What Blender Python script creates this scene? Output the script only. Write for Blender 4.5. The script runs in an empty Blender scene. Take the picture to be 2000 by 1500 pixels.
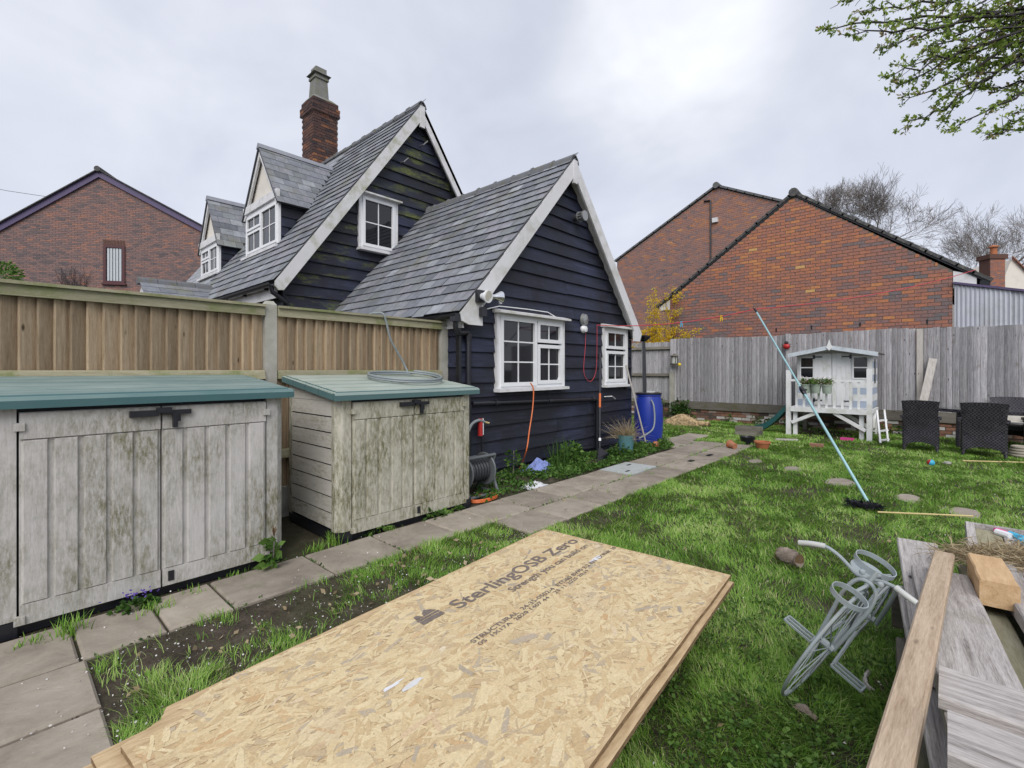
import bpy, math, random
import numpy as np
from mathutils import Vector, Matrix, noise as mnoise

random.seed(7)
rng = np.random.default_rng(7)
S = bpy.context.scene
COL = S.collection

# ------------------------------------------------------------------ camera
# World axes follow the garden: X runs along the cottage wall, Y runs back from it.
C1, C2 = 0.67491, 0.73790
F, HZ, CAMH = 930.0, 722.0, 1.5
cam = bpy.data.cameras.new('camera')
cam.sensor_width = 36.0
cam.lens = 36.0 * F / 2000.0
cam.shift_y = -(750.0 - HZ) / 2000.0
cam.clip_start = 0.05
cam.clip_end = 3000
camo = bpy.data.objects.new('camera', cam)
COL.objects.link(camo)
camo.location = (0, 0, CAMH)
camo.rotation_euler = (math.pi / 2, 0, math.atan2(C1, C2) - math.pi / 2)
S.camera = camo

# ------------------------------------------------------------------ sky and sun (overcast)
SUN_AZ = math.atan2(-0.62, -0.78)      # high cloud-veiled sun behind the camera: every wall facing the camera is evenly lit
SUN_EL = math.radians(43)
PATCH = Vector(((290 / 930) * C1 + C2, -(290 / 930) * C2 + C1, 612 / 930)).normalized()      # thin bright gap in the cloud
SD = Vector((math.cos(SUN_AZ) * math.cos(SUN_EL), math.sin(SUN_AZ) * math.cos(SUN_EL), math.sin(SUN_EL)))
w = bpy.data.worlds.new('World')
S.world = w
w.use_nodes = True
nt = w.node_tree
nt.nodes.clear()
def wn(t, **k):
    n = nt.nodes.new(t)
    for a, b in k.items():
        setattr(n, a, b)
    return n
wo = wn('ShaderNodeOutputWorld')
bg = wn('ShaderNodeBackground')
sky = wn('ShaderNodeTexSky', sky_type='NISHITA', sun_disc=False, sun_elevation=SUN_EL, sun_rotation=math.pi / 2 - SUN_AZ)
skm = wn('ShaderNodeVectorMath', operation='SCALE')
skm.inputs['Scale'].default_value = 0.10
nt.links.new(sky.outputs['Color'], skm.inputs[0])
tc = wn('ShaderNodeTexCoord')
mp = wn('ShaderNodeMapping')
mp.inputs['Scale'].default_value = (1.0, 1.0, 1.5)
nt.links.new(tc.outputs['Generated'], mp.inputs['Vector'])
no = wn('ShaderNodeTexNoise')
no.inputs['Scale'].default_value = 2.7
no.inputs['Detail'].default_value = 4
no.inputs['Roughness'].default_value = 0.58
no.inputs['Distortion'].default_value = 0.35
nt.links.new(mp.outputs['Vector'], no.inputs['Vector'])
rp = wn('ShaderNodeValToRGB')
rp.color_ramp.elements[0].position = 0.30
rp.color_ramp.elements[0].color = (0.368, 0.387, 0.447, 1)
rp.color_ramp.elements[1].position = 0.70
rp.color_ramp.elements[1].color = (0.485, 0.497, 0.548, 1)
nt.links.new(no.outputs['Fac'], rp.inputs['Fac'])
# a thinner, brighter gap in the cloud
dp = wn('ShaderNodeVectorMath', operation='DOT_PRODUCT')
nm = wn('ShaderNodeVectorMath', operation='NORMALIZE')
nt.links.new(tc.outputs['Generated'], nm.inputs[0])
nt.links.new(nm.outputs['Vector'], dp.inputs[0])
dp.inputs[1].default_value = PATCH
gm = wn('ShaderNodeMapRange')
gm.interpolation_type = 'SMOOTHERSTEP'
gm.inputs['From Min'].default_value = 0.970
gm.inputs['From Max'].default_value = 1.0
gm.inputs['To Max'].default_value = 0.21
nt.links.new(dp.outputs['Value'], gm.inputs['Value'])
gmul = wn('ShaderNodeMath', operation='MULTIPLY')
nt.links.new(gm.outputs['Result'], gmul.inputs[0])
nt.links.new(no.outputs['Fac'], gmul.inputs[1])
gl = wn('ShaderNodeVectorMath', operation='SCALE')
gl.inputs[0].default_value = (1.0, 0.96, 0.74)
nt.links.new(gmul.outputs['Value'], gl.inputs['Scale'])
ad = wn('ShaderNodeVectorMath', operation='ADD')
nt.links.new(rp.outputs['Color'], ad.inputs[0])
nt.links.new(gl.outputs['Vector'], ad.inputs[1])
mx = wn('ShaderNodeMix', data_type='RGBA')
mx.inputs['Factor'].default_value = 0.92
nt.links.new(skm.outputs['Vector'], mx.inputs['A'])
nt.links.new(ad.outputs['Vector'], mx.inputs['B'])
nt.links.new(mx.outputs['Result'], bg.inputs['Color'])
nt.links.new(bg.outputs['Background'], wo.inputs['Surface'])

sl = bpy.data.lights.new('sun', 'SUN')
sl.energy = 1.5
sl.angle = math.radians(45)
sl.color = (1.0, 0.97, 0.92)
so = bpy.data.objects.new('sun', sl)
COL.objects.link(so)
so.rotation_euler = (-SD).to_track_quat('-Z', 'Y').to_euler()

S.view_settings.view_transform = 'Standard'
S.view_settings.look = 'None'
S.view_settings.exposure = 0.85
S.view_settings.gamma = 1
S.cycles.max_bounces = 6
S.cycles.transparent_max_bounces = 8
S.cycles.use_denoising = True

# ------------------------------------------------------------------ points in the garden seen through the camera
def ray(px, py):
    a = (px - 1000) / F
    return Vector((a * C1 + C2, -a * C2 + C1, (HZ - py) / F))
def G(px, py, z=0.0):
    r = ray(px, py); k = (z - CAMH) / r.z
    return Vector((r.x * k, r.y * k, z))
def PY(px, py, Y):
    r = ray(px, py); k = Y / r.y
    return Vector((r.x * k, Y, CAMH + r.z * k))
def PX(px, py, X):
    r = ray(px, py); k = X / r.x
    return Vector((X, r.y * k, CAMH + r.z * k))
def PD(px, py, d):                       # at depth d straight ahead
    r = ray(px, py)
    return Vector((r.x * d, r.y * d, CAMH + r.z * d))
def depth(x, y):
    return x * C2 + y * C1
def pxof(x, y):
    return 1000 + F * (x * C1 - y * C2) / np.maximum(depth(x, y), 0.05)

# ------------------------------------------------------------------ materials
MT = {}
class NT:
    def __init__(s, name):
        s.m = bpy.data.materials.new(name)
        s.m.use_nodes = True
        s.t = s.m.node_tree
        s.b = s.t.nodes['Principled BSDF']
        MT[name] = s.m
    def n(s, t, **k):
        o = s.t.nodes.new(t)
        for a, b in k.items():
            setattr(o, a, b)
        return o
    def put(s, sock, v):
        if isinstance(v, bpy.types.NodeSocket):
            s.t.links.new(v, sock)
        elif isinstance(v, (tuple, list)) and len(v) == 3 and sock.type == 'RGBA':
            sock.default_value = (*v, 1)
        else:
            sock.default_value = v
    def obj(s, rand=True, scale=(1, 1, 1), rot=(0, 0, 0)):
        t = s.n('ShaderNodeTexCoord')
        v = t.outputs['Object']
        if rand:
            i = s.n('ShaderNodeObjectInfo')
            q = s.n('ShaderNodeVectorMath', operation='SCALE')
            q.inputs[0].default_value = (37.1, 51.7, 23.3)
            s.put(q.inputs['Scale'], i.outputs['Random'])
            a = s.n('ShaderNodeVectorMath', operation='ADD')
            s.put(a.inputs[0], v); s.put(a.inputs[1], q.outputs['Vector'])
            v = a.outputs['Vector']
        m = s.n('ShaderNodeMapping')
        m.inputs['Scale'].default_value = scale
        m.inputs['Rotation'].default_value = rot
        s.put(m.inputs['Vector'], v)
        return m.outputs['Vector']
    def world(s, scale=(1, 1, 1)):
        g = s.n('ShaderNodeNewGeometry')
        m = s.n('ShaderNodeMapping')
        m.inputs['Scale'].default_value = scale
        s.put(m.inputs['Vector'], g.outputs['Position'])
        return m.outputs['Vector']
    def rnd(s):
        return s.n('ShaderNodeObjectInfo').outputs['Random']
    def attr(s, name, out='Fac'):
        return s.n('ShaderNodeAttribute', attribute_name=name).outputs[out]
    def noise(s, vec, scale, detail=4, rough=0.55, dist=0.0):
        o = s.n('ShaderNodeTexNoise')
        s.put(o.inputs['Vector'], vec)
        o.inputs['Scale'].default_value = scale
        o.inputs['Detail'].default_value = detail
        o.inputs['Roughness'].default_value = rough
        o.inputs['Distortion'].default_value = dist
        return o.outputs['Fac']
    def voro(s, vec, scale, feature='F1', out='Distance', randomness=1.0):
        o = s.n('ShaderNodeTexVoronoi', feature=feature)
        s.put(o.inputs['Vector'], vec)
        o.inputs['Scale'].default_value = scale
        o.inputs['Randomness'].default_value = randomness
        return o.outputs[out]
    def ramp(s, fac, stops, interp='LINEAR'):
        o = s.n('ShaderNodeValToRGB')
        o.color_ramp.interpolation = interp
        e = o.color_ramp.elements
        while len(e) < len(stops):
            e.new(0.5)
        for k, (p, c) in enumerate(stops):
            e[k].position = p
            e[k].color = (*c, 1) if isinstance(c, (tuple, list)) else (c, c, c, 1)
        s.put(o.inputs['Fac'], fac)
        return o.outputs['Color']
    def mix(s, fac, a, b, mode='MIX'):
        o = s.n('ShaderNodeMix', data_type='RGBA', blend_type=mode)
        s.put(o.inputs['Factor'], fac)
        s.put(o.inputs['A'], a); s.put(o.inputs['B'], b)
        return o.outputs['Result']
    def math(s, op, a, b=0.0, clamp=False):
        o = s.n('ShaderNodeMath', operation=op, use_clamp=clamp)
        s.put(o.inputs[0], a); s.put(o.inputs[1], b)
        return o.outputs['Value']
    def bump(s, h, strength=0.3, dist=0.01):
        o = s.n('ShaderNodeBump')
        s.put(o.inputs['Height'], h)
        o.inputs['Strength'].default_value = strength
        o.inputs['Distance'].default_value = dist
        s.put(s.b.inputs['Normal'], o.outputs['Normal'])
    def out(s, col, rough=0.7, spec=0.3, metal=0.0):
        s.put(s.b.inputs['Base Color'], col)
        s.put(s.b.inputs['Roughness'], rough)
        s.b.inputs['Specular IOR Level'].default_value = spec
        s.b.inputs['Metallic'].default_value = metal
        return s.m

def plain(name, col, rough=0.6, spec=0.3, var=0.25, scale=9.0, metal=0.0, bump=0.0, dirt=None):
    t = NT(name)
    v = t.obj()
    f = t.noise(v, scale, 5, 0.6)
    c = t.mix(f, tuple(x * (1 - var) for x in col), tuple(min(1, x * (1 + var)) for x in col))
    if dirt:
        g = t.ramp(t.noise(v, scale * 0.5, 6, 0.65), [(0.48, 0.0), (0.72, 1.0)])
        c = t.mix(g, c, dirt)
    if bump:
        t.bump(t.noise(v, scale * 6, 4), bump, 0.004)
    return t.out(c, rough, spec, metal)

def wood(name, dark, mid, light, axis='z', stretch=14.0, gs=3.0, rough=0.8, knots=True, moss=None, mossamt=0.62, var=0.35, bump=0.35):
    t = NT(name)
    sc = {'x': (1, stretch, stretch), 'y': (stretch, 1, stretch), 'z': (stretch, stretch, 1)}[axis]
    v = t.obj(scale=sc)
    v0 = t.obj()
    g = t.noise(v, gs, 6, 0.62, 0.6)
    fine = t.noise(v, gs * 7, 3, 0.6)
    c = t.ramp(g, [(0.28, dark), (0.5, mid), (0.74, light)])
    c = t.mix(0.35, c, t.ramp(fine, [(0.3, dark), (0.7, light)]))
    if knots:
        sk = {'x': (0.35, 1, 1), 'y': (1, 0.35, 1), 'z': (1, 1, 0.35)}[axis]
        k = t.voro(t.obj(scale=sk), 8.0)
        km = t.ramp(k, [(0.035, 1.0), (0.10, 0.0)])
        c = t.mix(km, c, tuple(x * 0.35 for x in dark))
    # boards differ from one another
    vv = t.ramp(t.rnd(), [(0.0, 1 - var), (1.0, 1 + var * 0.6)])
    c = t.mix(1.0, c, vv, 'MULTIPLY')
    if moss:
        mm = t.ramp(t.noise(v0, 2.3, 7, 0.7), [(mossamt, 0.0), (mossamt + 0.16, 0.85)])
        c = t.mix(mm, c, moss)
    t.bump(t.math('ADD', g, t.math('MULTIPLY', fine, 0.6)), bump, 0.006)
    return t.out(c, rough, 0.2)

wood('fence_timber', (0.21, 0.145, 0.085), (0.38, 0.285, 0.185), (0.50, 0.40, 0.285), 'z', moss=(0.25, 0.23, 0.14), mossamt=0.6, var=0.34)
wood('fence_rail', (0.23, 0.215, 0.125), (0.36, 0.335, 0.225), (0.46, 0.43, 0.32), 'x', moss=(0.13, 0.17, 0.04), mossamt=0.5, knots=False)
wood('grey_fence', (0.10, 0.095, 0.097), (0.38, 0.37, 0.385), (0.62, 0.61, 0.64), 'z', stretch=16, gs=4.2, bump=0.7, moss=(0.15, 0.125, 0.10), mossamt=0.6, var=0.32)
wood('grey_rail', (0.10, 0.09, 0.075), (0.19, 0.175, 0.15), (0.27, 0.25, 0.22), 'y', moss=(0.09, 0.09, 0.04), mossamt=0.5)
wood('grey_plank', (0.13, 0.11, 0.10), (0.40, 0.37, 0.355), (0.60, 0.575, 0.56), 'x', stretch=13, gs=4.0, bump=0.7, moss=(0.25, 0.23, 0.17), mossamt=0.6, var=0.2)
wood('green_plank', (0.16, 0.15, 0.09), (0.31, 0.29, 0.19), (0.42, 0.40, 0.30), 'x', stretch=11, moss=(0.14, 0.16, 0.06), mossamt=0.52, var=0.25)
wood('tan_plank', (0.24, 0.17, 0.11), (0.42, 0.325, 0.235), (0.55, 0.445, 0.335), 'x', stretch=10, gs=3.6, bump=0.6, var=0.15)
wood('new_timber', (0.36, 0.22, 0.11), (0.55, 0.37, 0.20), (0.65, 0.47, 0.29), 'x', stretch=9, gs=3.0, var=0.1)
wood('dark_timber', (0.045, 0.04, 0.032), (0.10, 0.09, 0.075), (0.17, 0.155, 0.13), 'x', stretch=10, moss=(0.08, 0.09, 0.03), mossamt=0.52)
wood('pale_timber_upright', (0.30, 0.27, 0.24), (0.45, 0.42, 0.39), (0.58, 0.55, 0.52), 'z', stretch=12, var=0.12)

# black weatherboard, sun-faded and mossy in places
def weatherboard(name, mossy):
    t = NT(name)
    v = t.obj(scale=(1, 12, 12)); v0 = t.obj(); vw = t.world()
    g = t.noise(v, 2.4, 6, 0.65, 0.4)
    c = t.ramp(g, [(0.25, (0.006, 0.007, 0.011)), (0.55, (0.012, 0.013, 0.022)), (0.82, (0.034, 0.037, 0.058))])
    fade = t.ramp(t.noise(vw, 0.9, 5, 0.6), [(0.42, 0.0), (0.66, 0.75)])
    c = t.mix(fade, c, t.ramp(g, [(0.3, (0.011, 0.015, 0.036)), (0.7, (0.050, 0.060, 0.118))]))
    scuff = t.ramp(t.noise(t.obj(scale=(2.2, 1, 3)), 4.5, 8, 0.72), [(0.70, 0.0), (0.80, 0.30)])
    c = t.mix(scuff, c, (0.16, 0.17, 0.22))
    if mossy:
        m = t.ramp(t.noise(t.obj(scale=(1, 1, 3.2)), 1.25, 7, 0.66), [(0.53, 0.0), (0.68, 0.85)])
        c = t.mix(m, c, t.ramp(t.noise(v0, 30, 3), [(0.3, (0.045, 0.06, 0.016)), (0.7, (0.15, 0.17, 0.035))]))
    vv = t.ramp(t.rnd(), [(0.0, 0.72), (1.0, 1.25)])
    c = t.mix(1.0, c, vv, 'MULTIPLY')
    t.bump(g, 0.55, 0.006)
    return t.out(c, t.ramp(g, [(0.3, 0.52), (0.7, 0.72)]), 0.38)
weatherboard('black_board', False)
weatherboard('black_board_mossy', True)

def slate(name):
    t = NT(name)
    v = t.obj(); vw = t.world()
    base = t.ramp(t.rnd(), [(0.0, (0.115, 0.122, 0.140)), (0.35, (0.18, 0.192, 0.218)), (0.6, (0.205, 0.207, 0.232)), (0.85, (0.15, 0.163, 0.172)), (1.0, (0.30, 0.315, 0.345))])
    n1 = t.noise(v, 7, 6, 0.65)
    c = t.mix(1.0, base, t.ramp(n1, [(0.2, 0.62), (0.8, 1.32)]), 'MULTIPLY')
    streak = t.ramp(t.noise(t.world((1.6, 7, 1.6)), 1.1, 6, 0.65), [(0.56, 0.0), (0.74, 0.55)])
    c = t.mix(streak, c, (0.055, 0.05, 0.06))
    lich = t.ramp(t.noise(vw, 1.3, 8, 0.74), [(0.52, 0.0), (0.70, 0.6)])
    c = t.mix(lich, c, (0.15, 0.152, 0.085))
    t.bump(t.noise(v, 26, 5, 0.6), 0.35, 0.004)
    return t.out(c, 0.52, 0.42)
slate('slate')
plain('ridge_tile', (0.125, 0.13, 0.145), 0.7, 0.3, 0.4, 14, dirt=(0.10, 0.095, 0.05), bump=0.3)
plain('lead', (0.22, 0.23, 0.26), 0.55, 0.4, 0.25, 8)
plain('white_paint', (0.66, 0.66, 0.68), 0.55, 0.35, 0.10, 6, dirt=(0.42, 0.42, 0.38), bump=0.15)
plain('white_paint_mossy', (0.62, 0.62, 0.63), 0.6, 0.3, 0.12, 5, dirt=(0.30, 0.31, 0.20), bump=0.2)
plain('cream_render', (0.70, 0.66, 0.60), 0.8, 0.2, 0.06, 5, dirt=(0.60, 0.57, 0.52))
plain('white_plastic', (0.74, 0.75, 0.77), 0.32, 0.5, 0.04, 5)
plain('black_plastic', (0.012, 0.013, 0.018), 0.32, 0.5, 0.3, 8)
plain('dark_plastic', (0.035, 0.038, 0.045), 0.5, 0.4, 0.3, 8)
plain('grey_plastic', (0.12, 0.13, 0.14), 0.45, 0.4, 0.25, 9)
plain('mortar', (0.30, 0.275, 0.26), 0.9, 0.15, 0.2, 18)
plain('mortar_dark', (0.17, 0.145, 0.125), 0.9, 0.15, 0.25, 18)
plain('dark_room', (0.012, 0.012, 0.014), 0.9, 0.1)
plain('curtain', (0.48, 0.52, 0.55), 0.9, 0.1, 0.15, 12)
plain('maroon_paint', (0.075, 0.022, 0.026), 0.45, 0.4, 0.2)
plain('purple_paint', (0.085, 0.065, 0.140), 0.5, 0.4, 0.2)
plain('terracotta', (0.42, 0.15, 0.07), 0.8, 0.2, 0.2, 10, dirt=(0.30, 0.17, 0.11), bump=0.2)
plain('blue_plastic', (0.012, 0.035, 0.30), 0.38, 0.5, 0.18, 4)
plain('teal_pot', (0.085, 0.20, 0.22), 0.5, 0.4, 0.15, 6)
plain('orange_plastic', (0.60, 0.14, 0.035), 0.45, 0.4, 0.15)
plain('red_plastic', (0.42, 0.025, 0.025), 0.45, 0.4, 0.15)
plain('red_cord', (0.50, 0.06, 0.08), 0.6, 0.3, 0.1)
plain('pale_blue_metal', (0.30, 0.50, 0.54), 0.4, 0.5, 0.12, 6)
plain('hose_grey', (0.22, 0.25, 0.26), 0.45, 0.4, 0.15)
plain('hose_pale', (0.45, 0.46, 0.44), 0.45, 0.4, 0.15)
plain('bike_paint', (0.28, 0.32, 0.335), 0.5, 0.4, 0.18, 14, dirt=(0.24, 0.25, 0.23), bump=0.2)
plain('yellow', (0.72, 0.52, 0.02), 0.6, 0.3, 0.25, 12)
plain('cane', (0.52, 0.42, 0.20), 0.6, 0.3, 0.2, 12)
plain('straw', (0.40, 0.33, 0.17), 0.85, 0.2, 0.35, 30)
plain('dead_grass', (0.30, 0.24, 0.14), 0.85, 0.2, 0.35, 30)
plain('sawdust', (0.42, 0.31, 0.18), 0.9, 0.1, 0.45, 25, bump=0.5)
plain('bark', (0.10, 0.08, 0.065), 0.9, 0.15, 0.5, 16, bump=0.6)
plain('log_bark', (0.23, 0.19, 0.16), 0.9, 0.15, 0.7, 26, bump=1.0, dirt=(0.08, 0.06, 0.05))
plain('log_end', (0.13, 0.085, 0.05), 0.9, 0.15, 0.4, 20)
plain('twig', (0.19, 0.17, 0.155), 0.9, 0.15, 0.25, 10)
plain('twig_dark', (0.045, 0.04, 0.042), 0.85, 0.2, 0.3, 10)
plain('blue_cloth', (0.20, 0.25, 0.52), 0.85, 0.2, 0.25, 12)
plain('white_film', (0.62, 0.63, 0.66), 0.35, 0.5, 0.1, 12)
plain('pink_plastic', (0.62, 0.06, 0.26), 0.4, 0.4, 0.1)
plain('cyan_plastic', (0.05, 0.40, 0.62), 0.4, 0.4, 0.1)
plain('pewter', (0.30, 0.31, 0.31), 0.35, 0.5, 0.25, 8, metal=0.5)
plain('chrome', (0.75, 0.76, 0.78), 0.14, 0.5, 0.05, 5, metal=0.95)
plain('lamp_glass', (0.55, 0.53, 0.46), 0.2, 0.5, 0.15, 20)
plain('cushion', (0.62, 0.60, 0.55), 0.9, 0.1, 0.1)
plain('corrugated', (0.47, 0.49, 0.54), 0.45, 0.4, 0.14, 4, metal=0.15, dirt=(0.36, 0.36, 0.38))
plain('concrete_tile', (0.075, 0.075, 0.078), 0.85, 0.2, 0.45, 22, bump=0.4, dirt=(0.17, 0.165, 0.145))
plain('red_tile', (0.30, 0.14, 0.10), 0.8, 0.2, 0.25, 14)
plain('chimney_stone', (0.20, 0.20, 0.19), 0.85, 0.2, 0.4, 10, dirt=(0.15, 0.16, 0.06), bump=0.4)
plain('playhouse_white', (0.74, 0.75, 0.765), 0.6, 0.3, 0.08, 6, dirt=(0.50, 0.50, 0.44), bump=0.1)
plain('playhouse_blue', (0.36, 0.42, 0.52), 0.6, 0.3, 0.1, 6)
plain('playhouse_roof', (0.55, 0.60, 0.66), 0.6, 0.3, 0.15, 6, dirt=(0.30, 0.33, 0.35))
plain('sage_plastic', (0.33, 0.39, 0.33), 0.5, 0.4, 0.1)
plain('slide_green', (0.018, 0.085, 0.085), 0.4, 0.45, 0.2)
plain('black_bristle', (0.008, 0.008, 0.014), 0.8, 0.2, 0.3)
plain('ink', (0.17, 0.14, 0.125), 0.8, 0.15, 0.5, 60)
plain('beige_hose', (0.34, 0.31, 0.26), 0.7, 0.3, 0.2, 12)
plain('drain_metal', (0.42, 0.45, 0.45), 0.5, 0.4, 0.18, 10, dirt=(0.33, 0.34, 0.32))

t = NT('concrete_post'); v = t.obj()
c = t.ramp(t.noise(v, 5, 6, 0.6), [(0.3, (0.27, 0.265, 0.225)), (0.7, (0.42, 0.41, 0.37))])
pits = t.ramp(t.voro(v, 55), [(0.05, 1.0), (0.16, 0.0)])
c = t.mix(t.math('MULTIPLY', pits, 0.7), c, (0.12, 0.12, 0.10))
t.bump(t.noise(v, 60, 4), 0.3, 0.004); t.out(c, 0.9, 0.2)

t = NT('paving'); v = t.obj()
c = t.ramp(t.noise(v, 3.2, 8, 0.68, 0.5), [(0.25, (0.175, 0.150, 0.122)), (0.5, (0.285, 0.248, 0.205)), (0.75, (0.385, 0.342, 0.290))])
c = t.mix(t.ramp(t.noise(v, 1.9, 7, 0.7), [(0.58, 0.0), (0.74, 0.55)]), c, (0.14, 0.135, 0.075))
c = t.mix(1.0, c, t.ramp(t.rnd(), [(0, 0.85), (1, 1.12)]), 'MULTIPLY')
t.bump(t.noise(t.obj(scale=(1, 2.2, 1)), 8, 8, 0.7, 1.2), 0.55, 0.012); t.out(c, 0.85, 0.25)

t = NT('earth'); v = t.world()
c = t.ramp(t.noise(v, 5.0, 8, 0.68), [(0.3, (0.038, 0.031, 0.025)), (0.55, (0.085, 0.069, 0.055)), (0.75, (0.155, 0.130, 0.108))])
c = t.mix(t.ramp(t.noise(v, 0.8, 6, 0.6), [(0.42, 0.0), (0.62, 0.4)]), c, (0.045, 0.062, 0.018))
t.bump(t.noise(v, 30, 6, 0.7), 0.9, 0.02); t.out(c, 0.95, 0.1)

def blade(name, stops, transl=0.25):
    t = NT(name)
    c = t.ramp(t.attr('tone'), stops)
    t.out(c, 0.6, 0.25)
    tr = t.n('ShaderNodeBsdfTranslucent'); t.put(tr.inputs['Color'], c)
    mxs = t.n('ShaderNodeMixShader'); mxs.inputs['Fac'].default_value = transl
    t.t.links.new(t.b.outputs['BSDF'], mxs.inputs[1]); t.t.links.new(tr.outputs['BSDF'], mxs.inputs[2])
    t.t.links.new(mxs.outputs['Shader'], t.t.nodes['Material Output'].inputs['Surface'])
blade('grass_blade', [(0.0, (0.070, 0.155, 0.022)), (0.35, (0.155, 0.315, 0.040)), (0.7, (0.275, 0.455, 0.085)), (0.9, (0.45, 0.58, 0.20)), (1.0, (0.58, 0.52, 0.31))], 0.35)
blade('weed_leaf', [(0.0, (0.025, 0.060, 0.012)), (0.5, (0.065, 0.145, 0.025)), (1.0, (0.16, 0.27, 0.06))], 0.3)
blade('spring_leaf', [(0.0, (0.11, 0.18, 0.03)), (0.5, (0.23, 0.34, 0.06)), (0.85, (0.40, 0.49, 0.13)), (1.0, (0.23, 0.15, 0.09))], 0.4)
blade('forsythia_flower', [(0.0, (0.55, 0.36, 0.01)), (1.0, (0.90, 0.70, 0.05))], 0.35)
blade('petal', [(0.0, (0.55, 0.52, 0.50)), (1.0, (0.80, 0.78, 0.76))], 0.2)
blade('violet_flower', [(0.0, (0.08, 0.04, 0.30)), (1.0, (0.22, 0.14, 0.55))], 0.3)
blade('dry_leaf', [(0.0, (0.22, 0.16, 0.09)), (1.0, (0.48, 0.40, 0.26))], 0.25)

def brickmat(name, stops):
    t = NT(name); v = t.obj(False)
    c = t.ramp(t.attr('tone'), stops)
    c = t.mix(1.0, c, t.ramp(t.noise(t.world(), 22, 5, 0.65), [(0.2, 0.68), (0.8, 1.28)]), 'MULTIPLY')
    c = t.mix(t.ramp(t.noise(t.world(), 2.0, 6, 0.7), [(0.6, 0.0), (0.78, 0.4)]), c, (0.20, 0.18, 0.17))
    t.bump(t.noise(t.world(), 70, 4, 0.6), 0.4, 0.004)
    t.out(c, 0.85, 0.2)
brickmat('brick_red', [(0.0, (0.165, 0.145, 0.150)), (0.2, (0.20, 0.145, 0.145)), (0.4, (0.285, 0.148, 0.122)), (0.65, (0.365, 0.160, 0.108)), (0.85, (0.42, 0.175, 0.098)), (0.97, (0.50, 0.23, 0.10)), (1.0, (0.55, 0.34, 0.14))])
brickmat('brick_purple', [(0.0, (0.125, 0.105, 0.112)), (0.3, (0.195, 0.138, 0.135)), (0.6, (0.265, 0.155, 0.135)), (0.9, (0.33, 0.165, 0.12)), (0.96, (0.44, 0.19, 0.08)), (1.0, (0.50, 0.26, 0.11))])
brickmat('brick_old', [(0.0, (0.045, 0.036, 0.040)), (0.45, (0.10, 0.058, 0.050)), (0.75, (0.185, 0.085, 0.055)), (1.0, (0.30, 0.14, 0.065))])
brickmat('brick_wall_low', [(0.0, (0.10, 0.08, 0.07)), (0.4, (0.24, 0.13, 0.09)), (0.7, (0.30, 0.16, 0.11)), (0.85, (0.45, 0.42, 0.39)), (1.0, (0.55, 0.53, 0.51))])

t = NT('window_glass'); v = t.world()
t.out((0.012, 0.013, 0.017), 0.04, 0.6)
t.bump(t.noise(v, 1.4, 2), 0.02, 0.02)

def shed_skin(name, c0, c1, amt, lo):
    """moulded plastic with streaky algae; amt scales the stain"""
    t = NT(name); v = t.obj(); vs = t.obj(scale=(1, 1, 0.30))
    grain = t.noise(t.obj(scale=(16, 16, 1.6)), 2.2, 5, 0.6, 1.6)
    c = t.mix(t.noise(v, 3, 4), c0, c1)
    patch = t.ramp(t.noise(t.world((1.5, 1.5, 0.75)), 1.9, 7, 0.70), [(lo, 0.05), (lo + 0.26, 1.0)])
    speck = t.ramp(t.noise(t.world((1, 1, 0.30)), 42, 8, 0.82), [(0.38, 0.10), (0.58, 1.0)])
    c = t.mix(t.math('MULTIPLY', t.math('MULTIPLY', patch, speck), amt), c, t.mix(t.noise(v, 12, 3), (0.075, 0.072, 0.022), (0.165, 0.155, 0.075)))
    t.bump(t.math('ADD', grain, t.math('MULTIPLY', t.noise(v, 60, 3), 0.3)), 0.5, 0.006); t.out(c, 0.6, 0.3)
shed_skin('shed_plastic', (0.45, 0.435, 0.425), (0.55, 0.53, 0.515), 0.95, 0.38)
shed_skin('shed_plastic_green', (0.48, 0.46, 0.39), (0.58, 0.555, 0.48), 0.97, 0.33)
t = NT('shed_plastic_side'); v = t.obj(); vs = t.obj(scale=(1, 1, 3.0))
grain = t.noise(t.obj(scale=(1.6, 1.6, 16)), 2.6, 5, 0.6, 1.8)
c = t.mix(t.noise(v, 3, 4), (0.44, 0.42, 0.38), (0.55, 0.53, 0.49))
fl = t.math('MULTIPLY', t.ramp(t.noise(vs, 14, 8, 0.75), [(0.45, 0.0), (0.62, 1.0)]), t.ramp(t.noise(v, 1.6, 4, 0.6), [(0.4, 0.0), (0.66, 1.0)]))
c = t.mix(t.math('MULTIPLY', fl, 0.75), c, (0.16, 0.145, 0.055))
t.bump(grain, 0.6, 0.007); t.out(c, 0.62, 0.3)

def lid_skin(name, lo, hi, k):
    t = NT(name); v = t.obj()
    c = t.mix(t.noise(v, 2, 4), (0.022, 0.085, 0.098), (0.040, 0.118, 0.128))
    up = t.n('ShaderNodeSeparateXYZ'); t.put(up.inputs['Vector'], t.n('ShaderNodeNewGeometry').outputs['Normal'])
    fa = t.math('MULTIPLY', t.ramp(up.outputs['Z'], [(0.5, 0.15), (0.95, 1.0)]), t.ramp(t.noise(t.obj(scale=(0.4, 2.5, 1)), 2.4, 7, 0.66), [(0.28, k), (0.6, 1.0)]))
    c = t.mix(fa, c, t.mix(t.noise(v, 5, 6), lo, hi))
    t.bump(t.noise(t.obj(scale=(1, 12, 12)), 3, 4), 0.25, 0.004); t.out(c, 0.55, 0.35)
lid_skin('shed_lid', (0.13, 0.20, 0.19), (0.30, 0.36, 0.33), 0.45)
lid_skin('shed_lid_pale', (0.26, 0.31, 0.26), (0.46, 0.50, 0.45), 0.7)

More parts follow.
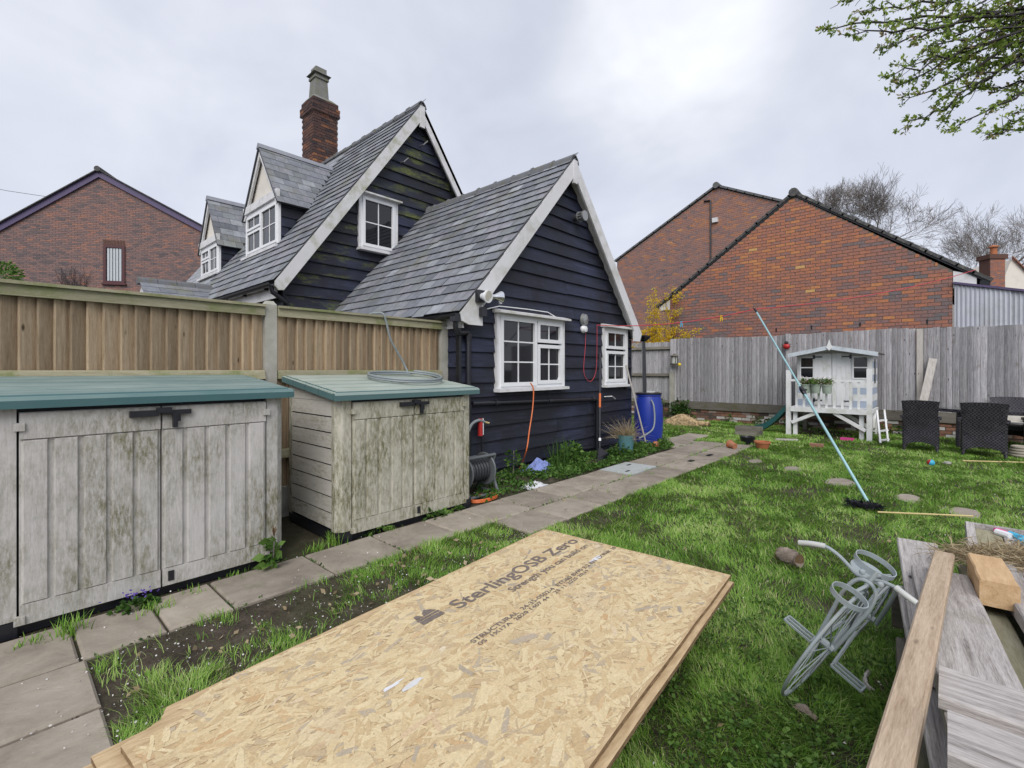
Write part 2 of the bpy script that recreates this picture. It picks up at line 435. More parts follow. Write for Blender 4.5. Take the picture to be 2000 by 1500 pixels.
t = NT('osb_base'); v = t.obj(False)
c = t.ramp(t.noise(t.obj(False, (10, 45, 1)), 1.0, 5, 0.6), [(0.3, (0.36, 0.25, 0.135)), (0.7, (0.58, 0.44, 0.27))])
t.bump(t.noise(v, 90, 4), 0.4, 0.003); t.out(c, 0.75, 0.25)
t = NT('osb_strand'); v = t.obj(False)
c = t.ramp(t.attr('tone'), [(0.0, (0.30, 0.26, 0.205)), (0.15, (0.43, 0.36, 0.265)), (0.3, (0.50, 0.37, 0.205)), (0.55, (0.595, 0.475, 0.28)), (0.8, (0.65, 0.535, 0.33)), (0.93, (0.50, 0.335, 0.175)), (1.0, (0.70, 0.61, 0.45))])
c = t.mix(1.0, c, t.ramp(t.noise(v, 130, 4, 0.6), [(0.25, 0.80), (0.75, 1.12)]), 'MULTIPLY')
c = t.mix(t.ramp(t.noise(v, 3.0, 5, 0.6), [(0.55, 0.0), (0.75, 0.25)]), c, (0.42, 0.36, 0.32))
t.bump(t.noise(v, 160, 3), 0.25, 0.002); t.out(c, 0.7, 0.25)
t = NT('osb_edge'); v = t.obj(False, (6, 6, 60))
c = t.ramp(t.noise(v, 4, 5, 0.65), [(0.3, (0.11, 0.07, 0.035)), (0.5, (0.27, 0.18, 0.10)), (0.75, (0.44, 0.32, 0.19))])
t.bump(t.noise(v, 8, 4), 0.9, 0.006); t.out(c, 0.9, 0.15)

t = NT('wicker'); v = t.obj(False)
wv = t.n('ShaderNodeTexChecker'); t.put(wv.inputs['Vector'], t.obj(False, (1, 1, 1.0))); wv.inputs['Scale'].default_value = 40
c = t.mix(wv.outputs['Fac'], (0.009, 0.009, 0.015), (0.058, 0.054, 0.064))
c = t.mix(1.0, c, t.ramp(t.noise(v, 9, 4), [(0.3, 0.7), (0.7, 1.4)]), 'MULTIPLY')
t.bump(wv.outputs['Fac'], 0.8, 0.008); t.out(c, 0.42, 0.4)
t = NT('table_glass'); t.out((0.05, 0.055, 0.06), 0.08, 0.6)

# ------------------------------------------------------------------ mesh building
class MB:
    def __init__(s, M=None):
        s.v = []; s.f = []; s.t = []; s.M = M or Matrix()
    def add(s, vs, fs, tone=0.5):
        b = len(s.v)
        s.v += [tuple(s.M @ Vector(p)) for p in vs]
        s.f += [tuple(b + i for i in f) for f in fs]
        s.t += [tone] * len(fs)
        return s
    def hexa(s, p, tone=0.5):            # p: 4 bottom ccw, 4 top ccw
        return s.add(p, [(3, 2, 1, 0), (4, 5, 6, 7), (0, 1, 5, 4), (1, 2, 6, 5), (2, 3, 7, 6), (3, 0, 4, 7)], tone)
    def box(s, x0, x1, y0, y1, z0, z1, tone=0.5):
        return s.hexa([(x0, y0, z0), (x1, y0, z0), (x1, y1, z0), (x0, y1, z0), (x0, y0, z1), (x1, y0, z1), (x1, y1, z1), (x0, y1, z1)], tone)
    def bar(s, a, b, w, h, up=(0, 0, 1)):    # rectangular bar from a to b
        a = Vector(a); b = Vector(b); d = (b - a).normalized(); u = Vector(up)
        sx = d.cross(u)
        if sx.length < 1e-5: sx = d.cross(Vector((1, 0, 0)))
        sx.normalize(); u = sx.cross(d).normalized()
        q = [(-w / 2, -h / 2), (w / 2, -h / 2), (w / 2, h / 2), (-w / 2, h / 2)]
        return s.hexa([a + sx * i + u * j for i, j in q] + [b + sx * i + u * j for i, j in q])
    def tube(s, pts, r, n=8, closed=False, cap=True, tone=0.5):
        pts = [Vector(p) for p in pts]; k = len(pts)
        rs = r if isinstance(r, (list, tuple)) else [r] * k
        vs = []; fs = []; ref = None
        for i, p in enumerate(pts):
            if closed: d = pts[(i + 1) % k] - pts[i - 1]
            else: d = pts[min(i + 1, k - 1)] - pts[max(i - 1, 0)]
            if d.length < 1e-9: d = Vector((0, 0, 1))
            d.normalize()
            if ref is None: ref = Vector((0, 0, 1)) if abs(d.z) < 0.9 else Vector((1, 0, 0))
            a = d.cross(ref)
            if a.length < 1e-6: a = d.cross(Vector((0.3, 0.9, 0.2)))
            a.normalize(); bb = a.cross(d).normalized(); ref = bb
            for j in range(n):
                an = 2 * math.pi * j / n
                vs.append(p + (a * math.cos(an) + bb * math.sin(an)) * rs[i])
        for i in range(k if closed else k - 1):
            i2 = (i + 1) % k
            for j in range(n):
                j2 = (j + 1) % n
                fs.append((i * n + j, i * n + j2, i2 * n + j2, i2 * n + j))
        if cap and not closed:
            fs.append(tuple(range(n - 1, -1, -1))); fs.append(tuple((k - 1) * n + j for j in range(n)))
        return s.add(vs, fs, tone)
    def lathe(s, prof, c, n=24, M=None, sx=1.0, sy=1.0):
        vs = []; fs = []; c = Vector(c); k = len(prof)
        for r, z in prof:
            for j in range(n):
                a = 2 * math.pi * j / n
                p = Vector((r * math.cos(a) * sx, r * math.sin(a) * sy, z))
                if M is not None: p = M @ p
                vs.append(p + c)
        for i in range(k - 1):
            for j in range(n):
                j2 = (j + 1) % n
                fs.append((i * n + j, i * n + j2, (i + 1) * n + j2, (i + 1) * n + j))
        fs.append(tuple(range(n - 1, -1, -1))); fs.append(tuple((k - 1) * n + j for j in range(n)))
        return s.add(vs, fs)
    def prism(s, poly, d):                # poly of 3D points extruded by vector d
        n = len(poly); d = Vector(d); poly = [Vector(p) for p in poly]
        return s.add(poly + [p + d for p in poly], [tuple(range(n - 1, -1, -1)), tuple(range(n, 2 * n))] + [(i, (i + 1) % n, n + (i + 1) % n, n + i) for i in range(n)])

LOC = {}
def link(o, parent, loc):
    COL.objects.link(o)
    LOC[o.name] = Vector(loc)
    if parent is not None:
        o.parent = parent
        o.location = Vector(loc) - LOC[parent.name]
    else:
        o.location = loc
    return o
def tag(o, label=None, cat=None, group=None, kind=None):
    if label: o['label'] = label
    if cat: o['category'] = cat
    if group: o['group'] = group
    if kind: o['kind'] = kind
    return o
def thing(name, loc, label, cat, group=None):
    o = bpy.data.objects.new(name, None)
    o.empty_display_size = 0.1
    link(o, None, loc)
    return tag(o, label, cat, group)
def mesh_from(name, v, f, tones, mat, smooth, base=None):
    v = np.array([tuple(p) for p in v], dtype=np.float64)
    lo, hi = v.min(0), v.max(0)
    if base is None: base = np.array([(lo[0] + hi[0]) / 2, (lo[1] + hi[1]) / 2, lo[2]])
    me = bpy.data.meshes.new(name)
    me.from_pydata([tuple(p) for p in (v - base)], [], f)
    if tones is not None:
        a = me.attributes.new('tone', 'FLOAT', 'FACE')
        a.data.foreach_set('value', np.array(tones, dtype=np.float32))
    me.materials.append(MT[mat])
    if smooth: me.polygons.foreach_set('use_smooth', [True] * len(me.polygons))
    me.update()
    return me, base
def build(mb, name, mat, parent=None, label=None, cat=None, group=None, kind=None, smooth=False, base=None):
    import bmesh
    me, b = mesh_from(name, mb.v, mb.f, mb.t, mat, smooth, base)
    bm = bmesh.new(); bm.from_mesh(me); bmesh.ops.recalc_face_normals(bm, faces=bm.faces); bm.to_mesh(me); bm.free()
    if smooth: 
        try: me.set_sharp_from_angle(angle=math.radians(40))
        except Exception: pass
    o = bpy.data.objects.new(name, me)
    link(o, parent, b)
    return tag(o, label, cat, group, kind)
def inst(name, me, parent, loc, rot=None):
    o = bpy.data.objects.new(name, me)
    link(o, parent, loc)
    if rot: o.rotation_euler = rot
    return o
def local_mesh(mb, name, mat, smooth=False):
    import bmesh
    me, b = mesh_from(name, mb.v, mb.f, mb.t, mat, smooth, np.zeros(3))
    bm = bmesh.new(); bm.from_mesh(me); bmesh.ops.recalc_face_normals(bm, faces=bm.faces); bm.to_mesh(me); bm.free()
    return me
def fastmesh(name, verts, faces_idx, sizes, tones, mat, parent=None, **kw):
    """verts (n,3), flat loop index array, face sizes, per-face tone"""
    me = bpy.data.meshes.new(name)
    verts = np.asarray(verts, dtype=np.float32)
    lo, hi = verts.min(0), verts.max(0)
    base = np.array([(lo[0] + hi[0]) / 2, (lo[1] + hi[1]) / 2, lo[2]], dtype=np.float32)
    me.vertices.add(len(verts)); me.vertices.foreach_set('co', (verts - base).ravel())
    me.loops.add(len(faces_idx)); me.loops.foreach_set('vertex_index', np.asarray(faces_idx, dtype=np.int32))
    sizes = np.asarray(sizes, dtype=np.int32)
    st = np.concatenate([[0], np.cumsum(sizes)[:-1]]).astype(np.int32)
    me.polygons.add(len(sizes)); me.polygons.foreach_set('loop_start', st); me.polygons.foreach_set('loop_total', sizes)
    a = me.attributes.new('tone', 'FLOAT', 'FACE'); a.data.foreach_set('value', np.asarray(tones, dtype=np.float32))
    me.materials.append(MT[mat]); me.update(calc_edges=True); me.validate()
    o = bpy.data.objects.new(name, me)
    link(o, parent, base)
    return tag(o, **kw)
def leafcloud(name, pts, dirs, sizes, tones, mat, parent=None, width=0.5, **kw):
    """many small pointed leaves: each a folded diamond of four vertices"""
    pts = np.asarray(pts); dirs = np.asarray(dirs, dtype=float); n = len(pts)
    dirs /= np.maximum(np.linalg.norm(dirs, axis=1, keepdims=True), 1e-6)
    r = rng.normal(size=(n, 3)); side = np.cross(dirs, r); side /= np.maximum(np.linalg.norm(side, axis=1, keepdims=True), 1e-6)
    sz = np.asarray(sizes)[:, None]
    nor = np.cross(dirs, side)
    V = np.empty((n, 4, 3))
    V[:, 0] = pts; V[:, 1] = pts + dirs * sz * 0.5 + side * sz * width * 0.5 + nor * sz * 0.08
    V[:, 2] = pts + dirs * sz; V[:, 3] = pts + dirs * sz * 0.5 - side * sz * width * 0.5 + nor * sz * 0.08
    return fastmesh(name, V.reshape(-1, 3), np.arange(n * 4), np.full(n, 4), tones, mat, parent, **kw)
# ================================================================== SETTING
g = MB(); R = 900.0
g.add([(-R, -R, 0), (R, -R, 0), (R, R, 0), (-R, R, 0)], [(0, 1, 2, 3)])
build(g, 'ground', 'earth', kind='structure')

# paving: every slab a piece of the path
path = bpy.data.objects.new('path', None); link(path, None, (4.5, 3.3, 0)); tag(path, kind='structure')
SLABS = []
def slab(x0, x1, y0, y1):
    SLABS.append((x0, x1, y0, y1))
    j = 0.007
    m = MB(); b = 0.012
    tz = [0.024 + random.uniform(-0.004, 0.004) for _ in range(4)]
    x0 += j; x1 -= j; y0 += j; y1 -= j
    lo = [(x0, y0, -0.03), (x1, y0, -0.03), (x1, y1, -0.03), (x0, y1, -0.03)]
    mid = [(p[0], p[1], tz[i] - b) for i, p in enumerate(lo)]
    top = [(x0 + b, y0 + b, tz[0]), (x1 - b, y0 + b, tz[1]), (x1 - b, y1 - b, tz[2]), (x0 + b, y1 - b, tz[3])]
    fs = [(8, 9, 10, 11)]
    for i in range(4):
        k = (i + 1) % 4
        fs += [(i, k, 4 + k, 4 + i), (4 + i, 4 + k, 8 + k, 8 + i)]
    m.add(lo + mid + top, fs)
    build(m, 'paving_slab', 'paving', path)
xs = [-0.95, -0.32, 0.31, 0.68, 1.02, 1.68, 2.28, 2.86, 3.33, 3.92, 4.50, 5.12]
for a, b in zip(xs, xs[1:]): slab(a, b, 3.265, 3.79)
for a, b in zip([5.12, 5.62], [5.62, 6.05]): slab(a, b, 3.265, 3.79)
for a, b in zip([6.86, 7.46, 8.10, 8.75, 9.35], [7.46, 8.10, 8.75, 9.35, 9.95]): slab(a, b, 3.265, 3.79)
xb = [3.30, 3.86, 4.52, 5.02, 5.70, 6.28, 6.92, 7.55, 8.16, 8.80, 9.42, 10.0]
for a, b in zip(xb, xb[1:]): slab(a, b, 2.78, 3.258)
for y1 in (3.258, 2.748, 2.238, 1.728, 1.218):
    for a, b in ((-1.1, -0.39), (-0.39, 0.335)): slab(a, b, y1 - 0.50, y1)
for a, b in ((8.80, 9.30), (9.30, 9.85)):
    for c in (3.80, 4.31, 4.82): slab(a, b, c, c + 0.5)
for a, b in ((9.85, 10.4), (10.4, 10.95)): slab(a, b, 3.95, 4.45)

# inspection cover let into the path
cv = thing('inspection_cover', (6.45, 3.53, 0), 'grey metal inspection cover let into the slab path beside the flower bed', 'drain cover')
m = MB(); m.box(6.06, 6.85, 3.27, 3.79, -0.02, 0.026); build(m, 'cover_plate', 'drain_metal', cv)
for p in ((6.24, 3.43), (6.66, 3.64)):
    m = MB(); m.box(p[0] - 0.05, p[0] + 0.05, p[1] - 0.018, p[1] + 0.018, 0.024, 0.030); build(m, 'lifting_slot', 'black_plastic', cv)
for c, sx, sy in (((7.62, 3.05), 0.16, 0.05), ((8.35, 3.02), 0.2, 0.05)):
    m = MB(); m.box(c[0] - sx / 2, c[0] + sx / 2, c[1] - sy / 2, c[1] + sy / 2, 0.028, 0.034)
    for k in range(5): m.box(c[0] - sx / 2 + k * sx / 5, c[0] - sx / 2 + k * sx / 5 + 0.01, c[1] - sy / 2 - 0.01, c[1] + sy / 2 + 0.01, 0.032, 0.037)
    build(m, 'drain_grate', 'black_plastic', None, 'small dark drain grate in the slab path, ' + ('nearer the inspection cover' if c[0] < 8 else 'farther from the inspection cover'), 'drain grate', 'drain grates in the path')
# stepping stones sunk in the lawn
for k, (px, py, lx, ly, wh) in enumerate([(1640, 943, .62, .34, 'behind the pale blue pole'), (1775, 975, .5, .26, 'behind the bamboo cane'), (1885, 1003, .5, .28, 'at the far tip of the cane'), (1548, 917, .42, .26, 'third from the path'), (1475, 902, .34, .22, 'nearest the slab path')]):
    c = G(px, py); m = MB(); n = 9; an = random.uniform(-.15, .15)
    ring = [(c.x + lx / 2 * math.cos(2 * math.pi * i / n + an) * random.uniform(.85, 1.05), c.y + ly / 2 * math.sin(2 * math.pi * i / n + an) * random.uniform(.85, 1.05)) for i in range(n)]
    m.add([(x, y, -.02) for x, y in ring] + [(x, y, .010) for x, y in ring] + [(c.x + (x - c.x) * .9, c.y + (y - c.y) * .9, .018) for x, y in ring],
          [tuple(range(18, 27))] + [(i, (i + 1) % 9, 9 + (i + 1) % 9, 9 + i) for i in range(9)] + [(9 + i, 9 + (i + 1) % 9, 18 + (i + 1) % 9, 18 + i) for i in range(9)])
    build(m, 'stepping_stone', 'paving', None, 'flat stepping stone sunk in the lawn, ' + wh, 'stepping stone', 'stepping stones across the lawn')
STONES = [(G(px, py), lx, ly) for px, py, lx, ly in [(1640, 943, .62, .34), (1775, 975, .5, .26), (1885, 1003, .5, .28), (1548, 917, .42, .26), (1475, 902, .34, .22)]]

# ================================================================== COTTAGE
CO = thing('cottage', (6.4, 8.0, 0), 'black weatherboarded cottage with slate roofs, white bargeboards and a brick chimney', 'house')
YW, YG = 4.73, 8.43                   # extension gable wall, main gable wall
XL, XR = 4.146, 8.65                  # extension corners
AX, AZ = 6.50, 4.99                   # extension apex (roof top)
FLX, FRX, FZ = 4.02, 8.80, 2.24       # roof feet
sl_l = (AZ - FZ) / (AX - FLX); sl_r = (AZ - FZ) / (FRX - AX)
def ext_top(x): return AZ - (AX - x) * sl_l if x < AX else AZ - (x - AX) * sl_r
MX, MZ, MFX, MFZ = 6.178, 7.14, 3.20, 3.00
msl = (MZ - MFZ) / (MX - MFX); MRX = 2 * MX - MFX
MYB = 17.3
def main_top(x): return MZ - abs(MX - x) * msl
# wall cores
w1 = MB(); d = 0.17
w1.prism([(XL, YW, 0), (XR, YW, 0), (XR, YW, ext_top(XR) - d), (AX, YW, AZ - d), (XL, YW, ext_top(XL) - d)], (0, YG - YW - 0.01, 0))
EW = build(w1, 'extension_wall', 'black_board', CO)
w2 = MB(); d = 0.2
w2.prism([(3.41, YG, 0), (MRX - 0.2, YG, 0), (MRX - 0.2, YG, main_top(MRX - .2) - d), (MX, YG, MZ - d), (3.41, YG, main_top(3.41) - d)], (0, MYB - YG - 0.15, 0))
MW = build(w2, 'main_wall', 'black_board', CO)

def boards(parent, y, x0, x1, topf, z0, z1, exp, mat, holes=(), side=-1, jx=None):
    """feather-edged boards on a wall facing -Y; lower edge proud, with gaps left for window openings"""
    z = z0
    while z < z1:
        za, zb = z, min(z + exp + 0.03, z1 + 0.05)
        # horizontal extent under the roof slope
        xa0, xb0 = x0, x1
        zz = za + exp * 0.5
        if topf:
            a, bq = topf(zz); xa0, xb0 = max(x0, a), min(x1, bq)
        if xb0 - xa0 < 0.12: break
        segs = [(xa0, xb0)]
        for hx0, hx1, hz0, hz1 in holes:
            if hz0 < zz < hz1:
                ns = []
                for s0, s1 in segs:
                    if hx1 <= s0 or hx0 >= s1: ns.append((s0, s1)); continue
                    if hx0 > s0 + .03: ns.append((s0, hx0))
                    if hx1 < s1 - .03: ns.append((hx1, s1))
                segs = ns
        for s0, s1 in segs:
            parts = [(s0, s1)]
            if s1 - s0 > 3.0:
                c = random.uniform(s0 + 1.0, s1 - 1.0); parts = [(s0, c - .002), (c + .002, s1)]
            for p0, p1 in parts:
                m = MB(); wob = random.uniform(-.004, .004); sk = random.uniform(-.006, .006)
                n = max(2, int((p1 - p0) / .5)); vs = []; fs = []
                for i in range(n + 1):
                    x = p0 + (p1 - p0) * i / n; dz = wob + sk * i / n + random.uniform(-.003, .003)
                    vs += [(x, y - .008, za + dz), (x, y - .050 + wob * .5, za + dz), (x, y - .012, zb + dz), (x, y - .002, zb + dz)]
                for i in range(n):
                    k = i * 4
                    for q in range(4): fs.append((k + q, k + (q + 1) % 4, k + 4 + (q + 1) % 4, k + 4 + q))
                fs += [(0, 1, 2, 3), (n * 4 + 3, n * 4 + 2, n * 4 + 1, n * 4)]
                m.add(vs, fs); build(m, 'weatherboard', mat, parent)
        z += exp
def ext_range(z):
    k = 0.15
    return (FLX + (z + k - FZ) / sl_l, FRX - (z + k - FZ) / sl_r) if z + k > FZ else (-99, 99)
def main_range(z):
    k = 0.2
    return (MFX + (z + k - MFZ) / msl, MRX - (z + k - MFZ) / msl) if z + k > MFZ else (-99, 99)
W1 = (4.80, 6.34, 1.23, 2.30); W2 = (7.62, 8.44, 1.22, 2.29); W3 = (4.80, 5.62, 3.86, 4.92)
boards(EW, YW, XL, XR, ext_range, 0.10, 5.0, 0.205, 'black_board', [W1, W2])
boards(MW, YG, 3.41, MRX - .25, main_range, 1.5, 7.1, 0.215, 'black_board_mossy', [W3])
# side wall of the extension beyond the fence post, boards facing -X
for k in range(11):
    z = 0.10 + k * .205; m = MB()
    m.prism([(XL - .008, YW + .02, z), (XL - .04, YW + .02, z), (XL - .012, YW + .02, z + .225), (XL - .002, YW + .02, z + .225)], (0, 3.6, 0)); build(m, 'weatherboard', 'black_board', EW)
for k in range(13):
    z = 0.10 + k * .215; m = MB()
    m.prism([(3.40, YG + .02, z), (3.37, YG + .02, z), (3.397, YG + .02, z + .23), (3.407, YG + .02, z + .23)], (0, MYB - YG - .3, 0)); build(m, 'weatherboard', 'black_board', MW)
m = MB(); m.box(XL - .045, XL + .0, YW - .045, YW + .018, .05, 2.2); build(m, 'corner_board', 'black_plastic', EW)
m = MB(); m.box(XR - .0, XR + .035, YW - .045, YW + .018, .05, 2.1); build(m, 'corner_board', 'black_board', EW)
m = MB(); m.box(3.365, 3.41, YG - .045, YG + .018, .1, 2.95); build(m, 'corner_board', 'black_board', MW)

# ---- roofs
def slope_frame(x_foot, z_foot, x_top, z_top):
    L = math.hypot(x_top - x_foot, z_top - z_foot)
    return L, Vector(((x_top - x_foot) / L, 0, (z_top - z_foot) / L))
def slate_mesh(L, wd, th, ang_dir, name):
    """one slate; local X across the slope (world Y), drawn with the slope direction u and its normal"""
    u, nrm = ang_dir; c = 0.006
    m = MB(); wobble = [random.uniform(-.004, .004) for _ in range(4)]
    def P(a, b, h): return Vector((0, 1, 0)) * a + u * b + nrm * h
    h0 = .036; h1 = .002
    m.hexa([P(-wd / 2, wobble[0], h0), P(wd / 2, wobble[1], h0), P(wd / 2, L, h1), P(-wd / 2, L, h1),
            P(-wd / 2, wobble[0], h0 + th), P(wd / 2, wobble[1], h0 + th + .001), P(wd / 2, L, h1 + th), P(-wd / 2, L, h1 + th)])
    return local_mesh(m, name, 'slate')
def slates(parent, foot, top, y0, y1, expo, wd, cut=None, limit=300, near_first=True, th=.007, length=None):
    fx, fz = foot; tx, tz = top
    L, u = slope_frame(fx, fz, tx, tz)
    nrm = Vector((-u.z, 0, u.x)) if tx > fx else Vector((u.z, 0, -u.x))
    meshes = [slate_mesh(expo * 1.75, wd - .014, th, (u, nrm), 'slate') for _ in range(6)]
    spots = []
    r = 0; n = int(L / expo)
    for r in range(n + 1):
        b = r * expo - .03
        if b > L - .05: break
        y = y0 + (0 if r % 2 else -wd / 2)
        while y < y1 - .02:
            a0, a1 = max(y, y0), min(y + wd, y1)
            if a1 - a0 > .05:
                p = Vector((fx, (a0 + a1) / 2, fz)) + u * b
                if cut is None or cut(p):
                    spots.append((p, (a1 - a0) > wd - .02, a0, a1, b))
            y += wd
    spots.sort(key=lambda s: depth(s[0].x, s[0].y))
    rest = MB(); cnt = 0
    for p, full, a0, a1, b in spots:
        jit = nrm * random.uniform(0, .004)
        if cnt < limit:
            cnt += 1
            o = inst('slate', random.choice(meshes), parent, p + jit)
            o.rotation_euler = (random.uniform(-.012, .012), 0, random.uniform(-.012, .012))
            if not full: o.scale = (1, (a1 - a0) / wd, 1)
            elif random.random() < .02: o.location += u * -0.03
        else:
            q = lambda a, bb, h: Vector((0, a, 0)) + Vector((fx, 0, fz)) + u * (b + bb) + nrm * h
            rest.hexa([q(a0 + .003, 0, .012), q(a1 - .003, 0, .012), q(a1 - .003, expo * 1.7, .002), q(a0 + .003, expo * 1.7, .002),
                       q(a0 + .003, 0, .020), q(a1 - .003, 0, .020), q(a1 - .003, expo * 1.7, .010), q(a0 + .003, expo * 1.7, .010)])
    if rest.v: build(rest, 'slate_field', 'slate', parent, kind='stuff')
def slab_roof(name, foot, top, y0, y1, th, mat, parent):
    L, u = slope_frame(*foot, *top)
    nrm = Vector((-u.z, 0, u.x)) if top[0] > foot[0] else Vector((u.z, 0, -u.x))
    m = MB(); f = Vector((foot[0], y0, foot[1])); t_ = Vector((top[0], y0, top[1]))
    m.prism([f, t_, t_ - nrm * th, f - nrm * th], (0, y1 - y0, 0))
    return build(m, name, mat, parent)
ER = slab_roof('extension_roof', (FLX, FZ), (AX, AZ), YW - .17, YG, .05, 'dark_plastic', CO)
slab_roof('roof_far_slope', (FRX, FZ), (AX, AZ), YW - .20, YG, .06, 'slate', CO)
slates(ER, (FLX, FZ), (AX, AZ), YW - .20, YG - .005, .208, .285, limit=300)
MR = slab_roof('main_roof', (MFX, MFZ), (MX, MZ), YG - .17, MYB, .06, 'dark_plastic', CO)
slab_roof('roof_far_slope', (MRX, MFZ), (MX, MZ), YG - .2, MYB, .07, 'slate', CO)
D1 = (3.96, 10.02, 11.86, 4.03, 5.03, 6.33); D2 = (3.86, 13.42, 14.93, 3.93, 4.76, 5.97)
def not_dormer(p):
    for X, a, b, zb, ze, za in (D1, D2):
        if a < p.y < b and X < p.x:
            half = (b - a) / 2; top = za - abs(p.y - (a + b) / 2) * (za - ze) / half
            if p.z < top - .05 and p.z > zb + .05: return False
    return True
slates(MR, (MFX, MFZ), (MX, MZ), YG - .20, MYB, .215, .30, cut=not_dormer, limit=300)
# ridge tiles
def ridge(parent, x, z, y0, y1, lift=.02, step=.46):
    y = y0
    while y < y1 - .05:
        e = min(y + step, y1); m = MB(); k = random.uniform(0, .012); r = .12
        sec = [(-r, -.10), (-r * .75, -.02), (-r * .3, .035), (r * .3, .035), (r * .75, -.02), (r, -.10)]
        def ring(yy, s, up): return [(x + a * s, yy, z + lift + b * s + k + up) for a, b in sec] + [(x + a * s * .85, yy, z + lift + b * s - .018 + k + up) for a, b in reversed(sec)]
        v = ring(y + .004, 1.0, 0) + ring(e - .06, 1.0, 0) + ring(e - .055, 1.12, .012) + ring(e - .004, 1.12, .012)
        n = 12; f = []
        for i in range(3):
            for j in range(n): f.append((i * n + j, i * n + (j + 1) % n, (i + 1) * n + (j + 1) % n, (i + 1) * n + j))
        f += [tuple(range(n - 1, -1, -1)), tuple(3 * n + j for j in range(n))]
        m.add(v, f); build(m, 'ridge_tile', 'ridge_tile', parent); y = e
ridge(ER, AX, AZ, YW - .2, YG - .02)
ridge(MR, MX, MZ, YG - .2, 12.68)
ridge(MR, MX, MZ, 13.42, MYB)
# bargeboards
def barge(y, x0, z0, x1, z1, wv, th, mat, parent, foot=None, name='bargeboard'):
    m = MB(); a = Vector((x0, y, z0)); b = Vector((x1, y, z1))
    pts = [a, b, b + Vector((0, 0, -wv)), a + Vector((0, 0, -wv))]
    if foot: pts = [a, b, b + Vector((0, 0, -wv))] + [Vector((p[0], y, p[1])) for p in foot]
    m.prism(pts, (0, th, 0)); return build(m, name, mat, parent)
YB = YW - .20
barge(YB, FLX - .02, FZ - .02, AX - .03, AZ - .03, .29, .035, 'white_paint', CO, foot=[(FLX + .36, FZ + .08), (FLX + .36, 2.08), (FLX + .12, 2.08), (FLX + .0, 2.12)])
barge(YB, FRX + .02, FZ - .02, AX + .03, AZ - .03, .29, .035, 'white_paint', CO, foot=[(FRX - .30, FZ + .02), (FRX - .28, 2.06), (FRX - .06, 2.06)])
m = MB(); m.box(AX - .05, AX + .05, YB - .012, YB + .03, AZ - .42, AZ - .04); build(m, 'apex_block', 'white_paint', CO)
for sx, (a, b) in ((-1, ((FLX + .05, FZ - .02), (AX, AZ - .06))), (1, ((FRX - .05, FZ - .02), (AX, AZ - .06)))):   # soffits under the verge
    m = MB(); p = [Vector((a[0], YB + .04, a[1] - .08)), Vector((b[0], YB + .04, b[1] - .08)), Vector((b[0], YW - .01, b[1] - .08)), Vector((a[0], YW - .01, a[1] - .08))]
    m.prism(p, (0, 0, -.02)); build(m, 'soffit', 'white_paint', CO)
YB2 = YG - .20
barge(YB2, MFX - .02, MFZ - .02, MX - .03, MZ - .03, .34, .035, 'white_paint_mossy', CO, foot=[(MFX + .12, MFZ - .16), (MFX + .03, MFZ - .17), (MFX - .02, MFZ - .1)])
barge(YB2, MRX + .02, MFZ - .02, MX + .03, MZ - .03, .34, .035, 'white_paint', CO)
m = MB(); m.box(MX - .06, MX + .06, YB2 - .012, YB2 + .03, MZ - .5, MZ - .05); build(m, 'apex_block', 'white_paint', CO)
# brackets stuck in the main gable
for px, py in ((782, 318), (820, 285)):
    p = PY(px, py, YG - .03); m = MB(); m.tube([p, p + Vector((-.02, -.16, -.03)), p + Vector((.06, -.2, .06))], .012, 6); build(m, 'wall_bracket', 'pewter', CO)

# ---- gutters and rainwater pipes
def gutter(x, y0, y1, z, parent, r=.06):
    m = MB(); n = 7; sec = [(math.cos(math.pi + math.pi * i / (n - 1)) * r, math.sin(math.pi + math.pi * i / (n - 1)) * r) for i in range(n)]
    sec2 = [(a * .86, b * .86 + .0) for a, b in reversed(sec)]
    m.prism([(x + a, y0, z + b) for a, b in sec + sec2], (0, y1 - y0, 0)); return build(m, 'gutter', 'black_plastic', parent)
gutter(FLX - .05, YB + .03, YG - .02, FZ - .035, CO)
gutter(MFX - .05, YB2 + .05, MYB, MFZ - .05, CO)
gutter(FRX + .05, YB + .05, YG, FZ - .06, CO)
for k in range(7):
    m = MB(); y = YB2 + .5 + k * 1.05; m.box(MFX + .0, MFX + .16, y, y + .05, MFZ - .12, MFZ - .03); build(m, 'gutter_bracket', 'black_plastic', CO)
m = MB(); m.box(MFX + .06, MFX + .09, YB2 + .2, MYB - .2, MFZ - .28, MFZ - .05); build(m, 'fascia', 'white_paint', CO)
m = MB(); m.box(FLX + .07, FLX + .10, YW - .12, YG - .1, FZ - .20, FZ + .02); build(m, 'fascia', 'white_paint', CO)
dz = YW - .075
m = MB(); m.tube([(FLX - .05, YW - .13, FZ - .07), (FLX - .05, YW - .13, FZ - .2), (FLX + .0, YW - .13, FZ - .27), (4.22, dz, 1.99), (4.24, dz, 1.93), (4.24, dz, .35)], .036, 10); build(m, 'downpipe', 'black_plastic', CO, smooth=True)
for z in (1.93, 1.0):
    m = MB(); m.tube([(4.24, dz, z - .04), (4.24, dz, z + .04)], .044, 10); build(m, 'pipe_collar', 'black_plastic', CO)
m = MB(); m.box(FLX - .10, FLX + .0, YW - .18, YW - .08, FZ - .13, FZ - .03); build(m, 'gutter_outlet', 'black_plastic', CO)
p = PY(552, 565, YB2 + .05)
m = MB(); m.tube([(MFX - .04, YB2 + .12, MFZ - .1), (MFX - .02, YB2 + .12, MFZ - .2), (3.42, YG - .1, MFZ - .36), (3.44, YG - .1, MFZ - .44), (3.44, YG - .1, .3)], .038, 10); build(m, 'downpipe', 'black_plastic', CO, smooth=True)
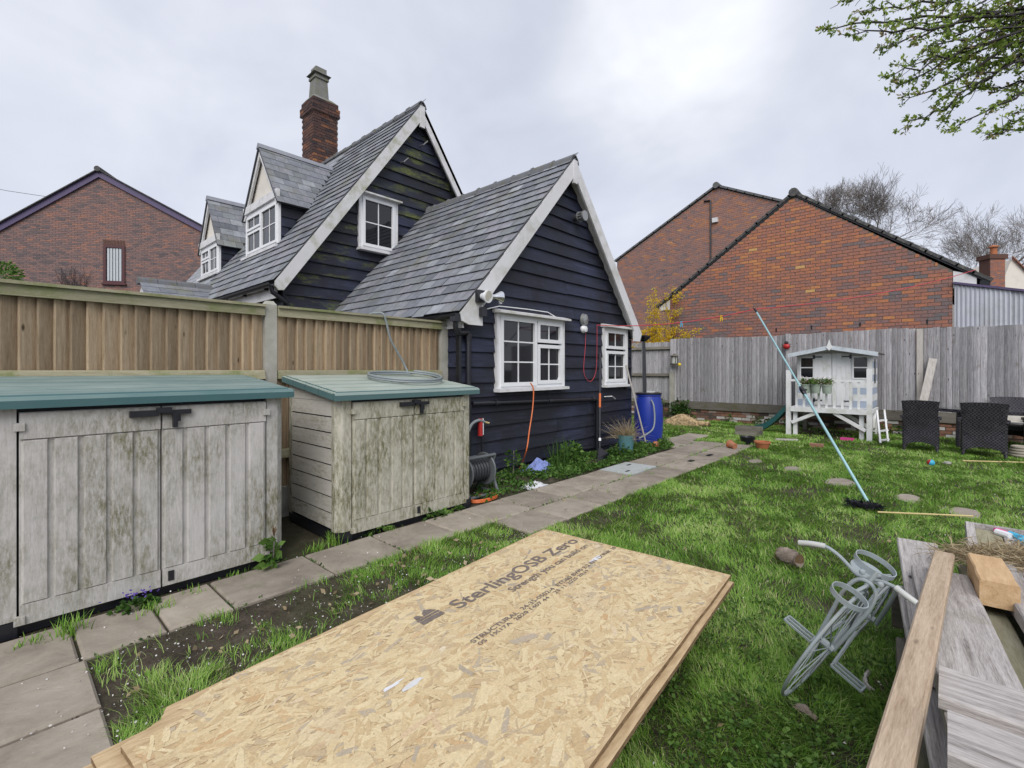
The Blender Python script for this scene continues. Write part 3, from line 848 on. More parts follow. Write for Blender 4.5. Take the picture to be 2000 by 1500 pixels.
# waste pipe along the wall
m = MB(); m.tube([(4.30, YW - .085, 1.05), (7.27, YW - .085, .975), (7.33, YW - .085, .955), (7.34, YW - .085, .88), (7.34, YW - .085, .05)], .032, 10); build(m, 'waste_pipe', 'black_plastic', CO, smooth=True)
for x, z in ((4.75, 1.04), (5.95, 1.01), (7.2, .98)):
    m = MB(); m.tube([(x - .03, YW - .085, z), (x + .03, YW - .085, z - .001)], .042, 10); build(m, 'pipe_collar', 'black_plastic', CO)

# ---- windows facing -Y
def rect_frame(m, x0, x1, z0, z1, y0, y1, wv):
    m.box(x0, x1, y0, y1, z0, z0 + wv); m.box(x0, x1, y0, y1, z1 - wv, z1)
    m.box(x0, x0 + wv, y0, y1, z0 + wv, z1 - wv); m.box(x1 - wv, x1, y0, y1, z0 + wv, z1 - wv)
def light(parent, x0, x1, z0, z1, y, nx, nz, sash=True, wv=.055):
    m = MB(); rect_frame(m, x0, x1, z0, z1, y - (.022 if sash else .0), y + .04, wv); build(m, 'sash_frame', 'white_plastic', parent)
    a0, a1, b0, b1 = x0 + wv, x1 - wv, z0 + wv, z1 - wv
    for i in range(nx):
        for j in range(nz):
            m = MB(); m.box(a0 + (a1 - a0) * i / nx, a0 + (a1 - a0) * (i + 1) / nx, y + .018, y + .024, b0 + (b1 - b0) * j / nz, b0 + (b1 - b0) * (j + 1) / nz)
            build(m, 'pane', 'window_glass', parent)
    bar = .02
    for i in range(1, nx):
        m = MB(); x = a0 + (a1 - a0) * i / nx; m.box(x - bar / 2, x + bar / 2, y + .008, y + .030, b0, b1); build(m, 'glazing_bar', 'white_plastic', parent)
    for j in range(1, nz):
        m = MB(); z = b0 + (b1 - b0) * j / nz; m.box(a0, a1, y + .010, y + .028, z - bar / 2, z + bar / 2); build(m, 'glazing_bar', 'white_plastic', parent)
def window(x0, x1, z0, z1, yw, lights, hood=True):
    y = yw - .07
    m = MB(); rect_frame(m, x0, x1, z0, z1, y, yw + .02, .055)
    o = build(m, 'window', 'white_plastic', CO)
    m = MB(); m.box(x0 + .05, x1 - .05, y + .05, y + .06, z0 + .05, z1 - .05); build(m, 'dark_interior', 'dark_room', o)
    for q in lights: light(o, x0 + .05 + q[0], x0 + .05 + q[1], z0 + .05 + q[2], z0 + .05 + q[3], y + .003, q[4], q[5])
    m = MB(); m.box(x0 - .05, x1 + .05, y - .09, yw, z0 - .045, z0 - .002); build(m, 'sill', 'white_paint', o)
    for q0, q1 in ((x0 - .03, x0 - .001), (x1 + .001, x1 + .03)):
        m = MB(); m.box(q0, q1, y - .01, yw, z0, z1); build(m, 'window_surround', 'white_paint', o)
    if hood:
        m = MB(); m.prism([(x0 - .06, y + .06, z1 + .07), (x0 - .06, y - .11, z1 + .025), (x0 - .06, y - .11, z1 - .005), (x0 - .06, y + .06, z1 + .002)], (x1 - x0 + .14, 0, 0)); build(m, 'hood', 'white_paint_mossy', o)
    return o
w_, h_ = W1[1] - W1[0] - .1, W1[3] - W1[2] - .1
window(*W1, YW, [(0, .80, -.02, h_ + .01, 2, 3), (.82, w_, h_ * .66, h_, 2, 1), (.82, w_, 0, h_ * .63, 2, 2)])
w_, h_ = W2[1] - W2[0] - .1, W2[3] - W2[2] - .1
window(*W2, YW, [(0, w_, h_ * .64, h_, 2, 1), (0, w_, 0, h_ * .60, 2, 2)])
w_, h_ = W3[1] - W3[0] - .1, W3[3] - W3[2] - .1
window(*W3, YG, [(0.0, w_, 0, h_, 2, 2)])

# ---- dormers on the slope facing -X
def dormer(X, y0, y1, zb, ze, za):
    yc = (y0 + y1) / 2; half = (y1 - y0) / 2
    xr = MX - (MZ - za) / msl                       # where its ridge meets the main roof
    xe = MX - (MZ - ze) / msl
    o = MB(); back = xr + .1
    xz = lambda z: MX - (MZ - z) / msl
    # cheeks and gable core
    o.prism([(X + .03, y0 + .02, zb - .05), (X + .03, y0 + .02, ze), (xe + .1, y0 + .02, ze)], (0, y1 - y0 - .04, 0))
    D = build(o, 'dormer', 'black_board', CO)
    n = 5
    for k in range(n):                               # boards on the near cheek
        z = zb + (ze - zb) * k / n; z2 = z + (ze - zb) / n + .02
        m = MB(); m.prism([(X + .02, y0 + .012, z), (X + .02, y0 - .022, z), (X + .02, y0 + .002, z2), (X + .02, y0 + .012, z2)], (max(.05, xz(z + .03) - X), 0, 0)); build(m, 'weatherboard', 'black_board', D)
    # gable panel and bargeboards
    m = MB(); m.prism([(X + .03, y0 + .04, ze + .05), (X + .03, y1 - .04, ze + .05), (X + .03, yc, za - .1)], (.06, 0, 0)); build(m, 'gable_panel', 'cream_render', D)
    ov = .10
    for sgn in (-1, 1):
        ye = yc + sgn * (half + ov)
        drop = (za - ze) / half * (half + ov)
        m = MB(); m.prism([(X - .06, ye, za - drop), (X - .06, yc, za), (X - .06, yc, za - .24), (X - .06, ye - sgn * .14, za - drop - .0)], (.045, 0, 0)); build(m, 'bargeboard', 'white_paint', D)
        # roof slope of the dormer
        z_e = za - drop
        m = MB(); e0 = Vector((X - .09, ye, z_e)); r0 = Vector((X - .09, yc, za)); r1 = Vector((xr + .06, yc, za)); e1 = Vector((xz(z_e) + .06, ye, z_e))
        nn = (r0 - e0).cross(r1 - r0).normalized()
        if nn.z < 0: nn = -nn
        m.add([e0, r0, r1, e1, e0 - nn * .04, r0 - nn * .04, r1 - nn * .04, e1 - nn * .04], [(0, 1, 2, 3), (7, 6, 5, 4), (0, 4, 5, 1), (0, 3, 7, 4), (1, 5, 6, 2), (3, 2, 6, 7)]); build(m, 'dormer_roof', 'dark_plastic', D)
        if sgn < 0:
            L = (r0 - e0).length; u = (r0 - e0).normalized(); rows = int(L / .2)
            for r_ in range(rows + 1):
                b = r_ * .2 - .02
                if b > L - .06: break
                xend = xz((e0 + u * b).z) + .04; x = X - .10 + (0 if r_ % 2 else -.14)
                while x < xend - .03:
                    a0 = max(x, X - .10); a1 = min(x + .29, xend)
                    if a1 - a0 > .04:
                        q = lambda a, bb, h: Vector((a, e0.y, e0.z)) + u * (b + bb) + nn * h
                        Ls = min(.34, L - b)
                        mm = MB(); mm.hexa([q(a0 + .003, 0, .012), q(a1 - .003, 0, .012), q(a1 - .003, Ls, .002), q(a0 + .003, Ls, .002), q(a0 + .003, random.uniform(-.004, .004), .021), q(a1 - .003, 0, .021), q(a1 - .003, Ls, .010), q(a0 + .003, Ls, .010)])
                        build(mm, 'slate', 'slate', D)
                    x += .29
    m = MB(); m.prism([(X - .1, yc - .09, za - .07), (X - .1, yc, za + .05), (X - .1, yc + .09, za - .07)], (xr - X + .16, 0, 0)); build(m, 'ridge_roll', 'lead', D)
    m = MB(); m.box(X - .075, X - .01, y0 - .03, y1 + .03, ze - .02, ze + .14); build(m, 'fascia', 'white_paint', D)
    # window
    m = MB()
    def fr(y_0, y_1, z_0, z_1, wv, xa, xb):
        m.box(xa, xb, y_0, y_1, z_0, z_0 + wv); m.box(xa, xb, y_0, y_1, z_1 - wv, z_1); m.box(xa, xb, y_0, y_0 + wv, z_0 + wv, z_1 - wv); m.box(xa, xb, y_1 - wv, y_1, z_0 + wv, z_1 - wv)
    fr(y0, y1, zb, ze - .02, .08, X - .03, X + .05)
    ym = yc; fr(y0 + .08, ym - .01, zb + .08, ze - .1, .05, X - .045, X + .03)
    fr(ym + .01, y1 - .08, zb + .08, zb + .08 + (ze - zb - .18) * .58, .05, X - .04, X + .03); fr(ym + .01, y1 - .08, zb + .08 + (ze - zb - .18) * .62, ze - .1, .05, X - .045, X + .03)
    m.box(X - .03, X + .03, ym - .011, ym + .011, zb + .08, ze - .1)
    build(m, 'window_frame', 'white_plastic', D)
    m = MB(); m.box(X - .012, X - .004, y0 + .1, ym - .03, zb + .1, ze - .12); build(m, 'pane', 'window_glass', D)
    m = MB(); m.box(X - .012, X - .004, ym + .03, y1 - .1, zb + .1, zb + .08 + (ze - zb - .18) * .56); build(m, 'pane', 'window_glass', D)
    m = MB(); m.box(X - .012, X - .004, ym + .03, y1 - .1, zb + .1 + (ze - zb - .18) * .62, ze - .12); build(m, 'pane', 'window_glass', D)
    for yy in ((y0 + ym) / 2 + .02, (y1 + ym) / 2 - .02):
        m = MB(); m.box(X - .026, X - .013, yy - .009, yy + .009, zb + .12, ze - .13); build(m, 'glazing_bar', 'white_plastic', D)
    m = MB(); zz = (zb + ze) / 2; m.box(X - .024, X - .014, y0 + .12, ym - .05, zz - .009, zz + .009); build(m, 'glazing_bar', 'white_plastic', D)
    m = MB(); m.box(X - .12, X + .02, y0 - .05, y1 + .05, zb - .05, zb); build(m, 'sill', 'white_paint', D)
dormer(*D1); dormer(*D2)

# ---- chimney, brick by brick
def brick_boxes(m_ind, parent, mat, x0, x1, y0, y1, z0, z1, course=.078, bl=.225, ind=True):
    z = z0; r = 0
    while z < z1 - .03:
        h = course - .011
        off = (r % 2) * bl / 2
        for face in ('y', 'x'):
            a0, a1 = (x0, x1) if face == 'y' else (y0, y1)
            a = a0 - off
            while a < a1 - .02:
                s0, s1 = max(a, a0), min(a + bl - .010, a1)
                if s1 - s0 > .03:
                    pr = random.uniform(0, .007); m = MB(); tone = min(1, max(0, random.gauss(.35, .20) + (.35 if z < z0 + (z1 - z0) * .25 and z0 < 7.5 else 0)))
                    if face == 'y': m.box(s0, s1, y0 - pr, y0 + .04, z, z + h, tone)
                    else: m.box(x0 - pr, x0 + .04, s0 + (.05 if s0 < y0 + .04 else 0), s1, z, z + h, tone)
                    build(m, 'brick', mat, parent)
                a += bl
        z += course; r += 1
cx0, cx1, cy0, cy1 = 5.90, 6.60, 12.70, 13.40
m = MB(); m.box(cx0 + .012, cx1, cy0 + .012, cy1, 6.6, 8.96); CH = build(m, 'chimney', 'mortar', CO)
brick_boxes(None, CH, 'brick_old', cx0, cx1, cy0, cy1, 6.95, 8.56)
m = MB(); m.box(cx0 - .03, cx1 + .045, cy0 - .03, cy1 + .045, 8.57, 8.79); build(m, 'chimney_core', 'mortar', CH)
brick_boxes(None, CH, 'brick_old', cx0 - .045, cx1 + .045, cy0 - .045, cy1 + .045, 8.575, 8.80)
brick_boxes(None, CH, 'brick_old', cx0 - .012, cx1 + .01, cy0 - .012, cy1 + .01, 8.80, 8.95)
m = MB(); px0, px1, py0, py1 = 6.02, 6.42, 12.86, 13.26
m.hexa([(cx0 - .01, cy0 - .01, 8.95), (cx1 + .01, cy0 - .01, 8.95), (cx1 + .01, cy1, 8.95), (cx0 - .01, cy1, 8.95), (px0 - .06, py0 - .06, 9.06), (px1 + .06, py0 - .06, 9.06), (px1 + .06, py1 + .06, 9.06), (px0 - .06, py1 + .06, 9.06)]); build(m, 'flaunching', 'chimney_stone', CH)
m = MB(); q = .02
m.hexa([(px0, py0, 9.05), (px1, py0, 9.05), (px1, py1, 9.05), (px0, py1, 9.05), (px0 + .03, py0 + .03, 9.6), (px1 - .03, py0 + .03, 9.6), (px1 - .03, py1 - .03, 9.6), (px0 + .03, py1 - .03, 9.6)])
m.box(px0 - .0, px1 + .0, py0 - .0, py1 + .0, 9.6, 9.66); m.box(px0 + .02, px1 - .02, py0 + .02, py1 - .02, 9.66, 9.73)
m.hexa([(px0 - .05, py0 - .05, 9.73), (px1 + .05, py0 - .05, 9.73), (px1 + .05, py1 + .05, 9.73), (px0 - .05, py1 + .05, 9.73), (px0 + .04, py0 + .04, 9.80), (px1 - .04, py0 + .04, 9.80), (px1 - .04, py1 - .04, 9.80), (px0 + .04, py1 - .04, 9.80)])
m.box(px0 + .045, px1 - .045, py0 + .045, py1 - .045, 9.8, 9.93); build(m, 'chimney_pot', 'chimney_stone', CH)

# ---- porch roof beyond the fence, ridge running out from the main wall
PR = MB(); PR.prism([(2.15, 12.5 - .9, 2.75), (2.15, 12.5, 3.36), (2.15, 12.5 + .9, 2.75)], (1.3, 0, 0)); PO = build(PR, 'porch_roof', 'white_paint', CO)
L = math.hypot(.95, .64); u = Vector((0, .95, .64)) / L; nn = Vector((0, -.64, .95)) / L
for r_ in range(5):
    b = r_ * .22; x = 2.08 - (0 if r_ % 2 else .15)
    while x < 3.4:
        a0, a1 = max(x, 2.08), min(x + .3, 3.4)
        if a1 - a0 > .05:
            q = lambda a, bb, h: Vector((a, 12.5 - .98, 2.72)) + u * (b + bb) + nn * h
            m = MB(); Ls = min(.36, L - b); m.hexa([q(a0, 0, .014), q(a1 - .006, 0, .014), q(a1 - .006, Ls, .003), q(a0, Ls, .003), q(a0, 0, .024), q(a1 - .006, 0, .024), q(a1 - .006, Ls, .013), q(a0, Ls, .013)]); build(m, 'slate', 'slate', PO)
        x += .3
x = 2.06
while x < 3.35:
    m = MB(); m.prism([(x, 12.37, 3.30), (x, 12.42, 3.40), (x, 12.5, 3.45), (x, 12.58, 3.40), (x, 12.63, 3.30)], (.33, 0, 0)); build(m, 'ridge_tile', 'ridge_tile', PO); x += .34

# ---- lamps and fittings on the gable
FL = thing('security_light', (4.35, 4.5, 2.3), 'twin-headed security floodlight on the foot of the white bargeboard', 'light')
p = PY(946, 578, YB - .10)
def cone(m, c, d, r0, r1, L, n=18):
    c = Vector(c); d = Vector(d).normalized()
    m.tube([c, c + d * L * .35, c + d * L * .9, c + d * L], [r0, r0 * 1.25, r1, r1], n)
m = MB(); m.box(p.x - .07, p.x + .05, YB - .06, YB, p.z - .08, p.z + .08); build(m, 'bracket', 'black_plastic', FL)
m = MB(); cone(m, p + Vector((.0, .05, .0)), (.1, -1, -.1), .04, .085, .12); build(m, 'lamp_head', 'white_plastic', FL, smooth=True)
m = MB(); m.tube([p + Vector((.007, -.062, -.006)), p + Vector((.009, -.074, -.008))], .068, 16); build(m, 'lens', 'lamp_glass', FL)
m = MB(); cone(m, p + Vector((.10, -.02, .0)), (1, -.25, .0), .028, .085, .16); build(m, 'lamp_head', 'chrome', FL, smooth=True)
m = MB(); m.box(p.x - .01, p.x + .08, YB - .07, YB - .01, p.z - .26, p.z - .14); build(m, 'sensor', 'black_plastic', FL)
m = MB(); q0 = Vector((p.x + .03, YB - .03, p.z - .12)); m.tube([q0, q0 + Vector((.12, .08, -.03)), PY(975, 598, YW - .05), PY(1030, 604, YW - .05), PY(1070, 610, YW - .05), PY(1090, 622, YW - .07), PY(1098, 640, YW - .07), PY(1094, 680, YW - .06), PY(1092, 735, YW - .06), PY(1087, 748, YW - .06)], .008, 6)
build(m, 'lamp_cable', 'white_plastic', None, 'white cable draped over and down beside the larger gable window', 'cable')
LB = thing('bulkhead_lamp', (7.0, 4.65, 2.1), 'grey oval wall lamp with a round sensor between the two gable windows', 'light')
m = MB(); c = PY(1139, 625, YW - .06); m.lathe([(.0, -.04), (.06, -.04), (.085, 0), (.07, .06), (.0, .075)], c, 18, Matrix.Rotation(math.pi / 2, 3, 'X'), sx=1, sy=1.35); build(m, 'lamp_body', 'pewter', LB, smooth=True)
m = MB(); c = PY(1140, 643, YW - .07); m.lathe([(0, -.05), (.055, -.04), (.07, 0), (.05, .05), (0, .06)], c, 16, Matrix.Rotation(math.pi / 2, 3, 'X')); build(m, 'sensor', 'white_plastic', LB, smooth=True)
VT = thing('vent_cowl', (6.72, 4.6, 4.0), 'round grey flue vent cowl high on the gable wall', 'vent')
c = PY(1119, 427, YW - .02)
m = MB(); m.tube([c + Vector((0, .01, 0)), c + Vector((.0, -.16, .0))], .055, 14); build(m, 'duct', 'dark_plastic', VT)
m = MB()
for i in range(10):
    a = 2 * math.pi * i / 10; d = Vector((math.cos(a), 0, math.sin(a))) * .07
    m.tube([c + d + Vector((0, -.13, 0)), c + d + Vector((0, -.23, 0))], .010, 5)
m.tube([c + Vector((0, -.225, 0)), c + Vector((0, -.25, 0))], .085, 16); m.tube([c + Vector((0, -.12, 0)), c + Vector((0, -.14, 0))], .085, 16); build(m, 'cowl', 'pewter', VT)
# ================================================================== TIMBER FENCE BEHIND THE SHEDS
YF = 4.98
TF = thing('timber_fence', (1.9, YF, 0), 'tan close-board timber fence with concrete posts behind the two storage sheds', 'fence')
for x0, x1 in ((-2.3, -.33), (-.19, 1.80), (1.925, 4.0)):
    x = x0 + .0
    while x < x1 - .02:
        wd = min(random.uniform(.088, .112), x1 - x); m = MB(); dz = random.uniform(-.006, .006); e = random.uniform(0, .006)
        m.prism([(x, YF + .012, .32), (x, YF - .030 - e, .32), (x + .012, YF - .032 - e, .32), (x + wd - .002, YF + .002, .32), (x + wd + .010, YF + .004, .32), (x + wd + .010, YF + .010, .32)], (0, 0, 1.76 + dz)); build(m, 'fence_board', 'fence_timber', TF)
        x += wd
    m = MB(); m.box(x0, x1, YF - .075, YF - .04, 2.03, 2.11); build(m, 'fence_rail', 'fence_rail', TF)
    m = MB(); m.prism([(x0, YF - .10, 2.112), (x0, YF + .05, 2.112), (x0, YF + .05, 2.128), (x0, YF - .10, 2.136)], (x1 - x0, 0, 0)); build(m, 'capping_rail', 'fence_rail', TF)
    for z in (1.41, .62):
        m = MB(); m.prism([(x0, YF - .039, z), (x0, YF - .09, z), (x0, YF - .07, z + .075), (x0, YF - .039, z + .085)], (x1 - x0, 0, 0)); build(m, 'fence_rail', 'fence_rail', TF)
    m = MB(); m.box(x0, x1, YF - .03, YF + .01, .01, .31); build(m, 'gravel_board', 'concrete_post', TF)
for x in (-.26, 1.862, 4.06):
    m = MB(); m.box(x - .055, x + .055, YF - .06, YF + .05, 0, 2.14)
    m.hexa([(x - .055, YF - .06, 2.141), (x + .055, YF - .06, 2.141), (x + .055, YF + .05, 2.141), (x - .055, YF + .05, 2.141), (x - .03, YF - .035, 2.18), (x + .03, YF - .035, 2.18), (x + .03, YF + .025, 2.18), (x - .03, YF + .025, 2.18)])
    build(m, 'fence_post', 'concrete_post', TF)

# ================================================================== STORAGE SHEDS
def shed(x0, x1, zf, zb, skin, label):
    yf, yb = 3.83, 4.80; lidm = 'shed_lid' if skin == 'shed_plastic' else 'shed_lid_pale'
    o = thing('storage_shed', ((x0 + x1) / 2, yf, 0), label, 'storage shed', 'plastic storage sheds along the fence')
    m = MB(); m.box(x0 + .0, x1 - .0, yf + .02, yb, .01, .10); build(m, 'base', 'black_plastic', o)
    m = MB(); m.prism([(x0 + .03, yf + .06, .08), (x0 + .03, yb - .02, .08), (x0 + .03, yb - .02, zb), (x0 + .03, yf + .06, zf)], (x1 - x0 - .06, 0, 0)); build(m, 'body', 'dark_plastic', o)
    jm = .135
    for s, xa, xb in ((-1, x0, x0 + jm), (1, x1 - jm, x1)):       # chamfered corner posts
        q = .05
        pts = [(xa, yf + .10), (xa, yf + q), (xa + q, yf), (xb - .006, yf), (xb - .006, yf + .10)] if s < 0 else [(xa + .006, yf + .10), (xa + .006, yf), (xb - q, yf), (xb, yf + q), (xb, yf + .10)]
        m = MB(); m.prism([(a, b, .10) for a, b in pts], (0, 0, zf - .10)); build(m, 'corner_post', skin, o)
        m = MB(); m.prism([(a + (.004 if a > (xa + xb) / 2 else -.004), b - .006, .008) for a, b in pts], (0, 0, .088)); build(m, 'corner_foot', 'black_plastic', o)
    xm = (x0 + x1) / 2; d0, d1 = x0 + jm + .004, x1 - jm - .004
    for k, (a, b) in enumerate(((d0, xm - .004), (xm + .004, d1))):
        m = MB(); m.box(a, b, yf - .002, yf + .045, .07, zf - .02); D = build(m, 'door', skin, o)
        m = MB(); m.box(a + .0015, b - .0015, yf - .018, yf - .0025, zf - .17, zf - .024); build(m, 'door_rail', skin, D)
        m = MB(); m.box(a + .0015, b - .0015, yf - .018, yf - .0025, .072, .185); build(m, 'door_rail', skin, D)
        n = 5; wd = (b - a) / n
        for i in range(n):
            m = MB(); p0, p1 = a + i * wd + .009, a + (i + 1) * wd - .009; c = .009
            m.add([(p0, yf - .002, .187), (p1, yf - .002, .187), (p1, yf - .002, zf - .172), (p0, yf - .002, zf - .172), (p0 + c, yf - .017, .19), (p1 - c, yf - .017, .19), (p1 - c, yf - .017, zf - .182), (p0 + c, yf - .017, zf - .182)],
                  [(4, 5, 6, 7), (0, 1, 5, 4), (1, 2, 6, 5), (2, 3, 7, 6), (3, 0, 4, 7)]); build(m, 'door_plank', skin, D)
        hx = a if k == 0 else b
        for z in (.10, zf - .10):
            m = MB(); m.box(hx - .022, hx + .022, yf - .032, yf - .001, z - .022, z + .022); build(m, 'hinge', skin, D)
    m = MB(); m.box(xm + .035, xm + .068, yf - .024, yf - .0185, .10, .165); build(m, 'door_lock', 'black_plastic', o)
    # latch
    z = zf - .062
    L = MB(); L.box(xm - .17, xm - .02, yf - .055, yf - .019, z - .02, z + .02); LT = build(L, 'latch', 'black_plastic', o)
    m = MB(); m.box(xm - .005, xm + .16, yf - .05, yf - .019, z - .014, z + .016); build(m, 'latch_bolt', 'black_plastic', LT)
    m = MB(); m.box(xm - .03, xm + .05, yf - .062, yf - .019, z + .002, z + .034); build(m, 'latch_keeper', 'black_plastic', LT)
    m = MB(); m.box(xm + .055, xm + .082, yf - .058, yf - .03, z - .10, z - .012); m.box(xm + .082, xm + .10, yf - .05, yf - .03, z - .06, z - .014); build(m, 'latch_handle', 'black_plastic', LT)
    # side boards (near side faces -X)
    n = 8; zz0 = .12
    for sx in (-1, 1):
        X = x0 if sx < 0 else x1
        for i in range(n):
            za = zz0 + (zf - .12 - .0) * i / n; zb_ = zz0 + (zf - .12) * (i + 1) / n - .012
            m = MB(); e = .012 * sx
            m.hexa([(X - .01 * sx, yf + .11, za), (X - .01 * sx, yb - .06, za), (X - .01 * sx + .008 * sx, yb - .06, za), (X - .01 * sx + .008 * sx, yf + .11, za),
                    (X - .01 * sx, yf + .11, zb_ + .0), (X - .01 * sx, yb - .06, zb_ + .0), (X - .014 * sx + .008 * sx, yb - .06, zb_), (X - .014 * sx + .008 * sx, yf + .11, zb_)]); build(m, 'side_board', 'shed_plastic_side', o)
        m = MB(); m.prism([(X - .02 * sx, yf + .105, zf - .01), (X - .02 * sx, yb - .02, zf - .01), (X - .02 * sx, yb - .02, zb - .01), (X - .02 * sx, yf + .105, zf + .0)], (.018 * sx, 0, 0)); build(m, 'side_gable', 'shed_plastic_side', o)
        m = MB(); m.box(min(X - .012 * sx, X), max(X - .012 * sx, X), yb - .058, yb, .10, zb - .02); build(m, 'back_post', skin, o)
    # lid: sloping, with planks along it
    yl0, yl1 = yf - .065, yb + .05; s = (zb - zf) / (yb - yf)
    zt = lambda y: zf + (y - yf) * s
    m = MB(); e = .05
    m.prism([(x0 - e, yl0, zt(yl0) + .01), (x0 - e, yl1, zt(yl1) + .01), (x0 - e, yl1, zt(yl1) + .065), (x0 - e, yl0 + .02, zt(yl0) + .075), (x0 - e, yl0, zt(yl0) + .055)], (x1 - x0 + 2 * e, 0, 0)); LD = build(m, 'lid', lidm, o)
    n = 5
    for i in range(n):
        a = yl0 + .03 + (yl1 - yl0 - .04) * i / n; b = yl0 + .03 + (yl1 - yl0 - .04) * (i + 1) / n - .01
        m = MB(); t0 = lambda y: zt(y) + .075 - (y - yl0) * .008
        m.prism([(x0 - e + .03, a, t0(a) - .002), (x0 - e + .03, b, t0(b) - .002), (x0 - e + .03, b - .006, t0(b) + .008), (x0 - e + .03, a + .006, t0(a) + .008)], (x1 - x0 + 2 * e - .06, 0, 0)); build(m, 'lid_plank', lidm, LD)
    for i in range(4):
        a = yl0 + .03 + (yl1 - yl0 - .05) * i / 4; b = a + (yl1 - yl0 - .05) / 4 - .014
        for X, q in ((x0 - e, -1), (x1 + e, 1)):
            m = MB(); m.prism([(X, a, zt(a) + .014), (X, b, zt(b) + .014), (X, b, zt(b) + .068), (X, a, zt(a) + .068)], (.014 * q, 0, 0)); build(m, 'lid_end_cap', lidm, LD)
    return o
shed(-.035, 1.545, 1.28, 1.375, 'shed_plastic', 'grey-beige plastic storage shed with teal lid, nearest the camera')
shed(1.985, 3.545, 1.235, 1.365, 'shed_plastic_green', 'green-stained plastic storage shed with teal lid, beside the cottage, hose on top')

# ================================================================== REAR FENCE, LOW WALL
XF = 14.18
RF = thing('grey_fence', (XF, 3, 0), 'tall weathered grey board fence behind the playhouse and wicker chairs', 'fence')
y = -3.6
while y < 6.16:
    wd = random.uniform(.088, .125); top = 2.43 + .02 * math.sin(y * 1.3) + random.uniform(-.012, .012); m = MB(); e = random.uniform(0, .012)
    m.prism([(XF + .0, y, .56), (XF - .026 - e, y, .56), (XF - .024 - e, y + wd * .4, .56), (XF - .014, y + wd - .006, .56), (XF + .0, y + wd - .004, .56)], (0, 0, top - .56)); build(m, 'fence_board', 'grey_fence', RF)
    y += wd
for a, b in ((-3.6, .4), (.52, 3.03), (3.13, 6.15)):
    m = MB(); m.box(XF - .06, XF - .002, a, b, .33, .56); build(m, 'gravel_board', 'grey_rail', RF)
for yy, z1 in ((.46, 2.42), (3.08, 2.44)):
    m = MB(); m.box(XF - .10, XF - .035, yy - .055, yy + .055, .05, z1); build(m, 'fence_post', 'pale_timber_upright' if yy < 1 else 'grey_fence', RF)
m = MB(); m.box(XF - .13, XF - .01, 6.17, 6.30, 0, 1.45); build(m, 'fence_post', 'concrete_post', RF)
m = MB(); m.box(XF - .09, XF - .01, 6.18, 6.29, 1.45, 2.44); build(m, 'fence_post', 'grey_fence', RF)
# short section seen between the cottage and the post, its rails facing the garden
SF = thing('railed_fence', (XF, 7.4, 0), 'short grey fence panel with horizontal rails beside the cottage corner', 'fence')
y = 6.32
while y < 9.0:
    wd = random.uniform(.09, .12); m = MB(); m.prism([(XF + .03, y, .5), (XF + .008, y, .5), (XF + .018, y + wd + .005, .5), (XF + .03, y + wd + .005, .5)], (0, 0, 1.86 + random.uniform(-.01, .01))); build(m, 'fence_board', 'grey_fence', SF); y += wd
for z in (2.14, 1.30, .48):
    m = MB(); m.prism([(XF + .006, 6.31, z), (XF - .06, 6.31, z), (XF - .04, 6.31, z + .07), (XF + .006, 6.31, z + .085)], (0, 2.7, 0)); build(m, 'fence_rail', 'grey_rail', SF)
# dwarf brick wall under the fences
DW = thing('garden_wall', (XF + .05, 3, 0), 'low old brick garden wall under the grey fence, some bricks whitewashed', 'wall')
m = MB(); m.box(XF + .012, XF + .2, -3.6, 9, -.02, .33); build(m, 'wall_core', 'mortar_dark', DW)
bm_ = []
for k in range(10):
    m = MB(); m.box(-.0, .06, -.108, .108, 0, .066, k / 9); bm_.append(local_mesh(m, 'brick', 'brick_wall_low'))
for r_ in range(4):
    y = -3.5 + (.115 if r_ % 2 else 0)
    while y < 8.6:
        if -1.2 < y < 7.9: inst('brick', bm_[min(9, int(10 * random.random() ** (1.6 if y > 5 else 1.0)))], DW, (XF - .002 - random.uniform(0, .012), y, .004 + r_ * .08), (0, 0, random.uniform(-.02, .02)))
        y += .228

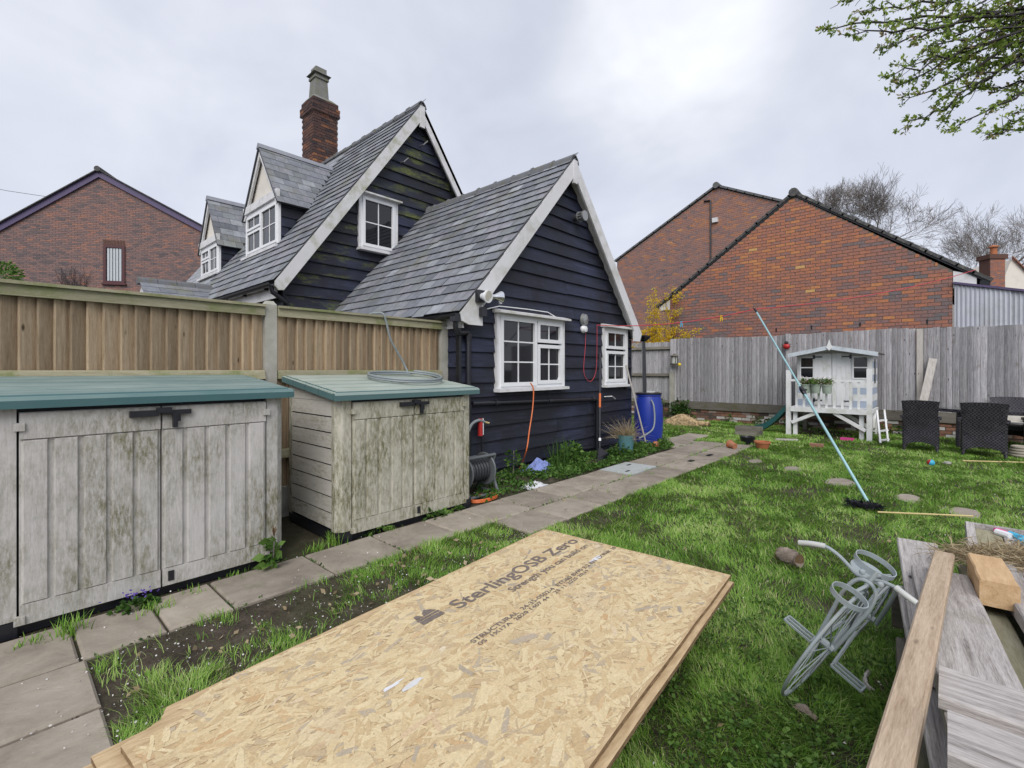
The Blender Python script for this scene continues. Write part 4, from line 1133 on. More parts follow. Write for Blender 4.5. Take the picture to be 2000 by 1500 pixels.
# ================================================================== BRICK GABLES
def brick_gable(parent, O, u, n, rows, lim, mat, mort, course=.085, bl=.24, z0=0.0, limit=300, bias=None, back=.3):
    """O: ground point of the wall; u: unit horizontal; n: outward normal; lim(z) -> (a0, a1) along u"""
    O = Vector(O); u = Vector(u); n = Vector(n)
    spots = []; z = z0; r_ = 0
    while z < rows:
        a0, a1 = lim(z + course * .7)
        if a1 - a0 < .1: break
        a = math.floor(a0 / bl) * bl - (bl / 2 if r_ % 2 else 0)
        while a < a1:
            s0, s1 = max(a, a0), min(a + bl - .017, a1)
            if s1 - s0 > .04:
                p = O + u * (s0 + s1) / 2 + Vector((0, 0, z))
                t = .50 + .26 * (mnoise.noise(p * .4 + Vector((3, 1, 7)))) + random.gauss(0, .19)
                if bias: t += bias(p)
                spots.append((s0, s1, z, min(.999 if random.random() < .12 else .93, max(0, t)), s1 - s0 > bl - .03))
            a += bl
        z += course; r_ += 1
    h = course - .012
    tones = [local_mesh(MB().hexa([u * (-(bl - .012) / 2) - n * .03, u * ((bl - .012) / 2) - n * .03, u * ((bl - .012) / 2) + n * .008, u * (-(bl - .012) / 2) + n * .008] + [q + Vector((0, 0, h)) for q in [u * (-(bl - .012) / 2) - n * .03, u * ((bl - .012) / 2) - n * .03, u * ((bl - .012) / 2) + n * .008, u * (-(bl - .012) / 2) + n * .008]], k / 15), 'brick', mat) for k in range(16)]
    full = [s for s in spots if s[4] and s[2] > 2.2]
    full.sort(key=lambda s: depth((O + u * s[0]).x, (O + u * s[0]).y))
    pick = set(id(s) for s in full[:limit]); rest = MB()
    for s in spots:
        pr = random.uniform(-.002, .004)
        if id(s) in pick:
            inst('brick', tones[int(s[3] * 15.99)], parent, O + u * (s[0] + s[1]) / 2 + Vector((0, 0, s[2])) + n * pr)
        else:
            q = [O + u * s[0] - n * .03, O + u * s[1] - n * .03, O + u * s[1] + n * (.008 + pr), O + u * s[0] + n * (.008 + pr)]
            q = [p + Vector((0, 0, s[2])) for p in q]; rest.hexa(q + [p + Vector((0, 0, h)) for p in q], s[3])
    if rest.v: build(rest, 'brickwork', mat, parent, kind='stuff')
def verge_tiles(parent, a, b, th, wd, mat, step=.34, off=(0, 0, 0)):
    a = Vector(a) + Vector(off); b = Vector(b) + Vector(off); L = (b - a).length; d = (b - a) / L; k = 0; up = Vector((0, 0, 1)); wd = Vector(wd)
    pn = d.cross(wd).normalized()
    if pn.z < 0: pn = -pn
    while k * step < L - .05:
        p = a + d * k * step; q = a + d * min(L, (k + 1) * step + .04)
        m = MB(); m.hexa([p, q, q + wd, p + wd, p + pn * (th + .03), q + pn * (th), q + wd + pn * th, p + wd + pn * (th + .03)]); build(m, 'verge_tile', mat, parent); k += 1
# garage gable
XG = 15.0
GA = thing('brick_garage', (XG, 3.2, 0), 'red brick gable with dark tiled verge directly behind the grey fence', 'building')
gl_, gr_, ga_ = 6.70, -.085, 3.14; ge, gz = 3.80, 6.30
m = MB(); m.prism([(XG, gl_, 0), (XG, gr_, 0), (XG, gr_, ge), (XG, ga_, gz), (XG, gl_, ge)], (9, 0, 0)); GW = build(m, 'garage_wall', 'mortar_dark', GA)
def glim(z):       # along -Y from gl_
    if z <= ge: return (0, gl_ - gr_)
    k = (z - ge) / (gz - ge); return (k * (gl_ - ga_), (gl_ - gr_) - k * (ga_ - gr_))
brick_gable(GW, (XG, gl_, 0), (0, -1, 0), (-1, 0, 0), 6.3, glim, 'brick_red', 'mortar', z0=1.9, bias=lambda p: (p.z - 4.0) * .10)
for q in ((1516, 645), (1585, 640), (1680, 634), (1811, 629)):
    c = PX(q[0], q[1], XG - .02); m = MB(); m.box(XG - .02, XG + .01, c.y - .015, c.y + .015, c.z - .04, c.z + .06); build(m, 'weep_vent', 'black_plastic', GW)
e = .45
for a, b in (((XG - .06, gl_ + e, ge - .24), (XG - .06, ga_, gz + .06)), ((XG - .06, gr_ - .62, ge - .34), (XG - .06, ga_, gz + .06))):
    verge_tiles(GA, a, b, .05, (.30, 0, 0), 'concrete_tile')
    m = MB(); aa = Vector(a); bb = Vector(b); m.prism([aa + Vector((.02, 0, .03)), bb + Vector((.02, 0, .03)), bb + Vector((.02, 0, .09)), aa + Vector((.02, 0, .09))], (9, 0, 0)); build(m, 'roof_slope', 'concrete_tile', GA)
    m = MB(); m.prism([aa + Vector((.03, 0, -.05)), bb + Vector((.03, 0, -.05)), bb + Vector((.03, 0, .0)), aa + Vector((.03, 0, .0))], (.05, 0, 0)); build(m, 'verge_underside', 'dark_plastic', GA)
m = MB(); m.tube([(XG - .08, ga_, gz + .10), (XG + 9, ga_, gz + .10)], .12, 10); build(m, 'ridge_tile', 'concrete_tile', GA)
m = MB(); m.prism([(XG - .01, gr_ - .01, ge - .02), (XG - .01, gr_ - .40, ge - .17), (XG - .01, gr_ - .40, ge - .5), (XG - .01, gr_ - .01, ge - .42)], (1.5, 0, 0)); build(m, 'boxed_eave', 'white_paint', GA)
m = MB(); m.prism([(XG - .01, gl_ + .01, ge - .02), (XG - .01, gl_ + .36, ge - .2), (XG - .01, gl_ + .36, ge - .34), (XG - .01, gl_ + .01, ge - .34)], (1.5, 0, 0)); build(m, 'boxed_eave', 'white_paint', GA)
m = MB(); m.box(XG - .04, XG + 3, gr_ - .60, gr_ - .45, ge - .44, ge - .30); build(m, 'gutter', 'black_plastic', GA)
m = MB(); m.tube([(XG + .3, gr_ - .5, ge - .4), (XG + .3, gr_ - .42, ge - .7), (XG + .3, gr_ - .42, 1)], .045, 8); build(m, 'downpipe', 'black_plastic', GA)
# second brick gable behind
XH = 22.0
HB = thing('brick_house', (XH, 7.6, 0), 'taller plain brick gable with a black pipe, behind the garage and forsythia', 'building')
hl, ha, hr = 12.7, 7.65, 2.6; he, hz = 7.15, 9.68
m = MB(); m.prism([(XH, hl, 0), (XH, hr, 0), (XH, hr, he), (XH, ha, hz), (XH, hl, he)], (9, 0, 0)); HW = build(m, 'house_wall', 'mortar', HB)
def hlim(z):
    if z <= he: return (0, hl - hr)
    k = (z - he) / (hz - he); return (k * (hl - ha), (hl - hr) - k * (ha - hr))
brick_gable(HW, (XH, hl, 0), (0, -1, 0), (-1, 0, 0), 9.7, hlim, 'brick_purple', 'mortar', z0=2.2, limit=0, bias=lambda p: .18)
for a, b in (((XH - .1, hl + .1, he - .02), (XH - .1, ha, hz + .04)), ((XH - .1, hr - .1, he - .02), (XH - .1, ha, hz + .04))):
    verge_tiles(HB, a, b, .05, (.35, 0, 0), 'ridge_tile', .4)
    m = MB(); aa = Vector(a); bb = Vector(b); m.prism([aa + Vector((.02, 0, .02)), bb + Vector((.02, 0, .02)), bb + Vector((.02, 0, .1)), aa + Vector((.02, 0, .1))], (9, 0, 0)); build(m, 'roof_slope', 'concrete_tile', HB)
m = MB(); m.tube([(XH - .15, ha, hz + .08), (XH + 9, ha, hz + .08)], .14, 10); build(m, 'ridge_tile', 'ridge_tile', HB)
c0 = PX(1388, 392, XH - .05); m = MB(); m.tube([c0 + Vector((0, .3, .05)), c0 + Vector((0, .04, .02)), c0, Vector((XH - .05, c0.y, 3))], .035, 6); build(m, 'soil_pipe', 'black_plastic', HB)
c0 = PX(1397, 430, XH - .05); m = MB(); m.box(XH - .12, XH + .01, c0.y - .12, c0.y + .12, c0.z - .1, c0.z + .1); build(m, 'flue_terminal', 'white_paint', HB)

# brick house at the far left
A = Vector((3.38, 28.90, 0)); Rr = Vector((6.88, 26.59, 0)); u = (Rr - A).normalized(); nL = Vector((u.y, -u.x, 0))
if nL.dot(-A) < 0: nL = -nL
LH = thing('gabled_brick_house', A, 'mottled purple-red brick gable with purple bargeboards and one small window', 'house')
az, rz, lz = 10.55, 8.32, 7.75; lr = (Rr - A).length; ll = 3.75
ez = az - (az - lz) / ll * 6.0
m = MB(); back = -nL * 8
m.prism([A - u * 6 + Vector((0, 0, 0)), A + u * lr, A + u * lr + Vector((0, 0, rz)), A + Vector((0, 0, az)), A - u * 6 + Vector((0, 0, ez))], back); LW = build(m, 'house_wall', 'mortar_dark', LH)
def llim(z):
    a0, a1 = -6, lr
    if z > rz: a1 = lr * (az - z) / (az - rz)
    if z > ez: a0 = -6 * (az - z) / (az - ez)
    return (a0, a1)
wa = A - u * 0; win = (.28, 1.28, 5.75, 7.40)
r0 = ray(203, 483); 
def llim2(z): return llim(z)
brick_gable(LW, A, u, nL, 10.5, llim2, 'brick_purple', 'mortar_dark', z0=3.6, limit=0, course=.082, bias=lambda p: -.10)
def on_left(px, py):      # pixel -> point on that wall
    r = ray(px, py); C = Vector((0, 0, CAMH)); k = (A - C).dot(nL) / r.dot(nL); return C + r * k
w00 = on_left(203, 553); w11 = on_left(245, 483); wx0 = (w00 - A).dot(u); wx1 = (w11 - A).dot(u)
def lbox(m, a0, a1, z0, z1, p0, p1):
    q = [A + u * a0 + nL * p0, A + u * a1 + nL * p0, A + u * a1 + nL * p1, A + u * a0 + nL * p1]
    m.hexa([p + Vector((0, 0, z0)) for p in q] + [p + Vector((0, 0, z1)) for p in q])
m = MB(); wv = .11; z0, z1 = w00.z, w11.z + .05
lbox(m, wx0, wx1, z0, z0 + wv, .01, .07); lbox(m, wx0, wx1, z1 - wv, z1, .01, .07); lbox(m, wx0, wx0 + wv, z0 + wv, z1 - wv, .01, .07); lbox(m, wx1 - wv, wx1, z0 + wv, z1 - wv, .01, .07); WD = build(m, 'window', 'maroon_paint', LH)
m = MB(); lbox(m, wx0 + .05, wx1 - .05, z0 + .05, z1 - .05, .011, .020); build(m, 'pane', 'window_glass', WD)
for k in range(5):
    a = wx0 + .13 + (wx1 - wx0 - .26) * k / 5; m = MB(); lbox(m, a + .01, a + (wx1 - wx0 - .26) / 5 - .02, z0 + .12, z1 - .13, .021, .030 + .006 * (k % 2)); build(m, 'curtain', 'curtain', WD)
m = MB(); lbox(m, wx0 - .06, wx1 + .06, z0 - .07, z0 - .002, .0, .12); build(m, 'sill', 'maroon_paint', WD)
for k in range(7):
    a = wx0 - .02 + (wx1 - wx0 + .04) * k / 7; m = MB(); lbox(m, a, a + (wx1 - wx0) / 7 - .02, z1 + .01, z1 + .24, .0, .022); build(m, 'lintel_brick', 'brick_old', WD)
for s, (La, za) in ((1, (lr + .15, rz - .08)), (-1, (-6.1, ez - .05))):
    p = A + nL * .1 + Vector((0, 0, az + .12)); q = A + u * La + nL * .1 + Vector((0, 0, za + .12))
    m = MB(); m.prism([p, q, q - Vector((0, 0, .30)), p - Vector((0, 0, .30))], -nL * .06); build(m, 'bargeboard', 'purple_paint', LH)
    m = MB(); m.prism([p + nL * .1, q + nL * .1, q + nL * .1 + Vector((0, 0, .05)), p + nL * .1 + Vector((0, 0, .05))], -nL * 8); build(m, 'roof_slope', 'concrete_tile', LH)
m = MB(); m.tube([A + nL * .22 + Vector((0, 0, az + .16)), A - nL * 8 + Vector((0, 0, az + .16))], .13, 10); build(m, 'ridge_tile', 'concrete_tile', LH)
c = on_left(98, 385) - nL * 3.0
m = MB(); m.box(c.x - .35, c.x + .35, c.y - .35, c.y + .35, c.z - 2.5, c.z + .35); K = build(m, 'chimney', 'brick_old', LH)
m = MB(); m.lathe([(.2, 0), (.2, .35), (.25, .38), (.25, .46), (.19, .48), (.19, .62), (.24, .65), (.24, .72), (.15, .74)], c + Vector((.05, 0, .35)), 14); build(m, 'chimney_pot', 'terracotta', K, smooth=True)
# overhead wire
m = MB(); a = PD(-60, 358, 26); b = PD(90, 384, 26); m.tube([a, (a + b) / 2 + Vector((0, 0, -.05)), b], .012, 5); build(m, 'overhead_wire', 'black_plastic', None, 'thin overhead wire running to the far left house chimney', 'wire')

# corrugated shed and white house at the right
CS = thing('corrugated_shed', (15.2, -1.2, 0), 'pale corrugated metal sheet wall rising above the grey fence', 'shed')
for k, (y0, y1) in enumerate(((-.12, -1.02), (-1.0, -2.4))):
    m = MB(); n = int(abs(y1 - y0) / .019); vs = []; fs = []
    for i in range(n + 1):
        y = y0 + (y1 - y0) * i / n; x = 14.95 + (.02 if k else 0) + .012 * math.sin(y * 2 * math.pi / .076); zt = 3.46 + (y + .1) * .27
        vs += [(x, y, 1.0), (x, y, zt), (x + .006, y, zt), (x + .006, y, 1.0)]
    for i in range(n):
        for q in range(4): fs.append((i * 4 + q, i * 4 + (q + 1) % 4, i * 4 + 4 + (q + 1) % 4, i * 4 + 4 + q))
    m.add(vs, fs); build(m, 'corrugated_sheet', 'corrugated', CS, smooth=True)
m = MB(); m.prism([(14.90, -.1, 3.47), (14.90, -2.4, 2.85), (14.90, -2.4, 2.90), (14.90, -.1, 3.52)], (.35, 0, 0)); build(m, 'edge_flashing', 'purple_paint', CS)
def Bx(px, py, d): return PD(px, py, d)
WH = thing('white_house', PD(1985, 560, 34), 'distant white rendered house with red tiled roof and brick chimney', 'house')
c = PD(1950, 480, 34); cc = PD(1950, 560, 34)
q0 = PD(1961, 505, 34); q1 = PD(2200, 505, 36); q0.z = q1.z = 0
r_ = (PD(2200, 505, 34) - PD(1961, 505, 34)).normalized(); bk = Vector((C2, C1, 0))
p0 = PD(1962, 560, 34); p1 = PD(2060, 560, 34)
m = MB(); b_ = Vector((p0.x, p0.y, 0)); e_ = r_ * 4.5
hgt = PD(1972, 507, 34).z; evz = PD(2010, 585, 34).z
m.prism([b_, b_ + e_, b_ + e_ + Vector((0, 0, evz)), b_ + r_ * .5 + Vector((0, 0, hgt)), b_ + Vector((0, 0, hgt - 1.2))], bk * 6); build(m, 'house_wall', 'cream_render', WH)
for k in range(9):
    t0, t1 = k / 9, (k + 1) / 9 + .02
    pa = b_ + r_ * (.35 + 2.6 * t0) + Vector((0, 0, hgt + .2 - 2.6 * t0)) - bk * .2; pb = b_ + r_ * (.35 + 2.6 * t1) + Vector((0, 0, hgt + .2 - 2.6 * t1)) - bk * .2
    pn = Vector((0, 0, .07 + .03))
    m = MB(); far = r_ * 4 + bk * 4
    m.hexa([pa, pa + far, pb + far, pb, pa + pn * .7, pa + far + pn * .7, pb + far + pn, pb + pn]); build(m, 'tile_course', 'red_tile', WH)
cb = PD(1931, 500, 33.5); w_ = PD(1975, 500, 33.5) - cb; rr = w_.normalized()
m = MB(); z1 = PD(1950, 497, 33.5).z; z0 = 3.0; b0 = Vector((cb.x, cb.y, 0))
m.prism([b0 + rr * .1, b0 + rr * 1.15, b0 + rr * 1.15 + bk * .8, b0 + rr * .1 + bk * .8], (0, 0, z1 - .3)); m.v = [(a, b, c + 0) for a, b, c in m.v]; K = build(m, 'chimney', 'brick_old', WH)
brick_gable(K, b0, rr, -bk, z1 - .3, lambda z: (.1, 1.15), 'brick_red', 'mortar', course=.08, z0=4.5, limit=0)
m = MB(); m.prism([b0 + rr * .0 - bk * .08, b0 + rr * 1.3 - bk * .08, b0 + rr * 1.3 + bk * .9, b0 + bk * .9], (0, 0, .32)); m.v = [(a, b, c + z1 - .3) for a, b, c in m.v]; build(m, 'chimney_cap', 'brick_old', K)
m = MB(); m.lathe([(.22, 0), (.18, .5), (.2, .55), (.28, .58), (.28, .66), (.12, .75)], b0 + rr * .75 + bk * .4 + Vector((0, 0, z1)), 14); build(m, 'chimney_pot', 'terracotta', K, smooth=True)

# ================================================================== PLAYHOUSE
PH = thing('playhouse', (13.0, 1.95, 0), 'raised white and pale blue wooden playhouse with veranda, by the grey fence', 'playhouse')
pa, pb, pf, pk = 2.69, 1.20, 12.34, 13.85
def pbox(name, mat, x0, x1, y0, y1, z0, z1, par=PH):
    m = MB(); m.box(x0, x1, min(y0, y1), max(y0, y1), z0, z1); return build(m, name, mat, par)
for y, z1 in ((pa, 1.49), (pb, 1.52)):
    pbox('post', 'playhouse_white', pf - .04, pf + .05, y - .045, y + .045, -.02, z1)
for y in (pa - .12, pb + .14): pbox('leg', 'playhouse_white', pf + .052, pf + .12, y - .04, y + .04, -.02, .60)
for x in (13.0, pk):
    for y in (pa - .04, pb + .04): pbox('leg', 'playhouse_white' if y < 2 else 'grey_rail', x - .04, x + .04, y - .04, y + .04, -.02, .60)
pbox('platform', 'playhouse_white', pf + .055, pk, pb + .05, pa - .05, .64, .665)
pbox('front_beam', 'playhouse_white', pf - .055, pf + .05, pb + .046, pa - .046, .555, .66)
pbox('side_beam', 'playhouse_white', pf + .052, pk, pb - .02, pb + .035, .555, .638)
for a, b in (((pf + .0, pa - .06, .30), (pf + .0, pa - .58, .56)), ((pf + .0, pb + .06, .22), (pf + .0, pb + .62, .56)), ((13.0, pa - .1, .3), (13.0, pa - .55, .56)), ((13.0, pb + .1, .25), (13.0, pb + .6, .56)), ((13.05, pb, .2), (13.5, pb, .56))):
    m = MB(); m.bar(a, b, .045, .07); build(m, 'brace', 'playhouse_white', PH)
pbox('handrail', 'playhouse_white', pf - .02, pf + .03, pb + .046, pa - .046, 1.235, 1.285)
for k in range(9):
    y = pa - .16 - k * (pa - pb - .2) / 9; pbox('baluster', 'playhouse_white', pf - .006, pf + .022, y - .022, y + .022, .662, 1.233)
hx = 12.86
pbox('front_wall', 'playhouse_white', hx, hx + .03, pb, pa - .07, .667, 1.83)
m = MB(); m.prism([(hx, pa - .07, 1.831), (hx, pb, 1.831), (hx, (pa + pb) / 2 - .03, 1.98)], (.03, 0, 0)); build(m, 'gable', 'playhouse_white', PH)
pbox('back_wall', 'playhouse_white', pk - .03, pk, pb, pa - .07, .667, 1.8)
for k in range(8):
    z = .667 + k * .145; pbox('cladding_board', 'playhouse_blue' if k % 2 == 0 else 'playhouse_white', hx + .031, pk - .031, pb - .004 * (k % 2), pb + .02, z, z + .143)
    for y0, y1 in ((pa - .07, pa - .40), (pb + .34, pb + .001)):
        if k < 4: pbox('cladding_board', 'playhouse_blue' if k % 2 == 0 else 'playhouse_white', hx - .012, hx - .002, y1, y0, z, z + .143)
pbox('far_wall', 'playhouse_white', hx + .031, pk - .031, pa - .09, pa - .07, .667, 1.8)
yd = 1.93
for s in (-1, 1):
    y0, y1 = (yd + .005, yd + .345) if s > 0 else (yd - .345, yd - .005)
    D = pbox('door', 'playhouse_white', hx - .030, hx - .004, y0, y1, .69, 1.87)
    for k in range(4):
        a = y0 + (y1 - y0) * k / 4 + .004; pbox('door_board', 'playhouse_white', hx - .036, hx - .0305, a, a + (y1 - y0) / 4 - .008, .70, 1.86, D)
    for z in (.80, 1.79):
        e = y1 if s > 0 else y0; m = MB(); m.box(hx - .046, hx - .037, min(e, e - s * .16), max(e, e - s * .16), z - .012, z + .012); m.box(hx - .047, hx - .037, e - .02, e + .02, z - .045, z + .045); build(m, 'hinge', 'black_plastic', D)
    wy0, wy1 = (2.30, 2.54) if s > 0 else (1.285, 1.525)
    m = MB()
    for q in ((wy0 - .03, wy0, 1.29, 1.80), (wy1, wy1 + .03, 1.29, 1.80), (wy0, wy1, 1.29, 1.32), (wy0, wy1, 1.77, 1.80), (wy0, wy1, 1.535, 1.56)): m.box(hx - .028, hx - .003, q[0], q[1], q[2], q[3])
    WN = build(m, 'window', 'playhouse_white', PH)
    pbox('pane', 'window_glass', hx - .016, hx - .008, wy0, wy1, 1.32, 1.77, WN)
    pbox('curtain', 'curtain', hx - .0075, hx - .004, wy0 + .02, wy0 + .08, 1.33, 1.76, WN)
m = MB(); m.box(13.2, 13.42, pb - .014, pb - .005, 1.2, 1.74); build(m, 'side_window', 'window_glass', PH)
for s, ye in ((1, pa + .06), (-1, pb - .13)):
    m = MB(); yc = 1.93; zc = 2.0; ze = 1.83
    m.prism([(hx - .32, yc, zc), (hx - .32, ye, ze), (hx - .32, ye, ze + .03), (hx - .32, yc, zc + .03)], (1.4, 0, 0)); build(m, 'roof_slope', 'dark_timber', PH)
    m = MB(); m.prism([(hx - .345, yc, zc + .04), (hx - .345, ye, ze + .04), (hx - .345, ye, ze - .05), (hx - .345, yc, zc - .05)], (.022, 0, 0)); build(m, 'bargeboard', 'playhouse_roof', PH)
m = MB(); m.prism([(hx - .37, 1.93 - .055, 1.99), (hx - .37, 1.93, 1.92), (hx - .37, 1.93 + .055, 1.99), (hx - .37, 1.93 + .03, 2.06), (hx - .37, 1.93, 2.17), (hx - .37, 1.93 - .03, 2.06)], (.022, 0, 0)); build(m, 'finial', 'playhouse_white', PH)
# ladder
for dy in (0, .26):
    pass
la, lb = Vector((12.62, 1.10, .62)), Vector((12.12, 1.00, -.0))
for o_ in (Vector((0, 0, 0)), Vector((.30, -.10, 0))):
    m = MB(); m.bar(la + o_, lb + o_, .09, .03, up=(0, 1, .2)); build(m, 'ladder_side', 'playhouse_white', PH)
for k in (.3, .62, .9):
    c = la.lerp(lb, k); m = MB(); m.bar(c - Vector((.02, 0, 0)), c + Vector((.33, -.11, 0)), .05, .03); build(m, 'ladder_rung', 'playhouse_white', PH)
# slide
pts = []
for i in range(13):
    t = i / 12; pts.append(Vector((12.56 - .02 * t, 2.72 + .78 * t, .66 - .62 * math.sin(t * math.pi / 2) ** .9 + .0)))
m = MB(); vs = []; fs = []; wd = .42
for i, p in enumerate(pts):
    for a, h in ((-wd / 2, .10), (-wd / 2 + .03, .10), (-wd / 2 + .05, .0), (wd / 2 - .05, .0), (wd / 2 - .03, .10), (wd / 2, .10), (wd / 2, -.04), (-wd / 2, -.04)): vs.append((p.x + a, p.y, p.z + h))
for i in range(len(pts) - 1):
    for q in range(8): fs.append((i * 8 + q, i * 8 + (q + 1) % 8, i * 8 + 8 + (q + 1) % 8, i * 8 + 8 + q))
fs += [tuple(range(8)), tuple(len(vs) - 8 + k for k in range(7, -1, -1))]
m.add(vs, fs); build(m, 'slide', 'slide_green', PH, smooth=True)
# planter hung on the rail
PL = thing('rail_planter', (12.28, 2.1, .98), 'sage green triple planter of white flowers hung on the playhouse rail', 'planter')
for k in range(3):
    y = 2.33 - k * .20; m = MB(); m.lathe([(.075, 0), (.085, .05), (.10, .17), (.112, .175), (.112, .195), (.0, .19)], (12.22, y, .98), 16); build(m, 'trough', 'sage_plastic', PL, smooth=True)
n = 420; P_ = np.stack([12.22 + rng.normal(0, .05, n), rng.uniform(1.84, 2.42, n), rng.uniform(1.16, 1.24, n)], 1); Dn = rng.normal(0, .55, (n, 3)); Dn[:, 2] = np.abs(Dn[:, 2]) + .5
leafcloud('foliage', P_, Dn, rng.uniform(.05, .11, n), rng.uniform(.2, 1, n), 'weed_leaf', PL, .35)
n = 150; P_ = np.stack([12.22 + rng.normal(0, .06, n), rng.uniform(1.82, 2.44, n), rng.uniform(1.2, 1.34, n)], 1)
leafcloud('blossom', P_, rng.normal(0, 1, (n, 3)), rng.uniform(.025, .045, n), rng.uniform(0, 1, n), 'petal', PL, .9)
n = 160; P_ = np.stack([12.22 + rng.normal(0, .05, n), rng.uniform(1.84, 2.42, n), rng.uniform(1.16, 1.22, n)], 1); Dn = rng.normal(0, .6, (n, 3)); Dn[:, 2] = np.abs(Dn[:, 2]) + .3
leafcloud('dead_stems', P_, Dn, rng.uniform(.06, .12, n), rng.uniform(0, 1, n), 'dry_leaf', PL, .12)

# ================================================================== WICKER FURNITURE
def wicker_chair(x, y0, y1, label, yaw=0.0):
    yc = (y0 + y1) / 2; w_ = abs(y0 - y1)
    o = thing('wicker_chair', (x + .3, yc, 0), label, 'chair', 'wicker chairs around the table')
    h = w_ / 2
    def sheet(name, grid, th, nrm):
        nr, nc = len(grid), len(grid[0]); vs = [p for r_ in grid for p in r_]; off = len(vs); vs += [Vector(p) + Vector(nrm) * th for p in vs]; fs = []
        for i in range(nr - 1):
            for j in range(nc - 1):
                a, b, c, d = i * nc + j, i * nc + j + 1, (i + 1) * nc + j + 1, (i + 1) * nc + j; fs += [(a, b, c, d), (off + d, off + c, off + b, off + a)]
        for i in range(nr - 1): fs += [(i * nc, (i + 1) * nc, off + (i + 1) * nc, off + i * nc), ((i + 1) * nc - 1, off + (i + 1) * nc - 1, off + (i + 2) * nc - 1, (i + 2) * nc - 1)]
        for j in range(nc - 1): fs += [(j, off + j, off + j + 1, j + 1), ((nr - 1) * nc + j, (nr - 1) * nc + j + 1, off + (nr - 1) * nc + j + 1, off + (nr - 1) * nc + j)]
        m = MB(); m.add(vs, fs); return build(m, name, 'wicker', o, smooth=True)
    # back: flares towards the top and leans backwards (towards -X)
    gb = []
    for i in range(9):
        t = i / 8; z = .36 + t * .57; ww = h * (1.0 + .13 * t ** 2.2); lean = .10 * t ** 1.5
        gb.append([(x - lean + .02 * abs(s) ** 2, yc + s * ww, z + .018 * (1 - s * s) * (i == 8)) for s in (-1, -.5, 0, .5, 1)])
    sheet('backrest', gb, .05, (1, 0, 0))
    # lower back skirt with arched lower edge
    gs = []
    for i in range(5):
        t = i / 4; gs.append([(x + .004, yc + s * h, (.10 + .085 * (1 - s * s)) * (1 - t) + .36 * t) for s in (-1, -.6, -.2, .2, .6, 1)])
    sheet('back_skirt', gs, .04, (1, 0, 0))
    for s in (-1, 1):
        gg = []
        for i in range(5):
            t = i / 4; gg.append([(x + .045 + a * .56, yc + s * (h + .02), (.10 + .10 * math.sin(math.pi * a)) * (1 - t) + (.62 - .03 * a) * t) for a in (0, .25, .5, .75, 1)])
        sheet('arm_panel', gg, .05, (0, -s, 0))
        m = MB(); m.hexa([(x + .0, yc + s * (h - .04), .60), (x + .62, yc + s * (h - .04), .58), (x + .62, yc + s * (h + .05), .58), (x + .0, yc + s * (h + .05), .60), (x + .0, yc + s * (h - .04), .66), (x + .62, yc + s * (h - .04), .625), (x + .62, yc + s * (h + .05), .625), (x + .0, yc + s * (h + .05), .66)]); build(m, 'armrest', 'wicker', o)
        for dx, sp in ((.03, -.03), (.56, .02)):
            m = MB(); m.tube([(x + dx, yc + s * (h - .02), .16), (x + dx + sp, yc + s * (h + .0), -.01)], [.028, .018], 8); build(m, 'leg', 'wicker', o)
    m = MB(); m.box(x + .05, x + .60, yc - h + .04, yc + h - .04, .32, .40); build(m, 'seat', 'wicker', o)
    m = MB(); n_ = 8; m.lathe([(0, 0), (.9, .0), (1, .5), (.9, 1), (0, 1.1)], (0, 0, 0), 20); m.v = [(x + .33 + .25 * a, yc + (h - .06) * b, .402 + .07 * c) for a, b, c in m.v]; build(m, 'seat_cushion', 'cushion', o, smooth=True)
    m = MB(); m.lathe([(0, 0), (.9, .0), (1, .5), (.9, 1), (0, 1.1)], (0, 0, 0), 18); m.v = [(x + .16 + .10 * c, yc + (h - .08) * a, .56 + .12 * b) for a, b, c in m.v]; build(m, 'back_cushion', 'cushion', o, smooth=True)
    return o
wicker_chair(11.38, .60, .13, 'dark wicker armchair seen from behind, next to the playhouse ladder')
wicker_chair(11.34, -.19, -.72, 'dark wicker armchair seen from behind, farther from the playhouse')
wicker_chair(12.2, -1.05, -1.6, 'dark wicker armchair at the end of the table, cut off by the frame')
o = wicker_chair(0, 0.27, -.27, 'dark wicker armchair on the fence side of the table, only its back showing')
o.location = (13.95 - .3, -.95, 0); o.rotation_euler = (0, 0, math.pi)
TB = thing('oval_table', (12.75, -.75, 0), 'dark oval garden table with a glass top between the wicker chairs and fence', 'table')
def ov(m, z0, z1, rx, ry, c=(12.78, -.78), n=36):
    ring = [(c[0] + rx * math.cos(2 * math.pi * i / n), c[1] + ry * math.sin(2 * math.pi * i / n)) for i in range(n)]
    m.prism([(a, b, z0) for a, b in ring], (0, 0, z1 - z0))
m = MB(); ov(m, .685, .735, .56, .98); build(m, 'table_rim', 'wicker', TB, smooth=False)
m = MB(); ov(m, .737, .745, .545, .965); build(m, 'glass_top', 'table_glass', TB)
for dx in (-.3, .3):
    for dy in (-.6, .6):
        m = MB(); m.tube([(12.78 + dx, -.78 + dy, .69), (12.78 + dx * 1.1, -.78 + dy * 1.05, -.01)], [.05, .035], 8); build(m, 'leg', 'wicker', TB)
# plank against the fence
m = MB(); m.bar((13.62, .52, .0), (14.06, .235, 1.74), .14, .045, up=(1, 0, .2)); build(m, 'leaning_plank', 'pale_timber_upright', None, 'pale timber plank leaning on the grey fence behind the wicker chairs', 'plank')
